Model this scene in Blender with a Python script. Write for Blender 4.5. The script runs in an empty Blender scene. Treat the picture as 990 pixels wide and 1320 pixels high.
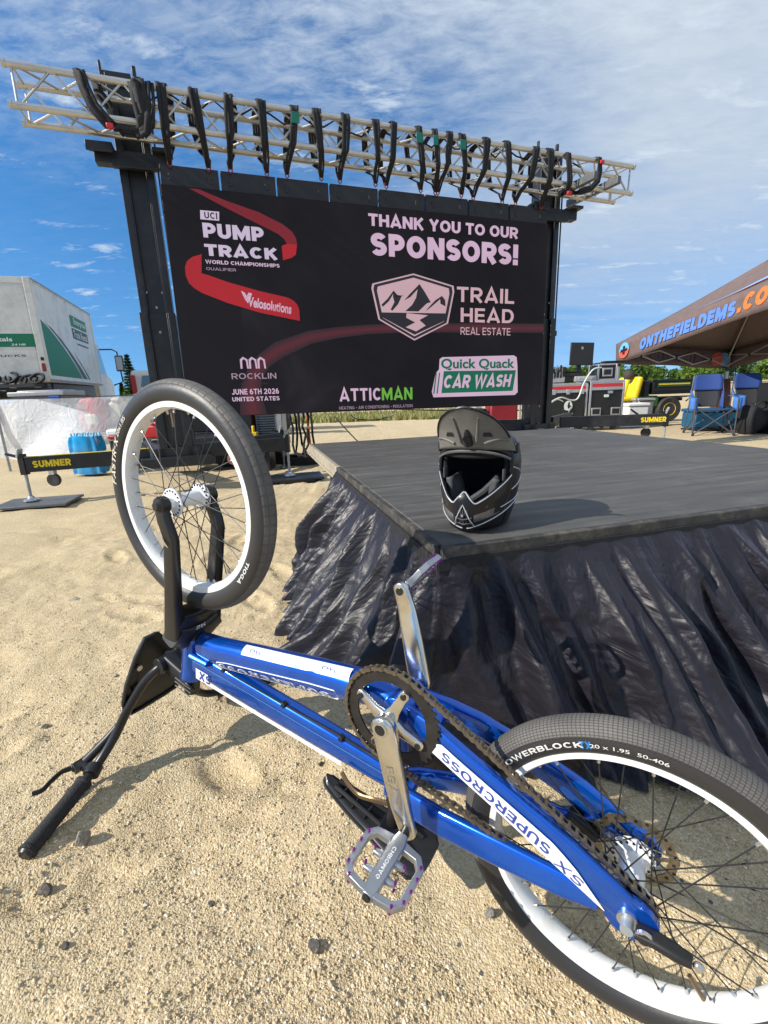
import bpy, bmesh, math, random
import numpy as np
from mathutils import Matrix, Vector
R = math.radians
S = bpy.context.scene
COL = S.collection
random.seed(7); RNG = np.random.default_rng(7)

# ------------------------------------------------------------------ camera
PITCH, ROLL, FPX, CAMH = .2557, .0354, 601.1, .9394
fw = Vector((0, math.cos(PITCH), -math.sin(PITCH))); rt = Vector((1, 0, 0)); dn = fw.cross(rt)
rt2 = math.cos(ROLL)*rt + math.sin(ROLL)*dn; dn2 = -math.sin(ROLL)*rt + math.cos(ROLL)*dn
cd = bpy.data.cameras.new('camera'); cam = bpy.data.objects.new('camera', cd); COL.objects.link(cam)
cd.sensor_fit = 'VERTICAL'; cd.sensor_height = 36; cd.lens = FPX/1320*36; cd.clip_start = .05; cd.clip_end = 3000
mt = Matrix((rt2, -dn2, -fw)).transposed().to_4x4(); mt.translation = (0, 0, CAMH); cam.matrix_world = mt
S.camera = cam
# ------------------------------------------------------------------ world and sun
SUN_TO = Vector((-.93, -.34, .66)).normalized()          # towards the sun
S_EL = math.asin(SUN_TO.z); S_AZ = math.atan2(SUN_TO.x, SUN_TO.y)
W = bpy.data.worlds.new('World'); S.world = W; W.use_nodes = True
wn = W.node_tree.nodes; wl = W.node_tree.links; wn.clear()
def N(nt, t, **k):
    n = nt.nodes.new(t)
    for a, b in k.items():
        if hasattr(n, a): setattr(n, a, b)
        else: n.inputs[a].default_value = b
    return n
T_ = W.node_tree
sky = N(T_, 'ShaderNodeTexSky', sky_type='NISHITA', sun_disc=False, sun_elevation=S_EL, sun_rotation=S_AZ, altitude=100, air_density=1.0, dust_density=.0, ozone_density=3.5)
vz = N(T_, 'ShaderNodeVectorMath', operation='MULTIPLY_ADD'); vz.inputs[1].default_value = (1, 1, .80); vz.inputs[2].default_value = (0, 0, .16)
tc = N(T_, 'ShaderNodeTexCoord'); sep = N(T_, 'ShaderNodeSeparateXYZ'); wl.new(tc.outputs['Generated'], sep.inputs[0]); wl.new(tc.outputs['Generated'], vz.inputs[0]); vn = N(T_, 'ShaderNodeVectorMath', operation='NORMALIZE'); wl.new(vz.outputs[0], vn.inputs[0]); wl.new(vn.outputs[0], sky.inputs['Vector'])
def MA(nt, op, a, b=None, c=None, clamp=False):
    n = nt.nodes.new('ShaderNodeMath'); n.operation = op; n.use_clamp = clamp
    for i, q in enumerate((a, b, c)):
        if q is None: continue
        if isinstance(q, (int, float)): n.inputs[i].default_value = q
        else: nt.links.new(q, n.inputs[i])
    return n.outputs[0]
def RAMP(nt, fac, pts):
    n = nt.nodes.new('ShaderNodeValToRGB'); e = n.color_ramp.elements
    while len(e) < len(pts): e.new(.5)
    for i, (p, c) in enumerate(pts):
        e[i].position = p; e[i].color = (*c, 1) if isinstance(c, tuple) else (c, c, c, 1)
    nt.links.new(fac, n.inputs[0]); return n.outputs[0]
def NOI(nt, vec, scale, det=5, rough=.55, dist=0., typ='FBM'):
    n = nt.nodes.new('ShaderNodeTexNoise'); n.inputs['Scale'].default_value = scale; n.inputs['Detail'].default_value = det
    n.inputs['Roughness'].default_value = rough; n.inputs['Distortion'].default_value = dist
    if vec is not None: nt.links.new(vec, n.inputs['Vector'])
    return n.outputs[0]
zz = MA(T_, 'ADD', MA(T_, 'MAXIMUM', sep.outputs[2], 0.), .10)
px_ = MA(T_, 'DIVIDE', sep.outputs[0], zz); py_ = MA(T_, 'DIVIDE', sep.outputs[1], zz)
cmb = N(T_, 'ShaderNodeCombineXYZ'); wl.new(px_, cmb.inputs[0]); wl.new(py_, cmb.inputs[1])
mp = N(T_, 'ShaderNodeMapping'); mp.inputs['Rotation'].default_value = (0, 0, R(28)); mp.inputs['Scale'].default_value = (1.0, 1.9, 1); wl.new(cmb.outputs[0], mp.inputs[0])
az = MA(T_, 'DIVIDE', sep.outputs[0], MA(T_, 'MAXIMUM', sep.outputs[1], .05))       # tan of the bearing
veil = MA(T_, 'MULTIPLY', RAMP(T_, MA(T_, 'MULTIPLY_ADD', az, .5, MA(T_, 'MULTIPLY', NOI(T_, mp.outputs[0], .55, 3, .5), .9)), [(.40, 0.), (.66, 1.)]),
          RAMP(T_, sep.outputs[2], [(.06, .25), (.30, .9), (.55, 1.)]))
fine = RAMP(T_, NOI(T_, mp.outputs[0], 8.0, 7, .66, .35), [(.36, .08), (.66, 1.)])        # rippled high cloud
patch = RAMP(T_, NOI(T_, mp.outputs[0], 1.1, 3, .5), [(.30, .25), (.56, 1.)])
puff = MA(T_, 'MULTIPLY', RAMP(T_, NOI(T_, mp.outputs[0], 3.1, 7, .62, .2), [(.57, 0.), (.72, 1.)]), RAMP(T_, sep.outputs[2], [(.05, .2), (.16, 1.), (.5, 1.), (.62, .4)]))
rip = MA(T_, 'MULTIPLY', MA(T_, 'MULTIPLY', fine, patch), RAMP(T_, sep.outputs[2], [(.30, .05), (.46, .5), (.60, .95)]))
cl = MA(T_, 'MAXIMUM', MA(T_, 'MULTIPLY', puff, .85), MA(T_, 'MULTIPLY', rip, .8))
vl = MA(T_, 'MULTIPLY', veil, MA(T_, 'MULTIPLY_ADD', fine, .10, .84), clamp=True)
top = MA(T_, 'MULTIPLY', RAMP(T_, sep.outputs[2], [(.36, 0.), (.66, .50)]), MA(T_, 'MULTIPLY_ADD', fine, .7, .35), clamp=True)
vl = MA(T_, 'MAXIMUM', vl, top)
hs = N(T_, 'ShaderNodeHueSaturation', Saturation=1.28, Value=.92); wl.new(sky.outputs[0], hs.inputs['Color'])
mv = N(T_, 'ShaderNodeMix', data_type='RGBA'); wl.new(vl, mv.inputs[0]); wl.new(hs.outputs[0], mv.inputs[6]); mv.inputs[7].default_value = (3.5, 3.95, 4.4, 1)
mx = N(T_, 'ShaderNodeMix', data_type='RGBA'); wl.new(cl, mx.inputs[0]); wl.new(mv.outputs[2], mx.inputs[6]); mx.inputs[7].default_value = (4.0, 4.5, 5.1, 1)
bg = N(T_, 'ShaderNodeBackground', Strength=.118); wl.new(mx.outputs[2], bg.inputs[0])
wo = N(T_, 'ShaderNodeOutputWorld'); wl.new(bg.outputs[0], wo.inputs[0])
sd = bpy.data.lights.new('sun', 'SUN'); sd.energy = 4.2; sd.angle = R(.5); sd.color = (1, .93, .82)
so = bpy.data.objects.new('sun', sd); COL.objects.link(so); so.rotation_euler = (-SUN_TO).to_track_quat('-Z', 'Y').to_euler(); so.location = SUN_TO*60
S.render.engine = 'CYCLES'
S.view_settings.view_transform = 'Standard'; S.view_settings.look = 'None'; S.view_settings.exposure = .64; S.view_settings.gamma = 1
S.cycles.max_bounces = 6; S.cycles.transparent_max_bounces = 12

# ------------------------------------------------------------------ builders
CUR = [Matrix.Identity(4)]
WMX = {}
class at_:
    def __init__(s, m): s.m = m
    def __enter__(s): CUR.append(CUR[-1] @ s.m)
    def __exit__(s, *a): CUR.pop()
def TR(x, y, z): return Matrix.Translation((x, y, z))
def RZ(a): return Matrix.Rotation(a, 4, 'Z')
def RX(a): return Matrix.Rotation(a, 4, 'X')
def RY(a): return Matrix.Rotation(a, 4, 'Y')
def frame_mat(o, x, y, z):
    m = Matrix((Vector(x), Vector(y), Vector(z))).transposed().to_4x4(); m.translation = Vector(o); return m
class MB:
    def __init__(s): s.V = []; s.F = []; s.M = []; s.n = 0
    def add(s, V, F, m=0):
        A = np.asarray(V, float).reshape(-1, 3); T = np.array(CUR[-1]); A = A @ T[:3, :3].T + T[:3, 3]
        k = s.n; s.V.append(A); s.n += len(A); s.F += [tuple(int(i)+k for i in f) for f in F]; s.M += [m]*len(F); return s
    def box(s, c, d, m=0):
        x, y, z = c; a, b, h = d[0]/2, d[1]/2, d[2]/2
        V = [(x+i*a, y+j*b, z+k*h) for k in (-1, 1) for (i, j) in ((-1, -1), (1, -1), (1, 1), (-1, 1))]
        return s.add(V, [(3, 2, 1, 0), (4, 5, 6, 7), (0, 1, 5, 4), (1, 2, 6, 5), (2, 3, 7, 6), (3, 0, 4, 7)], m)
    def bar(s, p, q, w, h=None, up=(0, 0, 1), m=0):
        p, q = Vector(p), Vector(q); d = q-p; L = d.length; d = d/L; u = Vector(up)
        if abs(d.dot(u)) > .98: u = Vector((0, 1, 0))
        x = d.cross(u).normalized(); z = x.cross(d)
        with at_(frame_mat((p+q)/2, x, d, z)): s.box((0, 0, 0), (w, L, h or w), m)
        return s
    def tube(s, P, r, n=10, cap=True, m=0, sec=None, up=(0, 1, 0), closed=False):
        # r: number, list or list of (a,b) half widths; sec: exponent of a superellipse section, b lies along "up"
        P = [Vector(p) for p in P]; k = len(P)
        rr = [r]*k if not isinstance(r, (list, tuple)) or (isinstance(r, tuple) and len(r) == 2) else list(r)
        V = []; prev = None
        for i, p in enumerate(P):
            if closed: d = P[(i+1) % k]-P[i-1]
            else: d = P[min(i+1, k-1)]-P[max(i-1, 0)]
            d.normalize()
            if prev is None:
                u = Vector(up)
                if abs(u.dot(d)) > .97: u = Vector((0, 0, 1)) if abs(d.z) < .9 else Vector((1, 0, 0))
            else: u = prev
            x = d.cross(u).normalized(); u = x.cross(d).normalized(); prev = u
            a, b = (rr[i], rr[i]) if not isinstance(rr[i], (list, tuple)) else rr[i]
            for j in range(n):
                t = 2*math.pi*j/n + (math.pi/4 if n == 4 else 0); c, sn = math.cos(t), math.sin(t)
                if sec: c = math.copysign(abs(c)**(2/sec), c); sn = math.copysign(abs(sn)**(2/sec), sn)
                V.append(p + x*(a*c) + u*(b*sn))
        F = []
        for i in range(k if closed else k-1):
            o, q = i*n, ((i+1) % k)*n
            F += [(o+j, o+(j+1) % n, q+(j+1) % n, q+j) for j in range(n)]
        if cap and not closed: F += [tuple(range(n))[::-1], tuple(range((k-1)*n, k*n))]
        return s.add(V, F, m)
    def lathe(s, prof, n=24, m=0, closed=False):
        # profile of (radius, height) turned about the local z axis
        k = len(prof); V = [(p[0]*math.cos(2*math.pi*j/n), p[0]*math.sin(2*math.pi*j/n), p[1]) for p in prof for j in range(n)]; F = []
        for i in range(k if closed else k-1):
            o, q = i*n, ((i+1) % k)*n
            F += [(o+j, o+(j+1) % n, q+(j+1) % n, q+j) for j in range(n)]
        if not closed:
            if prof[0][0] > 1e-5: F.append(tuple(range(n))[::-1])
            if prof[-1][0] > 1e-5: F.append(tuple(range((k-1)*n, k*n)))
        return s.add(V, F, m)
    def prism(s, poly, z0, z1, m=0):
        n = len(poly); V = [(x, y, z0) for x, y in poly]+[(x, y, z1) for x, y in poly]
        return s.add(V, [tuple(range(n))[::-1], tuple(range(n, 2*n))]+[(i, (i+1) % n, n+(i+1) % n, n+i) for i in range(n)], m)
    def flat(s, poly, z=0, m=0): return s.add([(x, y, z) for x, y in poly], [tuple(range(len(poly)))], m)
    def grid(s, f, nu, nv, m=0, wrap=False):
        V = [f(i/(nu-1), j/(nv-1)) for j in range(nv) for i in range(nu)]
        F = [(j*nu+i, j*nu+i+1, (j+1)*nu+i+1, (j+1)*nu+i) for j in range(nv-1) for i in range(nu-1)]
        return s.add(V, F, m)
    def text(s, st, c, h, w=None, bold=0., shear=0., m=0, fn=None, align='C', depth=0.):
        V, F = text_geo(st, bold, shear)
        lo = V.min(0); hi = V.max(0); k = h/max(1e-6, hi[1]-lo[1]); kx = (w/(hi[0]-lo[0])) if w else k
        X = (V[:, 0]-lo[0])*kx; Y = (V[:, 1]-lo[1])*k
        if align == 'C': X = X-(hi[0]-lo[0])*kx/2; Y = Y-h/2
        X = X+c[0]; Y = Y+c[1]
        if fn: P = [fn(x, y) for x, y in zip(X, Y)]
        else: P = np.stack([X, Y, np.full_like(X, c[2] if len(c) > 2 else 0)], 1)
        return s.add(P, F, m)
    def build(s, name, mats, parent=None, bev=0, ang=35, solid=0, seg=2, loc=None, sub=0):
        V = np.concatenate(s.V) if s.V else np.zeros((0, 3))
        me = bpy.data.meshes.new(name)
        wm = WMX[parent] if parent else (TR(*loc) if loc is not None else Matrix.Identity(4))
        I = np.array(wm.inverted()); V = V @ I[:3, :3].T + I[:3, 3]
        me.from_pydata(V.tolist(), [], s.F)
        for q in (mats if isinstance(mats, (list, tuple)) else [mats]): me.materials.append(q)
        if any(s.M): me.polygons.foreach_set('material_index', s.M)
        me.polygons.foreach_set('use_smooth', [True]*len(me.polygons)); me.update()
        if ang < 180: me.set_sharp_from_angle(angle=R(ang))
        o = bpy.data.objects.new(name, me); COL.objects.link(o)
        if parent: o.parent = parent
        elif loc is not None: o.location = loc
        WMX[o] = wm
        if bev:
            b = o.modifiers.new('bevel', 'BEVEL'); b.width = bev; b.segments = seg; b.limit_method = 'ANGLE'; b.angle_limit = R(40)
        if solid:
            b = o.modifiers.new('solid', 'SOLIDIFY'); b.thickness = solid; b.offset = 0
        if sub:
            b = o.modifiers.new('sub', 'SUBSURF'); b.levels = sub; b.render_levels = sub
        return o
# ------------------------------------------------------------------ block capitals drawn from strokes
from mathutils.geometry import delaunay_2d_cdt
def arc_(cx, cy, rx, ry, a0, a1, n=12): return [(cx+rx*math.cos(R(a0+(a1-a0)*i/n)), cy+ry*math.sin(R(a0+(a1-a0)*i/n))) for i in range(n+1)]
def glyph(ch, t):
    h = t/2; w = {'I': t, 'M': .98, 'W': 1.18, '1': .42, '!': t, '-': .42, '.': t, 'L': .60, 'F': .62, 'E': .64, 'J': .58, 'T': .70, 'O': .86, 'Q': .86, 'G': .84, 'C': .80, 'N': .78, 'D': .78, 'H': .76, 'U': .74, 'A': .86, 'V': .84, 'K': .78, 'R': .74, 'P': .70, 'B': .72, 'X': .80, 'Y': .80}.get(ch, .68)
    L, Q, B, T = h, w-h, h, 1-h; m = .5; c = w/2
    if ch in 'OQ0': s = [arc_(c, m, c-h, m-h, 90, 450, 28)]
    elif ch == 'C': s = [arc_(c+.02, m, c-h, m-h, 42, 318, 22)]
    elif ch == 'G': s = [arc_(c, m, c-h, m-h, 45, 335, 22)+[(Q, m-.06)], [(c+.04, m-.04), (w, m-.04)]]
    elif ch == 'I': s = [[(c, 0), (c, 1)]]
    elif ch == '1': s = [[(w-h, 0), (w-h, 1)], [(0, .78), (w-h, .95-h)]]
    elif ch == 'L': s = [[(L, 1), (L, B), (w, B)]]
    elif ch == 'T': s = [[(0, T), (w, T)], [(c, 0), (c, 1)]]
    elif ch == 'H': s = [[(L, 0), (L, 1)], [(Q, 0), (Q, 1)], [(L, m), (Q, m)]]
    elif ch == 'E': s = [[(w, T), (L, T), (L, B), (w, B)], [(L, m), (w-.04, m)]]
    elif ch == 'F': s = [[(w, T), (L, T), (L, 0)], [(L, m-.02), (w-.05, m-.02)]]
    elif ch == 'D': k = .5-h; s = [[(L, B), (L, T), (Q-k*.75, T)]+arc_(Q-k*.75, m, k*.75, k, 90, -90, 12)+[(L, B)]]
    elif ch == 'P': k = (T-.40)/2; s = [[(L, 0), (L, 1)], [(L, T), (Q-k, T)]+arc_(Q-k, T-k, k, k, 90, -90, 10)+[(L, T-2*k)]]
    elif ch == 'R': k = (T-.44)/2; s = [[(L, 0), (L, 1)], [(L, T), (Q-k, T)]+arc_(Q-k, T-k, k, k, 90, -90, 10)+[(L, T-2*k)], [(c-.02, T-2*k), (w-h*.75, 0)]]
    elif ch == 'B': k = (T-.53)/2; j = (.53-B)/2; s = [[(L, 0), (L, 1)], [(L, T), (Q-k-.02, T)]+arc_(Q-k-.02, T-k, k, k, 90, -90, 10)+[(L, .53)], [(Q-j, .53)]+arc_(Q-j, B+j, j, j, 90, -90, 10)+[(L, B)]]
    elif ch == 'U': k = Q-c; s = [[(L, 1), (L, B+k)]+arc_(c, B+k, k, k, 180, 360, 14)+[(Q, 1)]]
    elif ch == 'J': k = (Q-L)/2; s = [[(Q, 1), (Q, B+k)]+arc_(c, B+k, k, k, 0, -170, 12)]
    elif ch == 'N': s = [[(L, 0), (L, 1)], [(Q, 0), (Q, 1)], [(L+h*.1, 1-h*.4), (Q-h*.1, h*.4)]]
    elif ch == 'M': s = [[(L, 0), (L, 1)], [(Q, 0), (Q, 1)], [(L+h*.1, 1-h*.2), (c, .20), (Q-h*.1, 1-h*.2)]]
    elif ch == 'W': s = [[(h*.8, 1), (w*.28, h*.5), (c, 1-h*.6), (w*.72, h*.5), (w-h*.8, 1)]]
    elif ch == 'A': s = [[(h*.8, 0), (c, 1-h*.3), (w-h*.8, 0)], [(w*.22, .26), (w*.78, .26)]]
    elif ch == 'V': s = [[(h*.8, 1), (c, h*.3), (w-h*.8, 1)]]
    elif ch == 'X': s = [[(h*.9, 0), (w-h*.9, 1)], [(h*.9, 1), (w-h*.9, 0)]]
    elif ch == 'Y': s = [[(h*.9, 1), (c, .45), (w-h*.9, 1)], [(c, .5), (c, 0)]]
    elif ch == 'K': s = [[(L, 0), (L, 1)], [(L, .38), (w-h*.9, 1)], [(w*.42, .56), (w-h*.8, 0)]]
    elif ch == 'S': k = (T-m)/2; s = [arc_(c, T-k, c-h, k, 25, 270, 14)+arc_(c, B+k, c-h, k, 90, -155, 14)[1:]]
    elif ch == '2': k = .26; s = [arc_(c, T-k, c-h, k, 165, -25, 12)+[(L, B), (w, B)]]
    elif ch == '4': s = [[(Q-.10, 0), (Q-.10, 1)], [(Q-.10, 1-h), (L, .28), (w, .28)]]
    elif ch == '5': s = [[(w-.04, T), (L+.04, T), (L+.02, .55)]+arc_(c, .33, c-h, .33-h, 130, -150, 14)]
    elif ch == '6': s = [arc_(c, .33, c-h, .33-h, 90, 450, 20), arc_(c+.08, .42, c-h+.08, .58-h, 80, 185, 8)]
    elif ch == '9': s = [arc_(c, .67, c-h, .33-h, 90, 450, 20), arc_(c-.08, .58, c-h+.08, .58-h, 260, 365, 8)]
    elif ch == '8': s = [arc_(c, .74, c-h-.03, .26-h, 90, 450, 18), arc_(c, .27, c-h, .27-h+.01, 90, 450, 18)]
    elif ch == '!': s = [[(c, .34), (c, 1)], [(c, 0), (c, t*1.05)]]
    elif ch == '.': s = [[(c, 0), (c, t)]]
    elif ch == '-': s = [[(0, .44), (w, .44)]]
    else: s = []
    return s, w
GC = {}
def glyph_mesh(ch, t):
    if (ch, t) in GC: return GC[ch, t]
    st, w = glyph(ch, t); P, F = [], []
    for pl in st:
        pl = [q for i, q in enumerate(pl) if i == 0 or (Vector(q)-Vector(pl[i-1])).length > 1e-4]; n = len(pl); closed = (Vector(pl[0])-Vector(pl[-1])).length < 1e-5; v = [Vector(p) for p in pl]; off = []
        for i in range(n):
            if closed: a, b = v[i]-v[i-1 if i else n-2], v[(i+1) if i < n-1 else 1]-v[i]
            else: a = v[i]-v[i-1] if i else v[1]-v[0]; b = v[i+1]-v[i] if i < n-1 else a
            a = a.normalized(); b = b.normalized(); d = (a+b).normalized(); nn = Vector((-d.y, d.x)); k = max(.45, nn.dot(Vector((-a.y, a.x)))); off.append(nn*(t/2/k))
        for i in range(n-1):
            k = len(P); P += [v[i]+off[i], v[i]-off[i], v[i+1]-off[i+1], v[i+1]+off[i+1]]; F.append([k, k+1, k+2, k+3])
    if not P: GC[ch, t] = (np.zeros((0, 2)), [], w or .3); return GC[ch, t]
    r = delaunay_2d_cdt(P, [], F, 0, 1e-5); GC[ch, t] = (np.array([tuple(p) for p in r[0]]), [tuple(f) for f, o in zip(r[2], r[5]) if o], w); return GC[ch, t]
def stroke_text(st, t, shear):
    x = 0.; V, F = [], []; k = 0
    for ch in st:
        if ch == ' ': x += .34; continue
        P, f, w = glyph_mesh(ch, t)
        if len(P): V.append(P+[x, 0]); F += [tuple(i+k for i in q) for q in f]; k += len(P)
        x += w+(.13 if t < .2 else .085)
    V = np.concatenate(V); V = np.stack([V[:, 0]+shear*V[:, 1], V[:, 1], V[:, 0]*0], 1); return V, F
TG = {}
def text_geo(st, bold, shear):
    k = (st, bold, shear)
    if k in TG: return TG[k]
    if st.upper() == st and bold >= 0: TG[k] = stroke_text(st, .12+bold*2.6, shear); return TG[k]
    c = bpy.data.curves.new('t', 'FONT'); c.body = st; c.offset = bold; c.shear = shear; c.resolution_u = 4
    o = bpy.data.objects.new('t', c); COL.objects.link(o); bpy.context.view_layer.update()
    me = bpy.data.meshes.new_from_object(o.evaluated_get(bpy.context.evaluated_depsgraph_get()))
    V = np.array([v.co for v in me.vertices]); F = [tuple(p.vertices) for p in me.polygons]
    bpy.data.objects.remove(o); bpy.data.curves.remove(c); bpy.data.meshes.remove(me)
    TG[k] = (V, F); return TG[k]
def tag(o, label, cat, group=None, kind=None):
    if label: o['label'] = label
    if cat: o['category'] = cat
    if group: o['group'] = group
    if kind: o['kind'] = kind
    return o
def thing(name, label, cat, loc=(0, 0, 0), m=None, group=None):
    o = bpy.data.objects.new(name, None); COL.objects.link(o); o.empty_display_size = .1
    mm = m if m is not None else TR(*loc); o.matrix_world = mm; WMX[o] = mm.copy()
    return tag(o, label, cat, group)
def copy_thing(src, m, label, group=None):
    def rec(o, p):
        c = o.copy(); COL.objects.link(c)
        if p: c.parent = p
        for ch in [q for q in ALLCH.get(o, [])]: rec(ch, c)
        return c
    c = rec(src, None); c.matrix_world = m; c['label'] = label
    if group: c['group'] = group
    return c
ALLCH = {}
def index_children():
    ALLCH.clear()
    for o in bpy.data.objects:
        if o.parent: ALLCH.setdefault(o.parent, []).append(o)

# ------------------------------------------------------------------ materials
def mat(name, col, rough=.5, metal=0., var=.12, vs=30., bump=0., bs=80., coat=0., rvar=.1, spec=.5, trans=0., sheen=0., dirt=None, ds=6., em=None, es=0., aniso=0.):
    m = bpy.data.materials.new(name); m.use_nodes = True; nt = m.node_tree; b = nt.nodes['Principled BSDF']
    tco = nt.nodes.new('ShaderNodeTexCoord').outputs['Object']
    n = NOI(nt, tco, vs, 5, .6)
    lo = tuple(max(0, c*(1-var)) for c in col); hi = tuple(min(1, c*(1+var)) for c in col)
    c = RAMP(nt, n, [(.3, lo), (.7, hi)])
    if dirt:
        f = RAMP(nt, NOI(nt, tco, ds, 7, .68), [(.48, 0.), (.75, 1.)])
        q = nt.nodes.new('ShaderNodeMix'); q.data_type = 'RGBA'; nt.links.new(f, q.inputs[0]); nt.links.new(c, q.inputs[6]); q.inputs[7].default_value = (*dirt, 1); c = q.outputs[2]
    nt.links.new(c, b.inputs['Base Color'])
    rn = NOI(nt, tco, vs*.6+3, 4, .6)
    nt.links.new(MA(nt, 'MULTIPLY_ADD', rn, rvar*2, rough-rvar, clamp=True), b.inputs['Roughness'])
    b.inputs['Metallic'].default_value = metal; b.inputs['Coat Weight'].default_value = coat; b.inputs['Coat Roughness'].default_value = .06
    b.inputs['Specular IOR Level'].default_value = spec; b.inputs['Transmission Weight'].default_value = trans
    if sheen: b.inputs['Sheen Weight'].default_value = sheen
    if bump:
        bp = nt.nodes.new('ShaderNodeBump'); bp.inputs['Strength'].default_value = bump; bp.inputs['Distance'].default_value = .01
        nt.links.new(NOI(nt, tco, bs, 4, .6), bp.inputs['Height']); nt.links.new(bp.outputs[0], b.inputs['Normal'])
    if em: b.inputs['Emission Color'].default_value = (*em, 1); b.inputs['Emission Strength'].default_value = es
    return m
M = {}
M['alu'] = mat('truss_aluminium', (.55, .54, .52), .38, .85, .1, 12, dirt=(.35, .34, .32))
M['black_metal'] = mat('black_powder_coat', (.012, .012, .014), .38, 0, .3, 20, rvar=.12, spec=.4)
M['mast'] = mat('black_mast', (.010, .011, .014), .45, 0, .3, 8, rvar=.15, dirt=(.03, .03, .032), ds=4)
M['web'] = mat('black_webbing', (.011, .011, .013), .8, 0, .4, 60, bump=.3, bs=300)
M['green_web'] = mat('green_webbing', (.01, .16, .12), .8)
M['red'] = mat('red_paint', (.5, .02, .02), .4); M['shackle'] = mat('dull_red_shackle', (.22, .015, .015), .5)
M['zinc'] = mat('zinc_steel', (.55, .56, .57), .35, .9, .15, 40)
M['panel'] = mat('panel_casing', (.012, .012, .015), .55, 0, .3, 10)
M['yellow'] = mat('yellow_print', (.75, .55, .01), .5)
M['white'] = mat('white_print', (.78, .78, .77), .5, var=.04)
M['black'] = mat('black_plastic', (.012, .012, .012), .42, 0, .3, 40, rvar=.12)
M['rubber'] = mat('rubber', (.022, .022, .023), .72, 0, .3, 60, bump=.15, bs=200, dirt=(.06, .054, .045), ds=9)
M['ply'] = mat('plywood', (.42, .33, .2), .8, 0, .3, 12)
# ------------------------------------------------------------------ ground
def vnoise(x, y, sc, seed, oct=4, gain=.5):
    out = np.zeros_like(x); a = 1.
    for o in range(oct):
        g = np.random.default_rng(seed+o).random((257, 257)); xs = (x*sc) % 256; ys = (y*sc) % 256
        i, j = np.floor(xs).astype(int), np.floor(ys).astype(int); fx, fy = xs-i, ys-j
        fx = fx*fx*(3-2*fx); fy = fy*fy*(3-2*fy)
        out += a*((g[j, i]*(1-fx)+g[j, i+1]*fx)*(1-fy)+(g[j+1, i]*(1-fx)+g[j+1, i+1]*fx)*fy-.5); a *= gain; sc *= 2.03
    return out
def slope(y):
    y = np.asarray(y, float); return -.045*(np.clip(y, 10, 42)-10)
def ground_h(x, y):
    x = np.asarray(x, float); y = np.asarray(y, float)
    near = np.clip(1.6-np.hypot(x, y-1)/5., 0, 1)
    h = vnoise(x, y, 2.2, 3, 3)*.026 + vnoise(x, y, 16, 9, 3, .6)*.009*near + vnoise(x, y, 55, 19, 2, .6)*.0035*near
    # footprints and ruts in the loose sand
    d = (x*.55+y*.83-1.25); h = h - .010*np.exp(-((d-.9)/.10)**2)*(.5+vnoise(x, y, 5, 5, 2)) - .008*np.exp(-((x*.3+y*.95-2.6)/.12)**2)
    r = np.random.default_rng(4); rough_ = np.clip(1+2.2*vnoise(x, y, 11, 23, 3, .6), 0, 2.2)
    for k in range(150):
        cx, cy = r.uniform(-4.0, .6), r.uniform(.7, 6.); a = r.uniform(0, 3.1); q = (x-cx)*math.cos(a)+(y-cy)*math.sin(a); p = -(x-cx)*math.sin(a)+(y-cy)*math.cos(a)
        e = (q/.13)**2+(p/.05)**2; h = h + np.where(e < 9, (-.012*np.exp(-e**2*.8)+.007*np.exp(-(e-1.6)**2*3))*rough_, 0)
    return h + slope(y)
def axis(lo, hi, d, far):
    a = list(np.arange(lo, hi, d)); st = d; v = hi
    while v < far: a.append(v); st *= 1.09; v += st
    a.append(far); st = d; v = lo-d; b = []
    return a
xs = axis(-2.0, 1.6, .016, 900); left = axis(2.0, 2.0+1e-6, .016, 900); xs = [-q for q in left[::-1] if q > 2.0+1e-6]+xs
ys = axis(.2, 3.4, .016, 1200); ys = [-30, -8, -3, -1, -.3, 0, .1]+ys
X, Y = np.meshgrid(np.array(xs), np.array(ys)); Z = ground_h(X, Y)
nx, ny = len(xs), len(ys); idx = np.arange(nx*ny).reshape(ny, nx)
g = MB(); g.V = [np.stack([X.ravel(), Y.ravel(), Z.ravel()], 1)]; g.n = nx*ny
g.F = np.stack([idx[:-1, :-1], idx[:-1, 1:], idx[1:, 1:], idx[1:, :-1]], -1).reshape(-1, 4).tolist(); g.M = [0]
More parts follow.
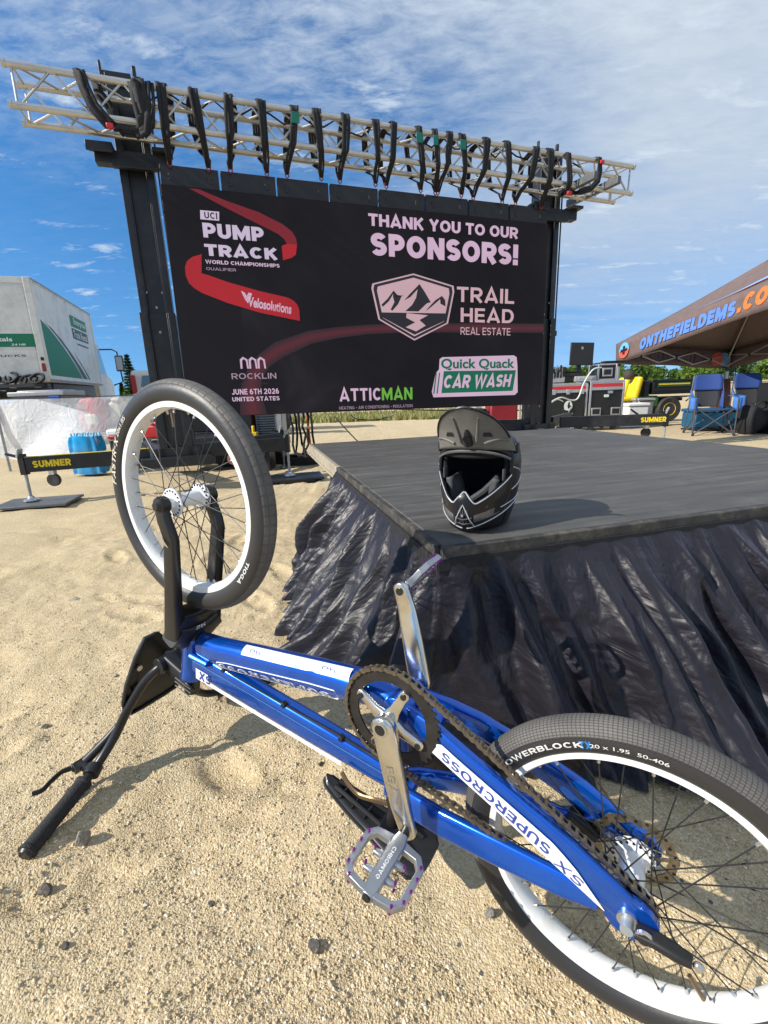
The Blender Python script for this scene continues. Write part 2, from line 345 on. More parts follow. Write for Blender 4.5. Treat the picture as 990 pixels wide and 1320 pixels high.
def sand_mat():
    m = bpy.data.materials.new('sand'); m.use_nodes = True; nt = m.node_tree; b = nt.nodes['Principled BSDF']
    o = nt.nodes.new('ShaderNodeTexCoord').outputs['Object']
    def vor(sc, rnd=1.):
        v = nt.nodes.new('ShaderNodeTexVoronoi'); v.inputs['Scale'].default_value = sc; v.inputs['Randomness'].default_value = rnd; nt.links.new(o, v.inputs['Vector']); return v
    v1 = vor(230); v2 = vor(420); s1 = nt.nodes.new('ShaderNodeSeparateColor'); nt.links.new(v1.outputs['Color'], s1.inputs[0])
    grain = RAMP(nt, s1.outputs[0], [(0., (.32, .245, .14)), (.2, (.47, .37, .215)), (.6, (.57, .455, .28)), (.85, (.64, .53, .35)), (1., (.72, .65, .50))])
    base = RAMP(nt, NOI(nt, o, 1.7, 6, .6), [(.3, (.45, .35, .205)), (.7, (.55, .445, .285))])
    fx = nt.nodes.new('ShaderNodeMix'); fx.data_type = 'RGBA'; nt.links.new(MA(nt, 'MULTIPLY', RAMP(nt, NOI(nt, o, 9, 4, .6), [(.35, .5), (.65, 1.)]), .80), fx.inputs[0]); nt.links.new(base, fx.inputs[6]); nt.links.new(grain, fx.inputs[7])
    spk = nt.nodes.new('ShaderNodeMix'); spk.data_type = 'RGBA'; v3 = vor(75); s3 = nt.nodes.new('ShaderNodeSeparateColor'); nt.links.new(v3.outputs['Color'], s3.inputs[0])
    nt.links.new(MA(nt, 'MULTIPLY', MA(nt, 'GREATER_THAN', s3.outputs[1], .985), MA(nt, 'LESS_THAN', v3.outputs['Distance'], .30)), spk.inputs[0]); nt.links.new(fx.outputs[2], spk.inputs[6]); spk.inputs[7].default_value = (.12, .115, .11, 1)
    nt.links.new(spk.outputs[2], b.inputs['Base Color']); b.inputs['Roughness'].default_value = .95; b.inputs['Specular IOR Level'].default_value = .2
    h = MA(nt, 'MULTIPLY_ADD', MA(nt, 'SUBTRACT', .5, v1.outputs['Distance']), 1.0, MA(nt, 'MULTIPLY', MA(nt, 'SUBTRACT', .5, v2.outputs['Distance']), .5))
    h = MA(nt, 'MULTIPLY_ADD', NOI(nt, o, 40, 5, .65), 2.2, h)
    bp = nt.nodes.new('ShaderNodeBump'); nt.links.new(RAMP(nt, NOI(nt, o, 2.6, 4, .6), [(.38, .55), (.62, .95)]), bp.inputs['Strength']); bp.inputs['Distance'].default_value = .0032; nt.links.new(h, bp.inputs['Height']); nt.links.new(bp.outputs[0], b.inputs['Normal'])
    return m
M['sand'] = sand_mat()
g.M = [0]*len(g.F)
tag(g.build('ground', M['sand'], ang=180), None, None, kind='structure')
# loose gravel on the sand
def gravel_mat():
    m = bpy.data.materials.new('gravel'); m.use_nodes = True; nt = m.node_tree; b = nt.nodes['Principled BSDF']
    ge = nt.nodes.new('ShaderNodeNewGeometry')
    nt.links.new(RAMP(nt, ge.outputs['Random Per Island'], [(0., (.17, .15, .12)), (.03, (.30, .24, .16)), (.1, (.47, .37, .215)), (.6, (.58, .46, .29)), (.85, (.66, .55, .37)), (1., (.74, .67, .54))]), b.inputs['Base Color'])
    b.inputs['Roughness'].default_value = .85; return m
M['gravel'] = gravel_mat()
OCT = np.array([(1, 0, 0), (0, 1, 0), (-1, 0, 0), (0, -1, 0), (0, 0, 1), (0, 0, -1)], float)
OF = np.array([(0, 1, 4), (1, 2, 4), (2, 3, 4), (3, 0, 4), (1, 0, 5), (2, 1, 5), (3, 2, 5), (0, 3, 5)])
NP = 85000
d = .30+1.9*RNG.random(NP)**1.9; a = (RNG.random(NP)-.5)*2*.98; px = d*np.tan(a*.9)*.95; py = d
k = (vnoise(px, py, 4, 31, 3) > -.30) ; px, py = px[k], py[k]; NP = len(px)
sz = .0008+.0024*RNG.random(NP)**5*1.3+.0008*RNG.random(NP); sz = np.where(RNG.random(NP) < .004, sz+.0035*RNG.random(NP), sz)
pz = ground_h(px, py)+sz*.35
V = OCT[None]*(sz[:, None, None]*(.55+.75*RNG.random((NP, 6, 1)))) ; th = RNG.random(NP)*6.28; c, s_ = np.cos(th)[:, None], np.sin(th)[:, None]
V = np.stack([V[:, :, 0]*c-V[:, :, 1]*s_, V[:, :, 0]*s_+V[:, :, 1]*c, V[:, :, 2]*.75], -1)+np.stack([px, py, pz], -1)[:, None]
g = MB(); g.V = [V.reshape(-1, 3)]; g.F = (OF[None]+6*np.arange(NP)[:, None, None]).reshape(-1, 3).tolist(); g.M = [0]*len(g.F)
tag(g.build('gravel', M['gravel'], ang=5), None, None, kind='stuff')
# dry grass far behind the screen
def leafmat(name, cs, tr=.25):
    m = bpy.data.materials.new(name); m.use_nodes = True; nt = m.node_tree; b = nt.nodes['Principled BSDF']
    ge = nt.nodes.new('ShaderNodeNewGeometry')
    nt.links.new(RAMP(nt, ge.outputs['Random Per Island'], [(i/(len(cs)-1), c) for i, c in enumerate(cs)]), b.inputs['Base Color']); b.inputs['Roughness'].default_value = .6
    b.inputs['Specular IOR Level'].default_value = .25
    t = nt.nodes.new('ShaderNodeBsdfTranslucent'); t.inputs[0].default_value = (*[min(1, q*1.6) for q in cs[-1]], 1); mxs = nt.nodes.new('ShaderNodeMixShader'); mxs.inputs[0].default_value = tr
    nt.links.new(b.outputs[0], mxs.inputs[1]); nt.links.new(t.outputs[0], mxs.inputs[2]); nt.links.new(mxs.outputs[0], nt.nodes['Material Output'].inputs[0]); return m
M['drygrass'] = leafmat('dry_grass', [(.22, .20, .07), (.36, .31, .13), (.14, .18, .05)])
n = 9000; gx = RNG.uniform(-14, 12, n); gy = 27+RNG.random(n)**1.4*26; gh = .18+.3*RNG.random(n); gw = .05+.1*RNG.random(n); th = RNG.random(n)*3.14; gz = ground_h(gx, gy)-.02
dx, dy = np.cos(th)*gw, np.sin(th)*gw; lx, ly = RNG.normal(0, .08, n), RNG.normal(0, .08, n)
V = np.stack([np.stack([gx-dx, gy-dy, gz], -1), np.stack([gx+dx, gy+dy, gz], -1), np.stack([gx+lx, gy+ly, gz+gh], -1)], 1)
g = MB(); g.V = [V.reshape(-1, 3)]; g.F = np.arange(3*n).reshape(-1, 3).tolist(); g.M = [0]*n
tag(g.build('dry_grass', M['drygrass']), None, None, kind='stuff')

# ------------------------------------------------------------------ stage
SA = .2678; SU = Vector((math.cos(SA), math.sin(SA), 0)); SV = Vector((-math.sin(SA), math.cos(SA), 0)); A0 = Vector((.1422, 1.1031, 0)); SH = .5597; SW, SL = 2.2743, 2.5858
def deck_mat():
    m = bpy.data.materials.new('worn_black_deck'); m.use_nodes = True; nt = m.node_tree; b = nt.nodes['Principled BSDF']
    o = nt.nodes.new('ShaderNodeTexCoord').outputs['Object']
    mp = nt.nodes.new('ShaderNodeMapping'); mp.inputs['Rotation'].default_value = (0, 0, -.26); mp.inputs['Scale'].default_value = (1.3, 14, 1); nt.links.new(o, mp.inputs[0])
    f1 = RAMP(nt, NOI(nt, mp.outputs[0], 1.6, 8, .7), [(.30, 0.), (.68, 1.)]); f2 = RAMP(nt, NOI(nt, o, 1.6, 5, .6), [(.3, .5), (.7, .9)])
    f3 = RAMP(nt, NOI(nt, mp.outputs[0], 7, 6, .75), [(.64, 0.), (.74, 1.)])
    c = RAMP(nt, MA(nt, 'MULTIPLY', f1, f2), [(0., (.040, .0395, .039)), (.5, (.080, .078, .073)), (1., (.155, .15, .138))])
    q = nt.nodes.new('ShaderNodeMix'); q.data_type = 'RGBA'; nt.links.new(MA(nt, 'MAXIMUM', MA(nt, 'MULTIPLY', f3, .6), RAMP(nt, NOI(nt, o, 3.4, 7, .72), [(.52, 0.), (.85, .30)])), q.inputs[0]); nt.links.new(c, q.inputs[6]); q.inputs[7].default_value = (.24, .23, .21, 1)
    nt.links.new(q.outputs[2], b.inputs['Base Color']); nt.links.new(MA(nt, 'MULTIPLY_ADD', f1, .2, .52), b.inputs['Roughness'])
    bp = nt.nodes.new('ShaderNodeBump'); bp.inputs['Strength'].default_value = .25; bp.inputs['Distance'].default_value = .004; nt.links.new(NOI(nt, mp.outputs[0], 9, 6, .7), bp.inputs['Height']); nt.links.new(bp.outputs[0], b.inputs['Normal'])
    return m
M['deck'] = deck_mat()
M['edge'] = mat('worn_deck_edge', (.035, .034, .033), .6, 0, .5, 25, dirt=(.16, .135, .10), ds=17)
M['trim'] = mat('pale_stage_rail', (.36, .32, .24), .55, .2, .25, 14)
SM = frame_mat(A0, SU, SV, (0, 0, 1))
with at_(SM):
    stg = thing('stage', 'low black portable stage deck with scuffed top and a black satin skirt', 'stage', m=CUR[-1] @ TR(SW/2, SL/2, 0))
    MB().box((SW/2, SL/2, SH-.011), (SW-.008, SL-.008, .022)).build('deck', M['deck'], stg, bev=.003)
    for nm, c, d_ in (('front', (SW/2, .0, SH-.033), (SW, .030, .060)), ('back', (SW/2, SL, SH-.033), (SW, .030, .060)), ('right', (SW, SL/2, SH-.033), (.030, SL-.034, .060))):
        MB().box(c, d_).build('deck_rail', M['edge'], stg, bev=.003)
    MB().box((0, .7, SH-.033), (.030, 1.36, .060)).build('deck_rail', M['edge'], stg, bev=.003)
    b = MB(); b.box((0, 1.99, SH-.035), (.034, 1.16, .06)); b.box((-.022, 1.99, SH-.066), (.02, 1.16, .012)); b.build('deck_rail', M['trim'], stg, bev=.003)['label'] = 'bare pale stage rail where the skirt ends'
    for x, y in ((.1, 2.2), (.1, .15), (SW-.1, .15), (SW-.1, SL-.15), (SW/2, SL-.15)):
        MB().box((x, y, .25), (.05, .05, .5)).box((x, y, .008), (.09, .09, .016)).build('leg', M['black_metal'], stg, bev=.003)
# satin skirt
def satin():
    m = bpy.data.materials.new('black_satin'); m.use_nodes = True; nt = m.node_tree; b = nt.nodes['Principled BSDF']
    o = nt.nodes.new('ShaderNodeTexCoord').outputs['Object']
    b.inputs['Base Color'].default_value = (.009, .008, .013, 1)
    nt.links.new(MA(nt, 'MULTIPLY_ADD', NOI(nt, o, 20, 5, .6), .16, .37), b.inputs['Roughness']); b.inputs['Specular IOR Level'].default_value = .42
    b.inputs['Sheen Weight'].default_value = .18; b.inputs['Sheen Roughness'].default_value = .4; b.inputs['Sheen Tint'].default_value = (.55, .58, .9, 1)
    uv = nt.nodes.new('ShaderNodeUVMap').outputs[0]
    def mapped(sx, sy, rz=0.):
        q = nt.nodes.new('ShaderNodeMapping'); q.inputs['Scale'].default_value = (sx, sy, 1); q.inputs['Rotation'].default_value = (0, 0, rz); nt.links.new(uv, q.inputs[0]); return q.outputs[0]
    def ridge(v, sc, ds): return MA(nt, 'ABSOLUTE', MA(nt, 'SUBTRACT', NOI(nt, v, sc, 3, .5, ds), .5))
    h = MA(nt, 'ADD', MA(nt, 'MULTIPLY', ridge(mapped(2.2, .7, .3), 8, .6), 2.0), MA(nt, 'MULTIPLY', ridge(mapped(1.4, .9, -.5), 22, .5), .55))
    h = MA(nt, 'ADD', h, MA(nt, 'MULTIPLY', ridge(mapped(1, 1), 10, .8), 1.6))
    bp = nt.nodes.new('ShaderNodeBump'); bp.inputs['Strength'].default_value = .36; bp.inputs['Distance'].default_value = .020; nt.links.new(h, bp.inputs['Height']); nt.links.new(bp.outputs[0], b.inputs['Normal'])
    return m
M['satin'] = satin()
def skirt():
    s0 = 1.42; L = s0+SW; nu, nv = 620, 150
    T = np.linspace(0, L, nu)
    fx = np.interp(T, [0, .35, .7, .95, 1.15, 1.34, 1.42, 1.5, 1.62, 1.8, 2.05, 2.5, L], [.24, .33, .40, .37, .22, .12, .12, .17, .25, .35, .42, .46, .46])
    top = np.array([(A0+SV*(s0-t) if t < s0 else A0+SU*(t-s0))[:2] for t in T])
    na, nb = -np.array(SU)[:2], -np.array(SV)[:2]
    k = np.clip((T-s0+.10)/.20, 0, 1)[:, None]; nrm = na*(1-k)+nb*k; nrm /= np.linalg.norm(nrm, axis=1)[:, None]
    top = top+nrm*.017
    Wv = np.linspace(0, 1, nv)
    tt, ww = np.meshgrid(T, Wv)
    rng = np.random.default_rng(12)
    # gathered pleats: they lean, start at the hem tape and open downwards
    fold = np.zeros_like(tt)
    c = .02
    while c < L:
        wd = rng.uniform(.022, .060); lean = rng.uniform(-.06, .22) if c > s0 else rng.uniform(-.16, .12); st = rng.uniform(0, .06); amp = rng.uniform(.03, .09)
        bend = rng.uniform(-.05, .05); x = (tt-c-lean*ww-bend*ww*ww)/(wd*(.35+1.05*ww)); fold += amp*np.where(x < 0, np.exp(-(x*2.3)**2), np.exp(-(x*.75)**2))*np.clip((ww-st)*3.2, 0, 1)**.8
        c += rng.uniform(.10, .26)
    t2 = tt-.16*ww*(tt > s0)
    big = vnoise(t2, ww*.25, 5.5, 41, 3)*.13*np.clip(ww*1.3, 0, 1)
    ph = tt/.105+1.1*vnoise(tt, ww*.35, 3.0, 45, 3)-.25*ww*(tt > s0)+.35*ww*(tt <= s0)
    gath = (.5+.5*np.sin(2*math.pi*ph))**1.8*(.35+.9*np.clip(vnoise(tt, ww*.3, 5, 47, 2)+.5, 0, 1))
    patch = np.clip(vnoise(tt, ww*.6, 2.6, 59, 2)*3+.45, 0, 1)
    cr_ = np.abs(vnoise(tt+.2*ww, ww*.6, 9, 57, 3, .55)); cr2 = vnoise(tt+.4*ww, ww*.62, 26, 53, 3, .55)
    wr = .058*gath*np.clip(ww*2.4, 0, 1)**.8+(-.040*cr_*patch+.006*cr2*(.3+.7*patch))*np.clip(ww*3, .05, 1)
    tuck = .006*np.sin(tt*2*math.pi/.10+vnoise(tt, tt*0, 3, 71, 2)*9)*np.clip(1-ww*1.5, 0, 1)*np.clip(ww*7, 0, 1)
    off = fx[None]*ww**1.15+(fold-.045*ww)+big+wr+tuck
    off = np.maximum(off, .004)
    sag = .03*vnoise(tt, ww*0, 6, 81, 2)
    z = (SH-.045)*(1-ww)+.012+.012*np.abs(vnoise(tt, ww*0, 9, 91, 3))*ww*2+sag*ww*(1-ww)
    P = np.stack([top[None, :, 0]+nrm[None, :, 0]*off, top[None, :, 1]+nrm[None, :, 1]*off, z], -1)
    P[..., 2] = np.maximum(P[..., 2], ground_h(P[..., 0], P[..., 1])+.006)
    m = MB(); m.V = [P.reshape(-1, 3)]; i = np.arange(nu*nv).reshape(nv, nu)
    m.F = np.stack([i[:-1, :-1], i[1:, :-1], i[1:, 1:], i[:-1, 1:]], -1).reshape(-1, 4).tolist(); m.M = [0]*len(m.F)
    o = m.build('skirt', M['satin'], stg, ang=180); uv = o.data.uv_layers.new(name='UVMap'); UVc = np.stack([tt.ravel(), ww.ravel()*.55], -1); li = np.empty(len(o.data.loops), int); o.data.loops.foreach_get('vertex_index', li); uv.data.foreach_set('uv', UVc[li].ravel())
    # hem tape under the deck edge
    b = MB(); Pp = [A0+SV*1.4-SU*.019, A0-SU*.019-SV*.019, A0+SU*SW-SV*.019]
    for p_, q_ in zip(Pp, Pp[1:]): b.bar(p_+Vector((0, 0, SH-.045)), q_+Vector((0, 0, SH-.045)), .006, .030)
    b.build('skirt_tape', M['web'], stg)
skirt()

# ------------------------------------------------------------------ LED screen
SCR = frame_mat((-1.8349, 4.6367, 2.7287), Vector((.9498, .3127, -.0111)).normalized(), Vector((.0035, .0249, .9997)).normalized(), Vector((.3127, -.9498, .0228)).normalized())
def led_mat(name, col, es, lines=True):
    m = bpy.data.materials.new(name); m.use_nodes = True; nt = m.node_tree; b = nt.nodes['Principled BSDF']
    o = nt.nodes.new('ShaderNodeTexCoord').outputs['Object']
    b.inputs['Base Color'].default_value = (.012, .012, .014, 1); b.inputs['Roughness'].default_value = .6; b.inputs['Specular IOR Level'].default_value = .3
    w = nt.nodes.new('ShaderNodeTexWave'); w.bands_direction = 'Z'; w.inputs['Scale'].default_value = 6.5; w.inputs['Distortion'].default_value = .35; nt.links.new(o, w.inputs[0])
    f = RAMP(nt, w.outputs['Fac'], [(.3, .60), (.7, 1.)]) if lines else 1.
    n = RAMP(nt, NOI(nt, o, 1.6, 2, .5), [(.3, .88), (.7, 1.)])
    b.inputs['Emission Color'].default_value = (*col, 1); nt.links.new(MA(nt, 'MULTIPLY', MA(nt, 'MULTIPLY', f, n) if lines else n, es), b.inputs['Emission Strength'])
    return m
LEDP = led_mat('led_pink_white', (.66, .46, .62), 1.0); LEDS = led_mat('led_salmon_white', (.66, .43, .48), .95); LEDR = led_mat('led_red', (.46, .010, .018), .9); LEDR2 = led_mat('led_dim_red', (.22, .010, .018), .9); LEDD = led_mat('led_dark_red', (.060, .006, .010), .9)
LEDG = led_mat('led_green', (.16, .48, .05), .95); LEDQ = led_mat('led_deep_green', (.0, .15, .075), .9); LEDB = led_mat('led_black', (.010, .009, .012), 1., False); LEDO = led_mat('led_blue_lilac', (.62, .52, .68), 1.)
LEDM = led_mat('led_grey_smoke', (.020, .018, .023), .8, False); LEDT = led_mat('led_tiny', (.42, .30, .40), .9)
def face_mat():
    m = bpy.data.materials.new('led_face'); m.use_nodes = True; nt = m.node_tree; b = nt.nodes['Principled BSDF']
    o = nt.nodes.new('ShaderNodeTexCoord').outputs['Object']; b.inputs['Base Color'].default_value = (.007, .0065, .008, 1); b.inputs['Roughness'].default_value = .7; b.inputs['Specular IOR Level'].default_value = .15
    sn = nt.nodes.new('ShaderNodeVectorMath'); sn.operation = 'SNAP'; sn.inputs[1].default_value = (.475, 10, .5); nt.links.new(o, sn.inputs[0]); wn_ = nt.nodes.new('ShaderNodeTexWhiteNoise'); nt.links.new(sn.outputs[0], wn_.inputs[0])
    nt.links.new(RAMP(nt, MA(nt, 'MULTIPLY_ADD', wn_.outputs[0], .10, MA(nt, 'SUBTRACT', NOI(nt, o, .9, 4, .55, .6), .05)), [(.35, (.003, .0025, .0035)), (.62, (.006, .005, .0065)), (.8, (.016, .0145, .018))]), b.inputs['Emission Color']); b.inputs['Emission Strength'].default_value = 1.
    return m
with at_(SCR):
    led = thing('led_screen', 'large black LED video screen showing sponsor thanks, hung between two lift masts', 'screen', m=CUR[-1] @ TR(2, -2, 0))
    MB().box((2, -.99, -.055), (4.0, 1.98, .10)).build('casing', M['panel'], led, bev=.004)
    MB().box((2, -.99, -.001), (3.996, 1.976, .006)).build('screen_face', face_mat(), led)
    for k in range(8):
        b = MB(); b.box((.25+.5*k, .083, -.04), (.482, .158, .05)); b.box((.25+.5*k, .083, -.075), (.47, .03, .03))
        for q in (-.16, .16): b.box((.25+.5*k+q, .07, -.013), (.035, .05, .006))
        b.build('header_bar', M['panel'], led, bev=.003)
    Z0 = .004
    def lt(nm, st, u0, u1, v0, v1, mm, bold=.02, sh=0., z=Z0):
        MB().text(st, ((u0+u1)/2, (v0+v1)/2, z), v1-v0, u1-u0, bold, sh).build(nm, mm, led)
    def pg(nm, poly, mm, z=Z0): return MB().flat(poly, z).build(nm, mm, led)
    # red ribbons
    pg('ribbon', [(.233, -.012), (.314, -.012), (.547, -.084), (.812, -.149), (1.026, -.233), (1.11, -.29), (1.145, -.345), (1.15, -.40), (1.132, -.489), (1.087, -.52), (1.006, -.544), (1.003, -.421), (1.054, -.399), (1.03, -.36), (.978, -.32), (.765, -.235), (.541, -.146), (.345, -.059)], LEDR2)
    pg('ribbon', [(1.0545, -.40), (1.15, -.40), (1.132, -.489), (1.087, -.52), (1.006, -.544), (1.003, -.421)], LEDR, .0052)
    pg('ribbon', [(.276, -.536), (.195, -.563), (.145, -.60), (.122, -.65), (.12, -.721), (.14, -.784), (.18, -.825), (.244, -.864), (.459, -.942), (.755, -1.021), (1.128, -1.086), (1.129, -.981), (1.115, -.94), (1.091, -.911), (1.06, -.89), (1.019, -.874), (.752, -.825), (.478, -.76), (.31, -.708), (.258, -.696)], LEDR)
    arc0 = [(.605, -1.976, .21), (.59, -1.76, .16), (.645, -1.59, .125), (.75, -1.46, .12), (.9, -1.36, .125), (1.21, -1.24, .10), (1.5, -1.19, .085), (1.815, -1.155, .075), (2.156, -1.135, .075), (2.65, -1.125, .075), (3.2, -1.115, .08), (4.0, -1.105, .08)]
    for li, (kw, cc) in enumerate(((1.25, .018), (.95, .030), (.66, .042), (.36, .055))):
        V = []
        for i, (x, y, w_) in enumerate(arc0):
            p0, p1 = arc0[max(i-1, 0)], arc0[min(i+1, len(arc0)-1)]; d = Vector((p1[0]-p0[0], p1[1]-p0[1])).normalized()
            if i == 0: d = Vector((0, 1))
            V += [(x-d.y*w_*kw/2, max(-1.976, y+d.x*w_*kw/2), .0024+.0003*li), (x+d.y*w_*kw/2, max(-1.976, y-d.x*w_*kw/2), .0024+.0003*li)]
        MB().add(V, [(2*i+1, 2*i+3, 2*i+2, 2*i) for i in range(len(arc0)-1)]).build('ribbon', led_mat('led_glow_red', (cc, .006+cc*.03, .009+cc*.05), 1., False), led)
    pg('logo_plate', [(.298, -.25), (.458, -.25), (.466, -.176), (.304, -.176)], LEDO); lt('lettering', 'UCI', .335, .445, -.24, -.187, LEDB, .03, 0, .0055)
    lt('lettering', 'PUMP', .309, .845, -.405, -.272, LEDO, .052); lt('lettering', 'TRACK', .306, .958, -.552, -.424, LEDO, .052)
    lt('lettering', 'WORLD CHAMPIONSHIPS', .301, .970, -.617, -.573, LEDP, .035); lt('lettering', 'QUALIFIER', .302, .565, -.667, -.638, LEDT, .01)
    with at_(TR(.60, -.905, 0) @ RZ(-.145)): lt('lettering', 'Velosolutions', .05, .46, -.055, .035, LEDO, .03)
    with at_(TR(.60, -.905, 0)): pg('logo', [(-.01, .075), (.022, .06), (.04, .03), (.058, .06), (.09, .055), (.07, .0), (.045, -.035), (.02, -.0)], LEDO)
    for k in range(3):
        x0 = .52+.082*k
        pg('logo', [(x0, -1.535), (x0, -1.45), (x0+.03, -1.425), (x0+.072, -1.45), (x0+.078, -1.535), (x0+.062, -1.535), (x0+.056, -1.462), (x0+.035, -1.445), (x0+.02, -1.462), (x0+.018, -1.535)], LEDP)
    lt('lettering', 'ROCKLIN', .428, .855, -1.635, -1.575, LEDT, .012); lt('lettering', 'CALIFORNIA', .51, .77, -1.688, -1.664, LEDM, .0)
    lt('lettering', 'JUNE 6TH 2026', .415, .869, -1.78, -1.726, LEDP, .03); lt('lettering', 'UNITED STATES', .413, .87, -1.845, -1.795, LEDP, .03)
    lt('lettering', 'THANK YOU TO OUR', 1.876, 3.607, -.186, -.045, LEDP, .04); lt('lettering', 'SPONSORS!', 1.893, 3.615, -.462, -.236, LEDP, .052)
    lt('lettering', 'TRAIL', 2.858, 3.583, -.860, -.672, LEDS, .025); lt('lettering', 'HEAD', 2.905, 3.584, -1.063, -.885, LEDS, .025); lt('lettering', 'REAL ESTATE', 2.905, 3.546, -1.194, -1.103, LEDS, .004)
    so_ = [(1.894, -.711), (2.35, -.594), (2.817, -.694), (2.826, -.753), (2.751, -1.078), (2.35, -1.258), (1.948, -1.055), (1.883, -.756)]
    def inset(k): cx, cy = 2.352, -.92; return [(cx+(x-cx)*k, cy+(y-cy)*k) for x, y in so_]
    lg = pg('logo', so_, LEDS); pg('logo', inset(.955), LEDB, .0048); pg('logo', inset(.875), LEDS, .0056)
    pg('logo', [(1.965, -.985), (2.735, -.975), (2.70, -1.055), (2.352, -1.20), (1.998, -1.035)], LEDB, .0064)
    pg('logo', [(2.265, -.985), (2.511, -1.0), (2.41, -1.05), (2.483, -1.105), (2.37, -1.165), (2.25, -1.125), (2.36, -1.075), (2.258, -1.03)], LEDS, .0072)
    for poly in ([(1.985, -.91), (2.05, -.855), (2.123, -.769), (2.162, -.812), (2.241, -.814), (2.15, -.835), (2.12, -.80), (2.07, -.873), (2.0, -.93)],
                 [(2.123, -.769), (2.165, -.81), (2.215, -.815), (2.17, -.90), (2.105, -.965), (2.085, -.955), (2.13, -.88), (2.115, -.83)],
                 [(2.416, -.693), (2.30, -.80), (2.24, -.86), (2.31, -.825), (2.395, -.745), (2.375, -.83), (2.33, -.90), (2.25, -.965), (2.40, -.965), (2.50, -.88), (2.545, -.868), (2.47, -.76)],
                 [(2.678, -.800), (2.60, -.845), (2.52, -.92), (2.48, -.965), (2.57, -.90), (2.655, -.835), (2.66, -.88), (2.72, -.905), (2.715, -.84)]):
        pg('logo', poly, LEDB, .0064)
    lt('lettering', 'ATTIC', 1.49, 1.945, -1.878, -1.719, LEDP, .03); lt('lettering', 'MAN', 1.96, 2.316, -1.879, -1.72, LEDG, .03)
    lt('lettering', 'HEATING - AIR CONDITIONING - INSULATION', 1.48, 2.315, -1.960, -1.922, LEDT, .01)
    pg('logo_plate', [(2.648, -1.45), (2.68, -1.43), (3.60, -1.41), (3.64, -1.43), (3.655, -1.53), (3.67, -1.83), (3.63, -1.86), (2.57, -1.86), (2.55, -1.80), (2.60, -1.60), (2.64, -1.56)], LEDP)
    pg('logo', [(2.698, -1.579), (3.635, -1.577), (3.60, -1.812), (2.668, -1.817)], LEDQ, .0052)
    for x0 in (2.60, 2.64): pg('logo', [(x0, -1.595), (x0+.014, -1.595), (x0-.018, -1.82), (x0-.034, -1.82)], LEDQ, .0052)
    lt('lettering', 'Quick Quack', 2.665, 3.615, -1.572, -1.445, LEDQ, .03, 0, .0056); lt('lettering', 'CAR WASH', 2.70, 3.585, -1.79, -1.592, LEDP, .04, .22, .0060)

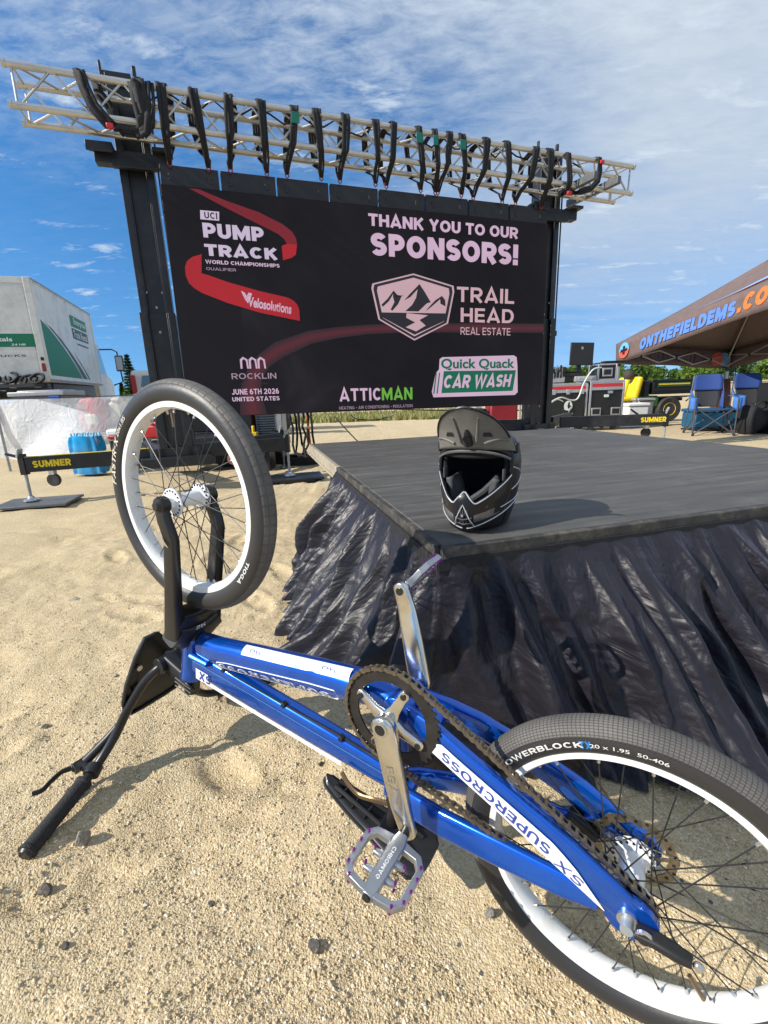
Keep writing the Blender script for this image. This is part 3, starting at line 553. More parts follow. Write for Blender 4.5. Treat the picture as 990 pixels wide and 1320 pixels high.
# ------------------------------------------------------------------ truss
tw_, ty_, tl_, ts_ = -.0047, .3124, 5.96, .263
tu = Vector((math.cos(ty_)*math.cos(-.0188), math.sin(ty_)*math.cos(-.0188), math.sin(-.0188))); tb = Vector((-math.sin(ty_), math.cos(ty_), 0)); tz = tu.cross(tb)
TRM = frame_mat((-2.714, 4.228, 3.393), tu, tb, tz)
with at_(TRM):
    tr = thing('lighting_truss', 'silver aluminium box truss carried across the top of two black lift masts', 'truss', m=CUR[-1] @ TR(tl_/2, ts_/2, -ts_))
    cs = [(0, 0), (ts_, 0), (ts_, -ts_), (0, -ts_)]
    for (y, z) in cs:
        b = MB(); x1 = tl_+(0 if z == 0 or y == 0 else 0)
        b.tube([(0, y, z), (x1, y, z)], .025, 14, m=0)
        for x in (0.0, x1): b.tube([(x-.012, y, z), (x+.012, y, z)], .028, 14)
        b.build('chord', M['alu'], tr)
    for f in range(4):
        (y0, z0), (y1, z1) = cs[f], cs[(f+1) % 4]; nb_ = 24 if f != 3 else 24
        for k in range(nb_):
            xa, xb = .06+(tl_-.12)*k/nb_, .06+(tl_-.12)*(k+1)/nb_
            p, q = ((xa, y0, z0), (xb, y1, z1)) if k % 2 == 0 else ((xa, y1, z1), (xb, y0, z0))
            MB().tube([p, q], .0095, 8).build('brace', M['alu'], tr)
    for x in (.045, tl_-.045):
        b = MB()
        for f in range(4): b.tube([(x, *cs[f]), (x, *cs[(f+1) % 4])], .0095, 8)
        b.build('end_frame', M['alu'], tr)
    # slings from the truss to the screen header
    SLG = [(1.077, 1.07, 2.889, 0, .070), (1.322, 1.386, 2.884, 0, .066), (1.595, 1.571, 2.889, 0, .066), (1.864, 1.89, 2.891, 0, .066), (2.15, 2.074, 2.894, 1, .062), (2.345, 2.395, 2.90, 0, .066), (2.612, 2.575, 2.892, 0, .066), (2.899, 2.933, 2.896, 0, .056), (3.075, 3.046, 2.887, 0, .056), (3.33, 3.413, 2.881, 1, .056), (3.50, 3.574, 2.874, 1, .044), (3.655, 3.603, 2.876, 0, .052), (3.794, 3.871, 2.875, 1, .056), (4.066, 4.01, 2.861, 0, .064), (4.309, 4.36, 2.851, 0, .064), (4.656, 4.525, 2.85, 0, .064), (4.822, 4.853, 2.838, 0, .066)]
    words = ['first', 'second', 'third', 'fourth', 'fifth', 'sixth', 'seventh', 'eighth', 'ninth', 'tenth', 'eleventh', 'twelfth', 'thirteenth', 'fourteenth', 'fifteenth', 'sixteenth', 'seventeenth']
    for i, (a, c, zw, gr_, wd) in enumerate(SLG):
        wd = wd*1.2
        zb = zw-3.393+.0188*c-.012; mid = ts_*.47; e = .033
        lab = 'black lifting sling over the truss, %s of seventeen from the left mast' % words[i]
        if gr_: lab = 'black sling with a green band on top, %s of seventeen from the left' % words[i]
        t = thing('lifting_sling', lab, 'sling', m=CUR[-1] @ TR(c, mid, zb), group='black slings hanging the screen from the truss')
        rr = random.Random(i); tl = rr.uniform(-.05, .05)
        path = [((c, mid-.006, zb+.02), .018), (((a*.12+c*.88), mid*.62, zb+.10), .026), ((a*.45+c*.55, -e+.02, -ts_-.03), wd*.36), ((a*.6+c*.4, -e-.002, -ts_), wd*.42), ((a*.85+c*.15, -e-.004, -.10), wd*.5), ((a, -e-.001, -.005), wd*.5), ((a, -.018, .030), wd*.5), ((a+tl*.3, .04, .036), wd*.5), ((a+tl, ts_-.04, .034), wd*.48), ((a+tl, ts_+e, .004), wd*.46), ((a*.8+c*.2+tl, ts_+e+.002, -.12), wd*.45), ((a*.5+c*.5+tl*.5, ts_+e, -ts_-.02), wd*.36), ((c, mid*1.4, zb+.10), .026), ((c, mid+.006, zb+.02), .018)]
        for part in range(3):
            b = MB(); sx = (part-1)*.62; lo = rr.uniform(0, .007); V = []; ph = rr.uniform(0, 6)
            for j, (p, w_) in enumerate(path):
                bow = .004*math.sin(j*1.3+ph); x = p[0]+w_*sx+bow; hw = w_*.36
                y = p[1]-(lo if j < 7 else -lo); z = p[2]+(lo if 4 < j < 10 else 0); V += [(x-hw, y+.003*(1 if j < 7 else -1), z), (x+hw, y, z)]
            b.add(V, [(2*j, 2*j+1, 2*j+3, 2*j+2) for j in range(len(path)-1)]); b.build('webbing', M['web'], t, solid=.004, ang=25)
        if gr_:
            MB().box((a, -e-.010, -.07), (wd*.95, .006, .085)).build('green_band', M['green_web'], t, bev=.002)
        b = MB(); b.tube([(c-.012, mid, zb+.035), (c-.016, mid, zb+.005), (c, mid, zb-.012), (c+.016, mid, zb+.005), (c+.012, mid, zb+.035)], .006, 8); b.tube([(c-.022, mid, zb+.035), (c+.022, mid, zb+.035)], .007, 8)
        b.build('shackle', M['shackle'], t)
    P = []
    for k in range(13): xx = .75+.36*k; P += [(xx, .10, .034), (xx+.12, .06, -.03-.02*(k % 3)), (xx+.24, .08, -.05-.03*(k % 2))]
    b = MB(); b.tube(P, .008, 6); tag(b.build('power_cable', M['web'], None, loc=tuple(CUR[-1] @ Vector((.75, .1, .034)))), 'slack black power cable looping along inside the silver truss', 'cable')
    # ratchet straps bundled round the mast heads
    def bundle(nm_lab, pts, w_, n_, seed, red=None):
        rr = random.Random(seed); t = thing('ratchet_strap', nm_lab, 'strap', m=CUR[-1] @ TR(*pts[0]), group='black straps lashing the truss to the masts')
        for k in range(n_*2):
            dx, dz = rr.uniform(-.5, .5)*w_*.9, rr.uniform(-.015, .015); b = MB(); hw = w_*.21
            P = [Vector(p)+Vector((rr.uniform(-.006, .006), rr.uniform(-.014, .0), dz)) for p in pts]; V = []
            for j, p in enumerate(P):
                d_ = (P[min(j+1, len(P)-1)]-P[max(j-1, 0)]).normalized(); s_ = Vector((d_.z, 0, -d_.x)); s_ = s_.normalized() if s_.length > .05 else Vector((1, 0, 0))
                s_ = s_ if s_.x > 0 or j == 0 else (s_ if s_.x > -.2 else -s_)
                V += [p+s_*(dx-hw), p+s_*(dx+hw)+Vector((0, -.002, 0))]
            b.add(V, [(2*j, 2*j+1, 2*j+3, 2*j+2) for j in range(len(P)-1)]).build('webbing', M['web'], t, solid=.004, ang=25)
        if red: MB().box(red, (.05, .03, .035)).build('buckle', M['red'], t, bev=.004)
    f_ = -.038
    bundle('black strap draped down the far left front of the truss in a deep loop', [(.50, .03, .036), (.50, f_, .01), (.53, f_-.01, -.10), (.58, f_-.014, -.22), (.66, f_-.01, -.32), (.78, f_, -.36), (.90, f_, -.355)], .075, 4, 1, (.67, -.07, -.345))
    bundle('black strap hanging behind the looped strap at the left mast head', [(.60, ts_+.03, .03), (.58, .10, .035), (.60, .06, -.08), (.66, .05, -.16), (.70, .04, -.26), (.76, .03, -.34)], .06, 2, 2)
    bundle('wide bunch of black straps right of the left mast head', [(.90, .05, .038), (.90, f_, .008), (.91, f_-.01, -.12), (.93, f_-.012, -.24), (.92, f_-.008, -.33), (.84, f_, -.365)], .10, 5, 3)
    bundle('narrow black strap between the wide bunch and the first sling', [(1.0, .05, .038), (.995, f_, .006), (.99, f_-.008, -.14), (.965, f_-.01, -.28), (.90, f_, -.36)], .055, 3, 4)
    bundle('black strap over the truss just right of the right mast', [(5.04, .06, .038), (5.045, f_, .006), (5.06, f_-.008, -.12), (5.08, f_-.008, -.24), (5.06, f_, -.35), (4.98, f_, -.36)], .075, 4, 5, (5.07, -.06, -.37))
    bundle('black strap with a red buckle nearest the right end of the truss', [(5.44, .05, .036), (5.445, f_, .006), (5.45, f_-.006, -.12), (5.44, f_-.006, -.21), (5.36, f_, -.29), (5.22, f_, -.34), (5.10, f_, -.36)], .055, 3, 6, (5.475, -.05, -.03))
# ------------------------------------------------------------------ lift masts
M['rim_yellow'] = mat('yellow_paint', (.75, .52, .01), .4, coat=.2)
M['grey_paint'] = mat('grey_jack_paint', (.30, .33, .33), .45, .3, .2, 20)
M['lift_grey'] = mat('grey_fork_channel', (.13, .135, .14), .5, .5, .2, 20)
def sumner_text(u0, u1, v0, v1, parent, m):
    with at_(m): MB().text('SUMNER', ((u0+u1)/2, (v0+v1)/2, 0), v1-v0, u1-u0, .05).build('lettering', M['yellow'], parent)
def outrigger(parent, p0, p1, foot_z, words=None, flip=1, caster=.75):
    p0, p1 = Vector(p0), Vector(p1); d = (p1-p0).normalized(); side = Vector((d.y, -d.x, 0)).normalized()*flip
    if side.y > 0: side = -side
    MB().bar(p0, p1, .07, .14).build('outrigger', M['mast'], parent, bev=.004)
    MB().bar(p0+Vector((0, 0, .071)), p1+Vector((0, 0, .071)), .05, .006).build('label_stripe', M['yellow'], parent) if words and words[2] else None
    q = p1+d*.02; b = MB(); b.bar((q.x, q.y, p1.z-.09), (q.x, q.y, p1.z+.10), .055, .055); b.build('jack_sleeve', M['black_metal'], parent, bev=.004)
    b = MB(); b.tube([(q.x, q.y, p1.z-.05), (q.x, q.y, foot_z+.03)], .014, 12); b.build('jack_screw', M['grey_paint'], parent)
    with at_(TR(q.x, q.y, foot_z)): MB().lathe([(.001, .045), (.022, .042), (.030, .022), (.065, .008), (.065, 0), (.001, 0)], 20).build('jack_foot', M['zinc'], parent)
    # folding handle on top of the jack
    b = MB(); t = Vector((q.x, q.y, p1.z+.10)); b.bar(t+Vector((-.02, -.01, -.03)), t+Vector((.01, -.02, .05)), .05, .02, m=0); b.bar(t+Vector((-.03, -.02, -.02)), t+Vector((-.12, -.03, .01)), .022, .022, m=1); b.build('jack_handle', [M['grey_paint'], M['black']], parent, bev=.003)
    c = p0.lerp(p1, caster)-side*.07; b = MB(); b.box((c.x, c.y, c.z-.09), (.05, .05, .06), 0)
    b.build('caster_fork', M['zinc'], parent, bev=.003)
    with at_(TR(c.x, c.y, c.z-.17) @ RX(R(90)) @ RZ(.2)): MB().lathe([(.001, -.018), (.02, -.02), (.058, -.02), (.062, -.012), (.062, .012), (.058, .02), (.02, .02), (.001, .018)], 20).build('caster_wheel', M['rubber'], parent)
    if words:
        mid = p0.lerp(p1, words[0])+side*.0365; x = d if d.x > 0 else -d
        m = frame_mat(mid, x, Vector((0, 0, 1)), side); sumner_text(-words[1]/2, words[1]/2, -.035, .035, parent, m)
def lift(label, base, yaw, h, arms):
    x, y, z0 = base
    t = thing('material_lift', label, 'lift', (x, y, 0)); WMX[t] = TR(x, y, 0)
    with at_(TR(x, y, 0) @ RZ(yaw)):
        def chan(nm, w, dp, za, zb, yo=0):
            b = MB(); b.box((0, yo, (za+zb)/2), (w*.62, dp*.55, zb-za)); 
            for s in (-1, 1): b.box((s*w*.40, yo, (za+zb)/2), (w*.20, dp, zb-za)); b.box((s*w*.30, yo-dp*.5+.008, (za+zb)/2), (w*.09, .012, zb-za-.01))
            return b.build(nm, M['mast'], t, bev=.004)
        chan('mast_base', .31, .20, .31, 1.72); chan('mast_section', .28, .17, 1.70, h, .01)
        b = MB()
        for k in (0, 1, 2, 5, 6): b.box((0, -.0565, .45+.22*k), (.018, .006, .022))
        for s in (-1, 1): b.tube([(s*.07, -.058, 1.9), (s*.07, -.06, 1.9)], .012, 8)
        b.build('mast_bolt', M['grey_paint'], t)
        b = MB(); b.tube([(.175, -.06, .5), (.175, -.06, h-.35)], .006, 6); b.tube([(.18, -.04, .5), (.18, -.04, h-.35)], .004, 6); b.box((.18, -.05, 1.55), (.03, .04, .06)); b.build('winch_cable', M['black'], t)
        b = MB(); b.box((0, -.13, h-.66), (.60, .10, .10)); b.box((-.24, -.19, h-.60), (.20, .14, .03)); b.box((.24, -.19, h-.60), (.16, .14, .03)); b.box((-.24, -.26, h-.625), (.20, .012, .075)); b.box((0, -.16, h-.70), (.34, .05, .07)); b.build('carriage', M['mast'], t, bev=.004)
        b = MB(); b.box((-.06, .0, h-.03), (.24, .12, .10)); b.box((-.17, -.04, h+.03), (.02, .03, .12)); b.box((.09, -.03, h+.05), (.03, .03, .08)); b.build('mast_head', M['mast'], t, bev=.004)
        b = MB(); b.box((0, 0, .31), (.66, .34, .10)); b.box((0, .05, .40), (.46, .30, .10)); b.build('chassis', M['mast'], t, bev=.006)
        b = MB(); b.tube([(.0, .13, .9), (.0, .22, .9)], .05, 14); b.tube([(0, .22, .9), (.12, .24, .98)], .012, 8); b.tube([(.12, .24, .98), (.12, .32, .98)], .016, 8); b.build('winch', M['grey_paint'], t)
    for a in arms: outrigger(t, *a)
    return t
LL = lift('black lift mast left of the screen with yellow lettered outrigger beam', (-2.105, 4.845, 0), .3124, 3.60,
     [((-2.35, 4.74, .38), (-3.29, 4.31, .385), .05, (.80, .30, 1), 1, .83), ((-1.95, 4.85, .40), (-1.06, 5.17, .40), .05, None, 1, .62), ((-1.95, 5.05, .38), (-1.3, 6.1, .385), .0, None), ((-2.35, 5.0, .38), (-3.1, 5.9, .385), .0, None)])
LR = lift('black lift mast right of the screen, its lettered outrigger reaching behind the stage', (2.03, 6.19, 0), .3124, 3.49,
     [((2.35, 6.20, .45), (3.60, 6.00, .46), .05, (.89, .30, 0), 1, .86), ((2.0, 6.1, .44), (.95, 6.35, .44), .05, None), ((2.3, 6.4, .44), (2.9, 7.3, .44), .0, None)])
b = MB(); b.bar((2.13, 6.08, 3.045), (2.345, 5.60, 3.045), .055, .075, m=0); b.bar((2.36, 6.40, 3.045), (2.66, 5.74, 3.045), .055, .075, m=0); b.build('fork', M['lift_grey'], LR, bev=.005)
b = MB(); b.box((2.02, 5.93, .32), (.08, .12, .16)); b.build('jack_foot', M['grey_paint'], LR, bev=.01)
for i, (x, y, lab) in enumerate(((-3.30, 4.30, 'flat grey plywood pad under the jack at the far left'), (-1.04, 5.17, 'stacked black pad under the jack between the bicycle and stage'))):
    with at_(TR(x, y, .016) @ RZ(.25 if i else .2)):
        b = MB(); b.box((0.05, 0, .012), (.62, .42, .022))
        if i: b.box((.07, -.06, -.008), (.38, .3, .014))
        tag(b.build('outrigger_pad', M['black'] if i else M['lift_grey'], None, bev=.003, loc=(x, y, 0)), lab, 'pad', 'pads under the lift jacks')

# ------------------------------------------------------------------ things under and behind the screen
M['orange'] = mat('orange_paint', (.50, .13, .02), .5); M['grey_steel'] = mat('grey_cabinet', (.40, .40, .41), .5, .3)
def cable(name, P, r, mm, label, cat='cable', n=8):
    P = [Vector(p) for p in P]; Q = []
    for i in range(len(P)-1):
        p0, p1, p2, p3 = P[max(i-1, 0)], P[i], P[i+1], P[min(i+2, len(P)-1)]
        for k in range(6):
            t = k/6; Q.append(.5*((2*p1)+(p2-p0)*t+(2*p0-5*p1+4*p2-p3)*t*t+(3*p1-p0-3*p2+p3)*t**3))
    Q.append(P[-1]); b = MB(); b.tube(Q, r, n)
    return tag(b.build(name, mm, None, loc=tuple(P[0])), label, cat)
t = thing('power_distro', 'grey metal power box with a louvred front standing below the screen', 'power box', (-1.52, 6.5, 0))
MB().box((-1.52, 6.6, .56), (.36, .3, .42)).build('cabinet', M['grey_steel'], t, bev=.01)
b = MB()
for k in range(9): b.box((-1.56, 6.445, .42+.032*k), (.24, .012, .014))
b.build('louvre', M['black'], t)
b = MB(); b.box((-1.52, 6.6, .30), (.42, .36, .10)); b.box((-1.52, 6.6, .12), (.36, .3, .24)); b.build('plinth', M['black'], t, bev=.006)
t = thing('cable_drum', 'orange cable stand below the screen beside the grey power box', 'cable stand', (-1.9, 7.0, 0))
MB().box((-1.75, 7.1, .62), (.24, .06, .66)).build('side_plate', M['orange'], t, bev=.01); MB().tube([(-2.0, 7.0, .0), (-2.0, 7.0, 1.1)], .02, 8).build('post', M['orange'], t)
b = MB(); b.box((-1.86, 7.0, .03), (.5, .36, .05)); b.build('foot', M['black'], t, bev=.005)
t = thing('cable_coil', 'hanging bundle of coiled black cables below the screen', 'cables', (-1.1, 6.5, 0))
rr = random.Random(3)
for k in range(6):
    x = -1.22+.055*k; b = MB(); P = [(x+rr.uniform(-.02, .02), 6.45+rr.uniform(-.05, .05), 1.1-.12*j) for j in range(8)]+[(x+rr.uniform(-.1, .1), 6.4, .15), (x+rr.uniform(-.2, .3), 6.3, .03)]
    b.tube(P, .016, 6).build('loop', M['web'], t)
b = MB()
for k in range(5): b.tube([(-1.08+.26*math.cos(a), 6.25+.2*math.sin(a), .03+.022*k) for a in np.linspace(0, 6.0, 22)], .012, 6)
b.build('floor_coil', M['web'], t)
cable('cable', [(-1.02, 6.45, .95), (-1.0, 6.5, .6), (-.97, 6.4, .25), (-.9, 6.3, .05)], .014, M['orange'], 'orange cable hanging at the coiled black cables under the screen')
tag(MB().box((-1.62, 6.0, .42), (.10, .10, .12)).tube([(-1.62, 6., .48), (-1.62, 6., .56)], .02, 8).build('fuel_can', M['rim_yellow'], None, bev=.02, loc=(-1.62, 6, .36)), 'small yellow bottle by the grey power box under the screen', 'bottle')
tag(MB().box((-1.62, 6.05, .18), (.4, .34, .355)).build('equipment_case', M['black'], None, bev=.01, loc=(-1.62, 6.05, 0)), 'squat black case under the small yellow bottle', 'case')
t = thing('dolly', 'wheeled black equipment dolly behind the base of the left mast', 'dolly', (-2.4, 6.0, 0))
MB().box((-2.35, 6.2, .36), (1.1, .55, .16)).build('platform', M['black'], t, bev=.01)
for x in (-2.85, -2.3, -1.9):
    MB().box((x, 5.97, .25), (.09, .06, .10)).build('caster_fork', M['zinc'], t, bev=.004)
    with at_(TR(x, 5.97, .155) @ RX(R(90)) @ RZ(0)): MB().lathe([(.001, -.02), (.03, -.022), (.075, -.02), (.08, -.01), (.08, .01), (.075, .02), (.03, .022), (.001, .02)], 20).build('caster_wheel', mat('red_caster', (.28, .12, .09), .5), t)
tag(MB().box((-2.9, 6.25, .52), (.34, .3, .16)).box((-2.86, 6.2, .62), (.2, .2, .05)).build('tool_tray', M['red'], None, bev=.02, loc=(-2.9, 6.25, .44)), 'red tool tray on the dolly behind the front wheel', 'tray')
tag(MB().box((-1.8, 7.2, .30), (.6, .12, .2)).build('white_board', M['white'], None, bev=.004, loc=(-1.8, 7.2, .2)), 'pale board lying low behind the dolly casters', 'board')
for x0, y0, s in ((-2.65, 6.9, .42), (-1.98, 6.6, .5)):
    tag(MB().box((x0, y0, s/2+.45), (.5, .4, s)).build('speaker_case', M['black'], None, bev=.012, loc=(x0, y0, .45)), 'black case standing left of the mast foot behind the wheel' if x0 < -2.3 else 'black case standing right of the mast foot behind the wheel', 'case')
    tag(MB().box((x0, y0, .225), (.56, .44, .45)).build('speaker_case', M['mast'], None, bev=.012, loc=(x0, y0, 0)), 'lower black case left of the mast foot, beneath another' if x0 < -2.3 else 'lower black case right of the mast foot, beneath another', 'case')
t = thing('generator', 'red generator with a dark engine end seen under the screen above the helmet', 'generator', (1.85, 7.6, 0))
MB().box((1.95, 7.7, .50), (.44, .4, .34)).build('tank', mat('dull_red', (.22, .012, .02), .5), t, bev=.03); MB().box((1.50, 7.7, .45), (.36, .4, .3)).tube([(1.4, 7.5, .55), (1.62, 7.5, .55)], .06, 10).build('engine', M['black_metal'], t, bev=.02)
b = MB()
for x in (1.25, 2.2):
    for y in (7.5, 7.9): b.tube([(x, y, 0), (x, y, .72)], .014, 8)
for y in (7.5, 7.9): b.tube([(1.25, y, .72), (2.2, y, .72)], .014, 8); b.tube([(1.25, y, .1), (2.2, y, .1)], .014, 8); b.tube([(1.25, y, .3), (2.2, y, .3)], .014, 8)
b.build('cage', M['grey_paint'], t)
for i, (x, h) in enumerate(((2.42, 1.0), (2.62, 1.1))):
    t = thing('folded_stand', 'upright dark stand behind the stage, %s' % ('left one of the pair by the right mast' if i == 0 else 'right one of the pair by the right mast'), 'stand', (x, 7.9, 0), group='folded stands behind the stage')
    MB().tube([(x, 7.9, 0), (x, 7.9, h)], .03, 10).build('pole', M['black'], t)
    for a in range(3):
        c, s = math.cos(a*2.1+.3), math.sin(a*2.1+.3); MB().tube([(x+.04*c, 7.9+.04*s, .5), (x+.2*c, 7.9+.2*s, .02)], .012, 8).build('leg', M['grey_steel'], t)
cable('cable', [(-5.2, 8.6, .35), (-1, 8.4, .62), (1.2, 8.2, .56), (3.0, 8.2, .50)], .010, M['black'], 'thin dark cable strung low across the field behind the screen')
cable('cable', [(-.62, 6.4, .62), (-.35, 6.1, .35), (.0, 5.8, .05)], .008, M['black'], 'short black cable slanting to the ground beside the coiled cables')
cable('cable', [(-.32, 5.06, .70), (-.25, 5.2, .64), (-.02, 5.25, .625), (.15, 5.2, .68)], .006, M['black'], 'loop of thin black cable hanging from the lower edge of the screen')

# ------------------------------------------------------------------ truck
M['truck_white'] = mat('truck_white', (.66, .65, .60), .45, 0, .05, 3, coat=.2, dirt=(.45, .43, .38), ds=2.5)
M['truck_grey'] = mat('truck_rail', (.28, .28, .29), .5, .5, .15)
M['green'] = mat('green_print', (.0, .16, .07), .5); M['navy'] = mat('dark_slate_print', (.03, .06, .07), .5); M['white_d'] = mat('pale_print', (.6, .66, .62), .5)
M['glass'] = mat('dark_glass', (.05, .09, .11), .06, 0, .1, 2, spec=1., coat=1.)
TD = Vector((-.31, .951, 0)).normalized(); TX = Vector((TD.y, -TD.x, 0))      # along the truck, to its right
tk = thing('box_truck', 'white rental box truck with a green swoosh on its side, parked at far left', 'truck', m=frame_mat((-7.085, 10.5, 0), TX, TD, (0, 0, 1)))
with at_(WMX[tk]):
    L_, Wd, zb, zt = 4.72, 2.45, 1.36, 3.42
    MB().box((-Wd/2, L_/2, (zb+zt)/2), (Wd, L_, zt-zb)).build('cargo_box', M['truck_white'], tk, bev=.03)
    b = MB(); b.box((.004, L_/2, zb+.05), (.02, L_, .11)); b.box((.004, L_/2, zt-.03), (.02, L_, .06)); b.box((.0, .05, (zb+zt)/2), (.03, .10, zt-zb)); b.box((0, L_-.05, (zb+zt)/2), (.03, .1, zt-zb)); b.box((-Wd/2, -.004, zt-.06), (Wd, .03, .12)); b.box((-.06, -.01, (zb+zt)/2), (.12, .03, zt-zb)); b.box((-Wd+.06, -.01, (zb+zt)/2), (.12, .03, zt-zb)); b.build('box_trim', M['truck_white'], tk, bev=.006)
    b = MB(); b.box((.016, L_/2, zb+.03), (.012, L_, .05)); b.box((.016, L_/2, zt-.02), (.012, L_-.05, .03)); b.build('side_rail', M['truck_grey'], tk)
    MB().box((-Wd/2, -.006, (zb+zt)/2-.06), (Wd-.3, .016, zt-zb-.2)).build('door', M['truck_white'], tk, bev=.004)
    def sidep(nm, poly, mm, e=.0015): V = [(e, y, z) for y, z in poly]; return MB().add(V, [tuple(range(len(V)))]).build(nm, mm, tk)
    sidep('green_swoosh', [(.16, zb+.14), (.16, zb+1.28), (.6, zb+1.16), (1.1, zb+.98), (1.6, zb+.76), (2.1, zb+.50), (2.5, zb+.26), (2.62, zb+.14)], M['green'])
    sidep('dark_swoosh', [(.34, zb+1.26), (.8, zb+1.19), (1.4, zb+1.0), (2.1, zb+.70), (2.7, zb+.40), (3.15, zb+.14), (2.72, zb+.14), (2.3, zb+.44), (1.7, zb+.78), (1.1, zb+1.03), (.6, zb+1.2)], M['navy'], .002)
    sidep('dark_swoosh', [(2.2, zb+.80), (2.8, zb+.52), (3.25, zb+.26), (3.42, zb+.14), (3.25, zb+.14), (2.9, zb+.40), (2.5, zb+.62)], M['navy'], .002)
    sidep('logo_plate', [(2.45, zt-.62), (2.45, zt-.34), (3.95, zt-.34), (3.95, zt-.62)], M['green']); sidep('logo_plate', [(2.45, zt-.92), (2.45, zt-.66), (3.95, zt-.66), (3.95, zt-.92)], M['navy'])
    def sl(st, y0, y1, z0, z1, mm): MB().text(st, (0, 0), z1-z0, y1-y0, .02, fn=lambda x, y: (.004, (y0+y1)/2+x, (z0+z1)/2+y)).build('lettering', mm, tk)
    sl('Enterprise', 2.75, 3.85, zt-.58, zt-.38, M['white_d']); sl('Truck Rental', 2.55, 3.85, zt-.88, zt-.70, M['white_d']); sl('enterprisetrucks.com', 2.75, 3.85, zt-1.08, zt-.99, M['navy'])
    def rl(st, x0, x1, z0, z1, mm, e=-.018): MB().text(st, (0, 0), z1-z0, x1-x0, .02, fn=lambda x, y: ((x0+x1)/2+x, e, (z0+z1)/2+y)).build('lettering', mm, tk)
    MB().box((-1.0, -.0155, zb+.84), (1.75, .004, .26)).build('rear_band', M['green'], tk)
    rl('Local and Rentals', -1.75, -.52, zb+.82, zb+.90, M['white'], -.0195); rl('24 HR', -.56, -.30, zb+.735, zb+.775, M['white'], -.0195); rl('Call us today', -1.75, -.9, zb+.63, zb+.67, M['navy']); rl('1-877-4-TRUCKS', -1.75, -.33, zb+.51, zb+.56, M['navy'])
    b = MB(); b.box((-.055, -.035, zb+.30), (.07, .03, .16)); b.build('tail_light', mat('tail_red', (.25, .02, .02), .3), tk, bev=.01); MB().box((-.055, -.03, zb+.47), (.06, .03, .07)).build('side_marker', M['black'], tk, bev=.01)
    b = MB(); b.box((-Wd/2, -.12, zb-.10), (Wd, .22, .12)); b.build('bumper', M['black_metal'], tk, bev=.01)
    for x in (-.18, -.62): MB().box((x, -.235, zb-.10), (.12, .01, .035)).build('reflector', M['white'], tk)
    b = MB()
    for s in (-.75, -1.7): b.box((s, L_/2+.4, zb-.22), (.12, L_+1, .2))
    b.build('chassis', M['black_metal'], tk); MB().box((-.3, 1.6, .95), (.5, 1.0, .5)).build('side_box', M['black'], tk, bev=.02); MB().box((-.35, 2.35, 1.02), (.5, 3.7, .66)).build('underbody', M['black'], tk, bev=.02)
    for y in (1.0, 5.7):
        for x in (-.15, -2.2):
            with at_(TR(x, y, .48) @ RY(R(90))):
                w_ = MB().lathe([(.001, -.05), (.25, -.08), (.27, -.12), (.45, -.13), (.48, -.09), (.48, .09), (.45, .13), (.27, .12), (.25, .08), (.001, .05)], 24).build('wheel', M['rubber'], tk)
    # cab
    prof = [(L_+.15, .75), (L_+.15, 2.62), (L_+.45, 2.72), (L_+1.05, 2.66), (L_+1.62, 1.78), (L_+2.25, 1.62), (L_+2.42, 1.3), (L_+2.42, .7)]
    V = [(-.13, y, z) for y, z in prof]+[(-2.3, y, z) for y, z in prof]; n = len(prof)
    MB().add(V, [tuple(range(n))[::-1], tuple(range(n, 2*n))]+[(i, (i+1) % n, n+(i+1) % n, n+i) for i in range(n)]).build('cab', M['truck_white'], tk, bev=.05)
    MB().add([(-.126, y, z) for y, z in ((L_+.4, 1.72), (L_+.4, 2.48), (L_+1.0, 2.48), (L_+1.45, 1.76))], [(0, 1, 2, 3)]).build('side_window', M['glass'], tk)
    V = [(-.25, L_+1.10, 2.60), (-2.18, L_+1.10, 2.60), (-2.18, L_+1.60, 1.83), (-.25, L_+1.60, 1.83)]; MB().add([(x, y+.012, z+.012) for x, y, z in V], [(0, 1, 2, 3)]).build('windscreen', M['glass'], tk)
    t = MB(); t.tube([(-.1, L_+.9, 2.50), (.22, L_+1.1, 2.52), (.36, L_+1.1, 2.44), (.40, L_+1.1, 1.5), (.1, L_+1.2, 1.40)], .022, 8); mr = t.build('mirror_arm', M['black'], tk)
    MB().box((.39, L_+1.1, 2.08), (.24, .10, .50)).build('mirror', M['black'], mr, bev=.03); MB().box((.39, L_+1.045, 2.08), (.18, .012, .42)).build('mirror_glass', M['zinc'], mr)
    for x in (-.2, -.8, -1.5): MB().box((x, L_+.7, 2.76), (.12, .06, .05)).build('roof_lamp', mat('amber', (.6, .2, .02), .3), tk)
t = thing('cable_heap', 'heap of coiled black cables piled on the truck bumper', 'cables', (-7.9, 10.1, 1.32)); rr = random.Random(8)
for k in range(9):
    cx, cz = -8.6+.18*k, 1.38+rr.uniform(-.02, .08); b = MB(); a0 = rr.uniform(-.5, .5)
    b.tube([(cx+(.13+.03*rr.random())*math.cos(a), 10.22+.08*math.sin(a+a0), cz+.10*math.sin(a)) for a in np.linspace(0, 6.28, 14)[:-1]], .03, 6, closed=True); b.build('coil', M['web'], t)
b = MB(); b.box((-7.9, 10.15, 1.28), (1.7, .4, .06)); b.build('tray', M['black'], t)

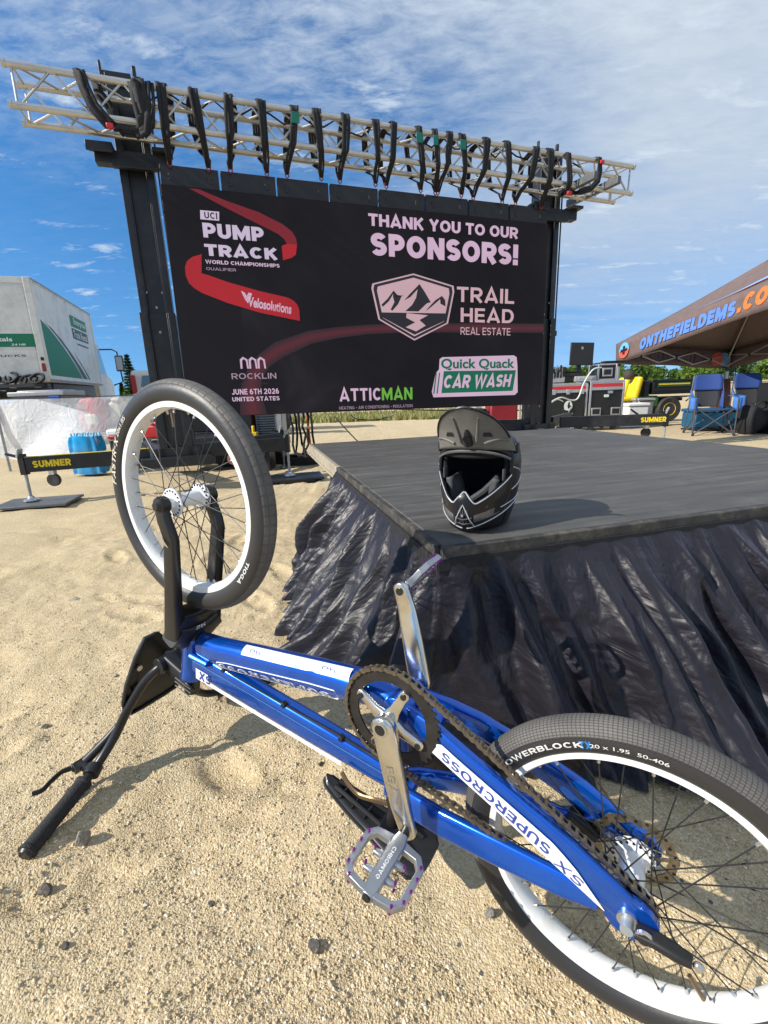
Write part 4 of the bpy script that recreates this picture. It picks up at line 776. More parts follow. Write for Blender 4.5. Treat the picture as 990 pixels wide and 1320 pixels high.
# ------------------------------------------------------------------ banner and the things behind it
def mesh_mat():
    m = bpy.data.materials.new('white_scrim'); m.use_nodes = True; nt = m.node_tree; b = nt.nodes['Principled BSDF']; b.inputs['Base Color'].default_value = (.80, .81, .83, 1); b.inputs['Roughness'].default_value = .45
    bp = nt.nodes.new('ShaderNodeBump'); bp.inputs['Strength'].default_value = .8; bp.inputs['Distance'].default_value = .03; nt.links.new(MA(nt, 'ABSOLUTE', MA(nt, 'SUBTRACT', NOI(nt, nt.nodes.new('ShaderNodeTexCoord').outputs['Object'], 5, 4, .55, .8), .5)), bp.inputs['Height']); nt.links.new(bp.outputs[0], b.inputs['Normal'])
    o = nt.nodes.new('ShaderNodeTexCoord').outputs['Object']; sp = nt.nodes.new('ShaderNodeSeparateXYZ'); nt.links.new(o, sp.inputs[0])
    tr = nt.nodes.new('ShaderNodeBsdfTransparent'); tr.inputs[0].default_value = (.95, .96, .97, 1); mx_ = nt.nodes.new('ShaderNodeMixShader')
    # doubled over, hence opaque, below the fold that runs down from its left corner
    e = MA(nt, 'SUBTRACT', MA(nt, 'MULTIPLY_ADD', sp.outputs[0], -.30, .26), sp.outputs[2]); q = MA(nt, 'MULTIPLY', RAMP(nt, MA(nt, 'MULTIPLY_ADD', e, 6., .5), [(.45, 0.), (.55, 1.)]), RAMP(nt, MA(nt, 'MULTIPLY_ADD', sp.outputs[0], .5, .5), [(.52, 1.), (.72, 0.)]))
    f = MA(nt, 'MULTIPLY_ADD', q, .50, MA(nt, 'MULTIPLY_ADD', NOI(nt, o, 2.5, 3), .14, .26), clamp=True)
    nt.links.new(f, mx_.inputs[0]); nt.links.new(tr.outputs[0], mx_.inputs[1]); nt.links.new(b.outputs[0], mx_.inputs[2]); nt.links.new(mx_.outputs[0], nt.nodes['Material Output'].inputs[0]); return m
t = thing('scrim_banner', 'see-through white mesh banner strung low in front of the truck', 'banner', (-4.3, 6.6, .6))
def bf(u, v):
    x = -5.25+1.95*u; z = 1.0-.02*math.sin(u*3.1)-(.80)*v; x -= .20*v*(1-u*1.4)
    return (x, 6.6+.07*math.sin(5*u+2*v)*v+.02*math.sin(17*u+6*v)*v*(1-u), z-.05*v*math.sin(u*7))
MB().grid(bf, 60, 26).build('mesh_sheet', mesh_mat(), t, ang=180)
M['grey_print'] = mat('faded_grey_print', (.20, .21, .23), .6)
for st, x0, x1, z0, z1 in (('ROC', -4.62, -4.12, .74, .92), ('JU', -4.46, -4.10, .50, .64)):
    MB().text(st, (0, 0), z1-z0, x1-x0, .03, fn=lambda x, y: ((x0+x1)/2-x, 6.69, (z0+z1)/2+y)).build('lettering', M['grey_print'], t)
b = MB(); b.tube([(-5.3, 6.6, 1.0), (-3.3, 6.6, .985)], .006, 6); b.build('rope', M['black'], t)
for x, lb in ((-5.28, 'post'), (-3.2, 'post')): MB().tube([(x, 6.6, 0), (x, 6.6, 1.05)], .018, 8).build('post', M['grey_paint'], t)
tag(MB().box((-5.55, 6.9, .78), (.16, .12, .3)).box((-5.55, 6.84, .75), (.1, .03, .18)).tube([(-5.55, 6.9, .93), (-5.55, 6.9, 1.05)], .02, 6).build('red_bag', mat('red_cloth', (.45, .02, .04), .7), None, bev=.04, loc=(-5.55, 6.9, .63)), 'small red bag hanging at the left end of the white banner', 'bag')
t = thing('storage_tote', 'long grey plastic tote with a blue label behind the white banner', 'tote', (-5.4, 7.8, .7))
M['tote'] = mat('grey_tote', (.22, .225, .24), .45)
b = MB(); b.box((-5.42, 7.9, .86), (.82, .5, .36)); b.build('tub', M['tote'], t, bev=.03); b = MB(); b.box((-5.42, 7.9, 1.07), (.90, .56, .07)); b.box((-5.42, 7.9, 1.11), (.7, .4, .03)); b.build('lid', mat('grey_lid', (.30, .31, .33), .4), t, bev=.02); MB().box((-5.15, 7.635, 1.04), (.16, .012, .13)).build('label', mat('blue_label', (.02, .09, .35), .5), t)
tag(MB().box((-5.4, 7.9, .34), (.9, .55, .68)).build('table_crate', M['black'], None, bev=.02, loc=(-5.4, 7.9, 0)), 'black crate carrying the long grey tote behind the banner', 'crate')
t = thing('backpack', 'red backpack with a pale front patch seen through the white banner', 'backpack', (-4.3, 7.2, .45))
with at_(TR(-4.32, 7.2, .72)):
    b = MB(); b.grid(lambda u, v: ((.19+.02*math.sin(v*3.1))*math.copysign(abs(math.cos(u*6.283))**.7, math.cos(u*6.283))*max(0,math.sin(v*3.1416))**.4, .12*math.copysign(abs(math.sin(u*6.283))**.7, math.sin(u*6.283))*max(0,math.sin(v*3.1416))**.4, .26*-math.cos(v*3.1416)), 28, 18).build('bag_body', mat('red_pack', (.42, .05, .06), .7), t, ang=180)
    MB().box((.03, -.12, -.06), (.17, .05, .16)).build('patch', mat('pale_cloth', (.55, .5, .4), .8), t, bev=.02); MB().tube([(-.1, -.05, .24), (0, -.05, .30), (.1, -.05, .24)], .012, 8).build('handle', M['web'], t)
tag(MB().box((-3.98, 7.3, .74), (.2, .2, .34)).box((-3.95, 7.25, .93), (.15, .15, .08)).build('paper_sack', mat('beige_sack', (.45, .40, .30), .8), None, bev=.04, loc=(-3.98, 7.3, .57)), 'crumpled beige sack right of the red backpack behind the banner', 'sack')
t = thing('folding_table', 'grey folding table behind the white banner', 'table', (-4.4, 7.3, 0)); MB().box((-4.35, 7.35, .45), (1.3, .6, .04)).build('tabletop', M['tote'], t, bev=.01)
for x in (-4.9, -3.8):
    for y in (7.12, 7.58): MB().tube([(x, y, .43), (x, y, 0)], .014, 8).build('leg', M['grey_paint'], t)
# shrink-wrapped water bottles
M['bottle'] = mat('water_bottle', (.30, .58, .72), .12, 0, .1, 20, spec=1., coat=.6); M['bwrap'] = mat('blue_wrap', (.01, .26, .55), .2, 0, .25, 9, coat=.8)
for j, (z0, lab) in enumerate(((.03, 'blue shrink-wrapped pack of water bottles standing on the sand under the beam'), (.30, 'upper blue shrink-wrapped pack of water bottles behind the lettered beam'))):
    t = thing('water_pack', lab, 'water pack', (-3.78, 6.05, z0), group='packs of bottled water')
    bp = MB(); bp.grid(lambda u, v: (-3.78+(.185+.012*math.sin(u*44)*(v > .1))*math.copysign(abs(math.cos(u*6.283))**.45, math.cos(u*6.283))*(1-.12*v**3), 6.05+(.13+.01*math.sin(u*44))*math.copysign(abs(math.sin(u*6.283))**.45, math.sin(u*6.283))*(1-.12*v**3), z0+.205*v+.008*math.sin(u*30+v*5)), 60, 8).build('wrap', M['bwrap'], t, ang=180)
    for a in range(5):
        for c in range(3):
            b = MB()
            with at_(TR(-3.92+.07*a, 5.98+.07*c, z0+.02)): b.lathe([(.001, 0), (.031, .004), (.032, .15), (.022, .185), (.012, .20), (.012, .222), (.001, .224)], 10).build('bottle', M['bottle'], t)
t = thing('drink_cooler', 'dark drinks cooler with a red and white lid beside the blue water packs', 'cooler', (-3.5, 6.55, 0))
MB().box((-3.52, 6.6, .30), (.42, .3, .24)).build('body', M['black'], t, bev=.02); MB().box((-3.52, 6.6, .445), (.44, .32, .045)).build('band', M['red'], t, bev=.01); MB().box((-3.52, 6.6, .505), (.44, .32, .07)).build('lid', M['white'], t, bev=.015); MB().box((-3.52, 6.6, .09), (.42, .3, .178)).build('base', M['black'], t, bev=.01)

# ------------------------------------------------------------------ parked vehicles behind the left mast
M['car_white'] = mat('car_white', (.62, .60, .56), .3, 0, .05, 3, coat=.6); M['tyre'] = M['rubber']
def vehicle(label, name, cat, o, yaw, prof, w, wheels, glass=None, paint='car_white', lights=None):
    t = thing(name, label, cat, m=TR(*o) @ RZ(yaw)); n = len(prof)
    with at_(WMX[t]):
        V = [(-w/2, y, z) for y, z in prof]+[(w/2, y, z) for y, z in prof]
        MB().add(V, [tuple(range(n)), tuple(range(n, 2*n))[::-1]]+[(n+i, n+(i+1) % n, (i+1) % n, i) for i in range(n)]).build('body', M[paint], t, bev=.06)
        for g in glass or []: MB().add(g, [tuple(range(len(g)))]).build('window', M['glass'], t)
        for y in wheels:
            for x in (-w/2+.08, w/2-.08):
                with at_(TR(x, y, .36) @ RY(R(90))): MB().lathe([(.001, -.06), (.2, -.08), (.22, -.11), (.33, -.11), (.36, -.07), (.36, .07), (.33, .11), (.22, .11), (.2, .08), (.001, .06)], 20).build('wheel', M['rubber'], t)
        for c, d in lights or []: MB().box(c, d).build('tail_light', mat('tail_red', (.45, .02, .02), .3), t, bev=.02)
    return t
pk = vehicle('white van with a red tail light half hidden behind the left mast', 'parked_van', 'van', (-6.2, 14.0, -.18), .25, [(0, .5), (0, 1.75), (.15, 1.9), (1.2, 1.95), (2.9, 1.9), (3.6, 1.25), (4.6, 1.1), (4.75, .5)], 1.75, (.8, 3.8), [[(-.62, -.012, 1.45), (.62, -.012, 1.45), (.55, -.012, 1.75), (-.55, -.012, 1.75)]], lights=[((-.80, -.02, 1.52), (.13, .06, .5)), ((.80, -.02, 1.52), (.13, .06, .5))])
vehicle('dark van roof showing beside the left mast above the wheel', 'parked_van', 'van', (-4.4, 15.2, -.2), .2, [(0, .5), (0, 1.9), (.4, 2.35), (2.9, 2.4), (3.6, 1.4), (4.6, 1.2), (4.75, .5)], 1.9, (.8, 3.8), paint='black')
vehicle('low white car parked just past the truck cab', 'parked_car', 'car', (-6.1, 11.7, -.06), -1.2, [(0, .4), (0, .85), (.5, .98), (1.1, 1.02), (1.9, 1.0), (3.1, .95), (4.1, .82), (4.3, .4)], 1.7, (.8, 3.4))

# ------------------------------------------------------------------ road cases and desk
M['case_red'] = mat('red_stripe', (.5, .025, .03), .5)
M['edge_alu'] = mat('case_edging', (.50, .50, .51), .38, .8, .12, 25)
def road_case(label, x0, x1, y, z0, z1, dp, ext):
    w, h = x1-x0, z1-z0; cx, cy, cz = (x0+x1)/2, y+dp/2, (z0+z1)/2
    t = thing('road_case', label, 'road case', (cx, cy, 0), group='road cases behind the stage')
    MB().box((cx, cy, cz), (w-.02, dp-.02, h-.02)).build('panel_body', M['black'], t, bev=.005)
    b = MB(); e = .035
    for x in (x0, x1):
        for yy in (y, y+dp): b.box((x, yy, cz), (e, e, h))
    for zc in (z0, z1, z1-.15):
        for yy in (y, y+dp): b.box((cx, yy, zc), (w-e, e*.9, e))
        for x in (x0, x1): b.box((x, cy, zc), (e*.9, dp-e, e))
    b.build('edging', M['edge_alu'], t, bev=.004)
    MB().box((cx, y-.008, z1-.075), (w-.06, .006, .065)).build('stripe', M['case_red'], t)
    MB().box((cx, y-.004, z1-.075), (w-.04, .006, .13)).build('lid_band', M['edge_alu'], t)
    for x in (x0+.1, cx, x1-.1) if ext == 1 else (): MB().box((x, y-.02, z1-.15), (.07, .02, .10)).build('latch', M['edge_alu'], t, bev=.004)
    for x in (x0+.13, x1-.13) if ext == 2 else ():
        hd = MB().box((x, y-.014, z0+.18), (.19, .016, .15)).build('handle_dish', M['edge_alu'], t, bev=.006); MB().box((x, y-.024, z0+.18), (.14, .006, .10)).build('handle_recess', M['black'], hd)
    if ext == 2:
        MB().text('NOISE', (0, 0), .05, .19, .03, fn=lambda a, c: (cx+a, y-.014, z0+.055+c)).build('lettering', M['white_d'], t); MB().box((cx-.01, y-.014, cz+.10), (.09, .01, .05)).build('sticker', M['white_d'], t); MB().box((cx+.06, y-.014, cz+.17), (.10, .01, .05)).build('sticker', M['edge_alu'], t)
    else:
        with at_(frame_mat((cx+.02, y-.013, cz-.06), (1, 0, 0), (0, 0, 1), (0, -1, 0))):
            b = MB(); b.flat([(.085*math.cos(a), .105*math.sin(a)) for a in np.linspace(0, 6.28, 24)[:-1]]); lg = b.build('logo', M['white_d'], t); MB().flat([(.0, .07), (.03, .08), (.03, .02), (.065, .0), (.05, -.05), (.0, -.05), (-.015, .0)], .002).build('logo_mark', M['black'], lg)
        MB().text('NOISE', (0, 0), .03, .2, .02, fn=lambda a, c: (cx+.02+a, y-.014, cz-.21+c)).build('lettering', M['white_d'], t)
    for x in (x0+.1, x1-.1):
        for yy in (y+.1, y+dp-.1):
            with at_(TR(x, yy, .06) @ RX(R(90))): MB().lathe([(.001, -.02), (.06, -.02), (.06, .02), (.001, .02)], 14).build('caster', M['rubber'], t)
            MB().box((x, yy, (z0+.08)/2+.04), (.05, .05, z0-.06)).build('caster_fork', M['zinc'], t)
    return t
road_case('black road case with red stripe and round white mark, left of the pair', 3.34, 4.10, 9.5, .20, .93, .7, 1)
road_case('black road case with red stripe and two silver handle dishes, right of the pair', 4.15, 4.80, 9.45, .20, .96, .7, 2)
t = thing('rack_case', 'small black rack case with silver edges on the right road case', 'rack case', (4.47, 9.7, .98))
MB().box((4.47, 9.7, 1.13), (.34, .4, .27)).build('panel_body', M['black'], t, bev=.005)
b = MB()
for x in (4.295, 4.645):
    for yy in (9.495, 9.905): b.box((x, yy, 1.13), (.03, .03, .30))
for z in (.99, 1.275):
    for yy in (9.495, 9.905): b.box((4.47, yy, z), (.32, .028, .03))
    for x in (4.295, 4.645): b.box((x, 9.7, z), (.028, .38, .03))
b.build('edging', M['edge_alu'], t, bev=.004); hd = MB().box((4.47, 9.488, 1.13), (.2, .016, .16)).build('handle_dish', M['edge_alu'], t, bev=.006); MB().box((4.47, 9.478, 1.13), (.14, .006, .10)).build('handle_recess', M['black'], hd)
tag(MB().box((4.62, 9.7, 1.305), (.5, .38, .03)).box((4.62, 9.6, 1.33), (.4, .2, .02)).build('closed_laptop', M['black'], None, bev=.004, loc=(4.6, 9.7, 1.29)), 'flat black laptop lying closed on the small rack case', 'laptop')
t = thing('monitor', 'black monitor standing with its back turned on the road cases', 'monitor', (3.98, 9.6, .96))
with at_(TR(3.985, 9.6, 1.49) @ RY(.04) @ RX(-.08)):
    sh_ = MB().box((0, 0, 0), (.46, .035, .43)).build('shell', M['black'], t, bev=.01); MB().box((0, -.02, .11), (.035, .006, .05)).build('emblem', M['grey_paint'], sh_)
MB().box((3.98, 9.68, 1.13), (.08, .04, .34)).box((3.98, 9.68, .975), (.3, .24, .02)).build('stand', M['black'], t, bev=.006)
tag(MB().box((3.75, 9.7, 1.06), (.55, .34, .16)).box((3.75, 9.52, 1.10), (.5, .02, .05)).box((3.75, 9.7, 1.16), (.5, .3, .03)).build('mixer_unit', M['black'], None, bev=.01, loc=(3.75, 9.7, .98)), 'black rack unit on the left road case beneath the monitor', 'rack unit')
tag(MB().box((4.05, 9.62, 1.02), (.42, .3, .10)).box((4.05, 9.47, 1.03), (.3, .01, .05)).build('audio_unit', M['grey_steel'], None, bev=.01, loc=(4.05, 9.62, .97)), 'silver audio unit on the road cases under the monitor', 'audio unit')
t = thing('control_desk', 'small silver mixing desk with knobs and levers on the left road case', 'mixing desk', (3.5, 9.6, .95)); rr = random.Random(5)
MB().box((3.5, 9.62, 1.02), (.30, .26, .12)).build('body', M['edge_alu'], t, bev=.02)
for k in range(9): MB().tube([(3.38+.03*k, 9.5, 1.05), (3.38+.03*k+rr.uniform(-.03, .03), 9.47, 1.16+rr.uniform(0, .14))], rr.uniform(.010, .022), 8).build('lever', M['zinc'] if k % 2 else M['black'], t)
MB().box((3.62, 9.6, 1.2), (.16, .12, .12)).build('top_unit', M['black'], t, bev=.03)
cable('cable', [(3.2, 9.2, .55), (3.5, 9.3, .68), (3.75, 9.38, .62), (3.9, 9.42, .66), (4.0, 9.42, .95), (4.15, 9.42, 1.18), (4.35, 9.5, 1.22)], .014, M['white_d'], 'white cable looping over the front of the two road cases')
cable('cable', [(3.2, 9.25, .50), (3.45, 9.36, .64), (3.6, 9.40, .60)], .010, M['white_d'], 'short white cable end drooping beside the left road case')

# ------------------------------------------------------------------ utility vehicle
M['gator_green'] = mat('tractor_green', (.01, .07, .012), .4, coat=.4); M['gator_yellow'] = mat('seat_yellow', (.80, .60, .01), .45)
gt = thing('utility_vehicle', 'green utility vehicle with yellow seats and a black cargo bed behind the cases', 'utility vehicle', m=TR(6.9, 12.3, -.10) @ RZ(.02))
with at_(WMX[gt]):
    MB().box((.60, .45, .86), (1.02, .95, .34)).build('cargo_bed', M['black'], gt, bev=.03)
    b = MB(); b.box((.60, -.03, 1.03), (1.10, .03, .05)); b.box((.60, -.04, .80), (.98, .03, .05)); b.box((.1, -.03, .87), (.05, .03, .36)); b.box((1.1, -.03, .87), (.05, .03, .36)); b.build('bed_rail', M['black_metal'], gt, bev=.005)
    MB().box((.62, -.046, .93), (.86, .008, .10)).build('side_stripe', M['gator_green'], gt); MB().box((.62, -.052, .94), (.80, .006, .03)).build('yellow_stripe', M['yellow'], gt)
    MB().box((-.45, .45, .50), (1.5, .95, .32)).build('body', M['gator_green'], gt, bev=.06); MB().box((-.05, .45, .80), (.16, .9, .5)).build('seat_frame', M['black'], gt, bev=.03)
    for y in (.12, .68):
        with at_(TR(-.33, y, .80) @ RY(.18)): MB().box((0, 0, .06), (.16, .44, .58)).build('seat_back', M['gator_yellow'], gt, bev=.07, seg=4)
        MB().box((-.55, y, .60), (.42, .44, .12)).build('seat', M['gator_yellow'], gt, bev=.05, seg=4)
    for x in (.55, -1.25):
        for y in (.02, .90):
            with at_(TR(x, y, .31) @ RX(R(90))):
                w_ = MB().lathe([(.15, -.09), (.28, -.11), (.31, -.07), (.31, .07), (.28, .11), (.15, .09)], 26).build('tyre', M['rubber'], gt); MB().lathe([(.001, .05), (.05, .06), (.06, .04), (.14, .05), (.155, .10), (.16, .10), (.16, -.09), (.001, -.05)], 22).build('rim', M['rim_yellow'], w_)
    b = MB(); b.tube([(.2, .0, .62), (1.15, .0, .62), (1.0, .0, .50)], .02, 8); b.box((.4, .45, .55), (1.2, .6, .08)); b.build('frame', M['black_metal'], gt)
    MB().box((-1.35, .45, .70), (.5, .95, .42)).build('hood', M['gator_green'], gt, bev=.08); MB().tube([(-.95, .25, .8), (-.78, .25, 1.08)], .025, 8).build('steering_column', M['black'], gt)
tag(MB().lathe([(.001, 0), (.10, .01), (.135, .08), (.13, .15), (.09, .21), (.001, .235)], 18).build('sun_hat', mat('dark_hat', (.05, .035, .03), .8), None, loc=(0, 0, 0)), 'dark cap resting on top of the yellow seat', 'hat').location = (6.45, 12.5, .98)
t = thing('picnic_cooler', 'white picnic cooler with a black handle behind the lettered beam', 'cooler', (5.75, 10.7, 0))
MB().box((5.75, 10.75, .22), (.46, .36, .36)).build('body', M['white'], t, bev=.03); MB().box((5.75, 10.75, .43), (.50, .40, .07)).build('lid', M['white'], t, bev=.02); MB().tube([(5.56, 10.55, .34), (5.75, 10.52, .20), (5.94, 10.55, .18)], .018, 8).build('handle', M['black'], t)
t = thing('grey_bin', 'pale grey bin beside the wheel of the utility vehicle', 'bin', (6.2, 11.2, 0)); MB().box((6.2, 11.25, .27), (.36, .3, .46)).build('tub', M['truck_grey'], t, bev=.03); MB().box((6.2, 11.25, .52), (.4, .34, .05)).build('lid', M['grey_steel'], t, bev=.01)
tag(MB().box((5.2, 9.9, .05), (.5, .25, .07)).box((5.2, 9.9, .095), (.3, .2, .02)).build('white_plank', M['white'], None, bev=.005, loc=(5.2, 9.9, .01)), 'flat white board lying on the ground past the stage', 'board')

# ------------------------------------------------------------------ canopy
def canopy():
    C1b, C2b = Vector((5.355, 11.0, 1.341)), Vector((8.33, 11.6, 1.157)); C0b = Vector((6.05, 6.25, 2.12)); C3b = C0b+(C2b-C1b)
    C1t, C2t, C0t = C1b+Vector((-.03, 0, .41)), C2b+Vector((.03, .03, .41)), C0b+Vector((0, 0, .41)); C3t = C3b+Vector((0, 0, .41))
    pk_ = (C0t+C2t)/2; pk_.z += .92; pk_ += Vector((-.15, .25, .0))
    fab = mat('taupe_canopy', (.145, .100, .092), .75, 0, .12, 9, bump=.1, bs=40); ora = mat('orange_print', (.65, .17, .035), .6); blu = mat('blue_print', (.10, .22, .62), .6); sky_ = mat('sky_print', (.12, .42, .80), .6); red_ = mat('coral_print', (.60, .09, .05), .6)
    t = thing('pop_up_canopy', 'brown pop-up canopy tent with blue and orange web address on its edge', 'canopy', ((C1b.x+C2b.x)/2, 9, 0))
    for a, b_, nm in ((C1t, C0t, 0), (C2t, C1t, 1), (C0t, C3t, 2), (C3t, C2t, 3)):
        def rf(u, v):
            p = a.lerp(b_, u); q = p.lerp(pk_, v); q.z -= .10*math.sin(v*3.14)*(.3+.7*math.sin(u*3.14)); return q
        MB().grid(rf, 16, 12).build('roof_panel', fab, t, ang=180, solid=.004)
    for (a, a2), (b_, b2) in (((C1t, C1b), (C0t, C0b)), ((C2t, C2b), (C1t, C1b)), ((C0t, C0b), (C3t, C3b)), ((C3t, C3b), (C2t, C2b))):
        def vf(u, v):
            p = a.lerp(b_, u).lerp(a2.lerp(b2, u), v); return p+Vector((0, 0, -.012*math.sin(u*9)*v))+Vector((.02*math.sin(u*14), .02*math.sin(u*11), 0))*v*.6
        MB().grid(vf, 24, 5).build('valance', fab, t, ang=180, solid=.003)
    # print on the side facing us
    ex = (C0b-C1b); Lx = ex.length; exn = ex.normalized(); dwn = Vector((0, 0, -1)); nrm = exn.cross(dwn).normalized()
    if nrm.x > 0: nrm = -nrm
    def on(s, h): return C1t.lerp(C0t, s/Lx)+dwn*h+nrm*.006+Vector((.02*math.sin(s/Lx*14), .02*math.sin(s/Lx*11), 0))*(h/.41)*.6
    def prt(st, s0, s1, h0, h1, mm, sh=0.): MB().text(st, (0, 0), 1, 1, .06, sh, fn=lambda x, y: on((s0+s1)/2+x*(s1-s0), (h0+h1)/2-y*(h1-h0))).build('lettering', mm, t)
    prt('ONTHEFIELDEMS', .80, 3.03, .09, .34, blu, .12); prt('.COM', 3.06, 3.86, .05, .33, ora, .12)
    def disc(s, h, r, mm, a0=0, a1=6.2832, k=1.): return MB().add([on(s+r*math.cos(a), h-r*math.sin(a))+nrm*.002*k for a in np.linspace(a0, a1, 25)], [tuple(range(25))]).build('badge', mm, t)
    disc(.30, .20, .16, sky_, 0, 3.1416); disc(.30, .20, .16, red_, 3.1416, 6.2832)
    MB().add([on(.30+x, .20-y)+nrm*.006 for x, y in ((-.11, .03), (-.04, .03), (-.035, .09), (.035, .09), (.04, .03), (.11, .03), (.11, -.03), (.04, -.03), (.035, -.09), (-.035, -.09), (-.04, -.03), (-.11, -.03))], [tuple(range(12))]).build('badge', M['black'], t)
    def onr(u, v, e=.025):
        p = C1t.lerp(C0t, u).lerp(pk_, v); p.z -= .10*math.sin(v*3.14)*(.3+.7*math.sin(u*3.14)); return p+(C0t-C1t).cross(pk_-C1t).normalized()*(e if (C0t-C1t).cross(pk_-C1t).z > 0 else -e)
    def roofp(U, mm, e=.025):
        m = MB(); k = len(U)//2; V = [onr(*q, e) for q in U]; m.add(V, [(i, i+1, 2*k-2-i, 2*k-1-i) for i in range(k-1)]); m.build('roof_print', mm, t)
    roofp([(.44, .03), (.54, .13), (.62, .24), (.70, .33), (.80, .37), (.92, .34), (.92, .20), (.80, .24), (.70, .22), (.62, .15), (.54, .07), (.45, .02)], sky_)
    roofp([(.60, .10), (.68, .18), (.76, .20), (.86, .17), (.86, .11), (.76, .15), (.68, .12), (.61, .08)], red_, .028)
    # print showing through on the underside
    roofp([(.36, .12), (.40, .10), (.48, .17), (.56, .20), (.62, .12), (.66, .14), (.60, .28), (.50, .30), (.42, .24), (.37, .16)], red_, -.03)
    roofp([(.62, .10), (.70, .12), (.72, .26), (.69, .32), (.67, .24), (.60, .22)], blu, -.03)
    # frame
    fr = mat('canopy_frame', (.45, .43, .42), .4, .6)
    for cb, ct, z0 in ((C1b, C1t, -.05), (C2b, C2t, -.07), (C0b, C0t, 0), (C3b, C3t, 0)):
        ins = (Vector(((C1b+C3b).x/2, (C1b+C3b).y/2, 0))-Vector((cb.x, cb.y, 0))).normalized()*.07; x, y = cb.x+ins.x, cb.y+ins.y
        MB().box((x, y, (z0+ct.z)/2-.02), (.05, .05, ct.z-z0-.04)).build('leg', fr, t, bev=.004)
        MB().box((x, y, ct.z-.10), (.075, .075, .09)).build('bracket', M['black'], t, bev=.006); MB().box((x, y, cb.z-.02), (.075, .075, .09)).build('slider', M['black'], t, bev=.006)
    def truss_side(a, b_, n):
        for k in range(n):
            p, q = a.lerp(b_, k/n), a.lerp(b_, (k+1)/n)
            for z0, z1 in ((-.10, -.36), (-.36, -.10)): MB().bar(p+Vector((0, 0, z0)), q+Vector((0, 0, z1)), .016, .026).build('scissor_bar', fr, t)
            MB().box(tuple(p.lerp(q, .5)+Vector((0, 0, -.23))), (.04, .04, .05)).build('joint', M['black'], t)
    i1 = Vector((.12, -.10, 0)); i2 = Vector((-.12, -.12, 0)); i0 = Vector((.12, .1, 0)); i3 = Vector((-.12, .1, 0))
    truss_side(C1t+i1, C0t+i0, 4); truss_side(C1t+i1, C2t+i2, 3); truss_side(C3t+i3, C2t+i2, 4)
    for c in (C1t+i1, C2t+i2, C0t+i0, C3t+i3):
        MB().bar(c+Vector((0, 0, -.25)), pk_.lerp(c, .12)+Vector((0, 0, -.30)), .018, .028).build('roof_strut', fr, t)
    # faint reversed print on the far valance, as seen from inside
    for k, (u, mm) in enumerate(((.88, red_), (.94, sky_))): MB().add([C2t.lerp(C1t, 1-u)+Vector((.15*math.cos(a), 0, -.21+.15*math.sin(a)))+Vector((.0, -.05, 0)) for a in np.linspace(0, 6.2832, 20)[:-1]], [tuple(range(19))]).build('badge', mm, t)
    MB().text('ONTHEFIELDEMS', (0, 0), 1, 1, .04, fn=lambda x, y: C1t.lerp(C2t, .48-x*.62)+Vector((0, -.05, -.22+y*.24))).build('lettering', mat('faded_print', (.13, .10, .14), .8), t)
canopy()

# ------------------------------------------------------------------ camp chairs
M['chair_blue'] = mat('blue_canvas', (.016, .050, .20), .75, 0, .15, 60, bump=.2, bs=200); M['chair_lt'] = mat('light_blue_canvas', (.04, .15, .45), .7, 0, .15, 40); M['chair_mesh'] = mat('black_mesh', (.02, .021, .024), .8); M['tube_grey'] = mat('grey_tube', (.10, .10, .11), .4, .5)
def camp_chair(label, o, yaw):
    t = thing('camp_chair', label, 'camp chair', m=TR(*o) @ RZ(yaw), group='blue camp chairs under the canopy')
    with at_(WMX[t]):          # faces -y
        def sheet(nm, f, mm, nu=10, nv=10): return MB().grid(f, nu, nv).build(nm, mm, t, ang=180, solid=.006)
        sheet('seat', lambda u, v: ((u-.5)*.46, -.24+.46*v, .44-.05*math.sin(u*3.14)*math.sin(v*3.0)-.02*v), M['chair_lt'])
        sheet('backrest', lambda u, v: ((u-.5)*(.30+.16*v if v < .6 else .40-.02*v), .22+.16*v+.03*math.sin(u*3.14), .46+.30*v), M['chair_mesh'])
        sheet('headrest', lambda u, v: ((u-.5)*(.44-.06*max(0, v-.7)/.3), .34+.06*v+.03*math.sin(u*3.14), .74+.27*v), M['chair_blue'])
        for s in (-1, 1):
            sheet('side_wing', lambda u, v: (s*(.17+.06*v+.03*u), .22+.15*v-.12*u*(1-v), .46+.30*v-.02*u), M['chair_lt'] if s < 0 else M['chair_blue'], 6, 8)
            sheet('armrest', lambda u, v: (s*(.27+.07*u), -.26+.46*v, .62+.03*v), M['chair_lt'], 4, 8)
            sheet('cup_pouch', lambda u, v: (s*.31+.06*math.cos(u*6.28), -.20+.06*math.sin(u*6.28), .62-.20*v), M['chair_lt'], 14, 5)
            MB().tube([(s*.29, .30, .02), (s*.24, -.27, .46)], .011, 8).build('leg', M['tube_grey'], t); MB().tube([(s*.29, -.30, .02), (s*.24, .22, .46)], .011, 8).build('leg', M['tube_grey'], t)
            MB().tube([(s*.30, .32, .02), (s*.27, .30, .45), (s*.215, .41, 1.0)], .011, 8).build('back_post', M['tube_grey'], t); MB().tube([(s*.30, -.28, .02), (s*.30, -.26, .62)], .011, 8).build('arm_post', M['tube_grey'], t)
            MB().tube([(s*.30, .30, .03), (-s*.29, .28, .44)], .010, 8).build('cross_brace', M['tube_grey'], t); MB().tube([(s*.29, -.29, .03), (-s*.25, -.27, .44)], .010, 8).build('cross_brace', M['tube_grey'], t)
            for y in (.31, -.30): MB().tube([(s*.295, y, .0), (s*.295, y, .04)], .02, 8).build('foot', M['black'], t)
    return t
camp_chair('blue folding camp chair with a light blue cup pouch, left of the canopy pole', (5.68, 8.15, 0), -.35)
camp_chair('blue folding camp chair half in shadow, right of the canopy pole', (6.75, 8.55, 0), -.20)
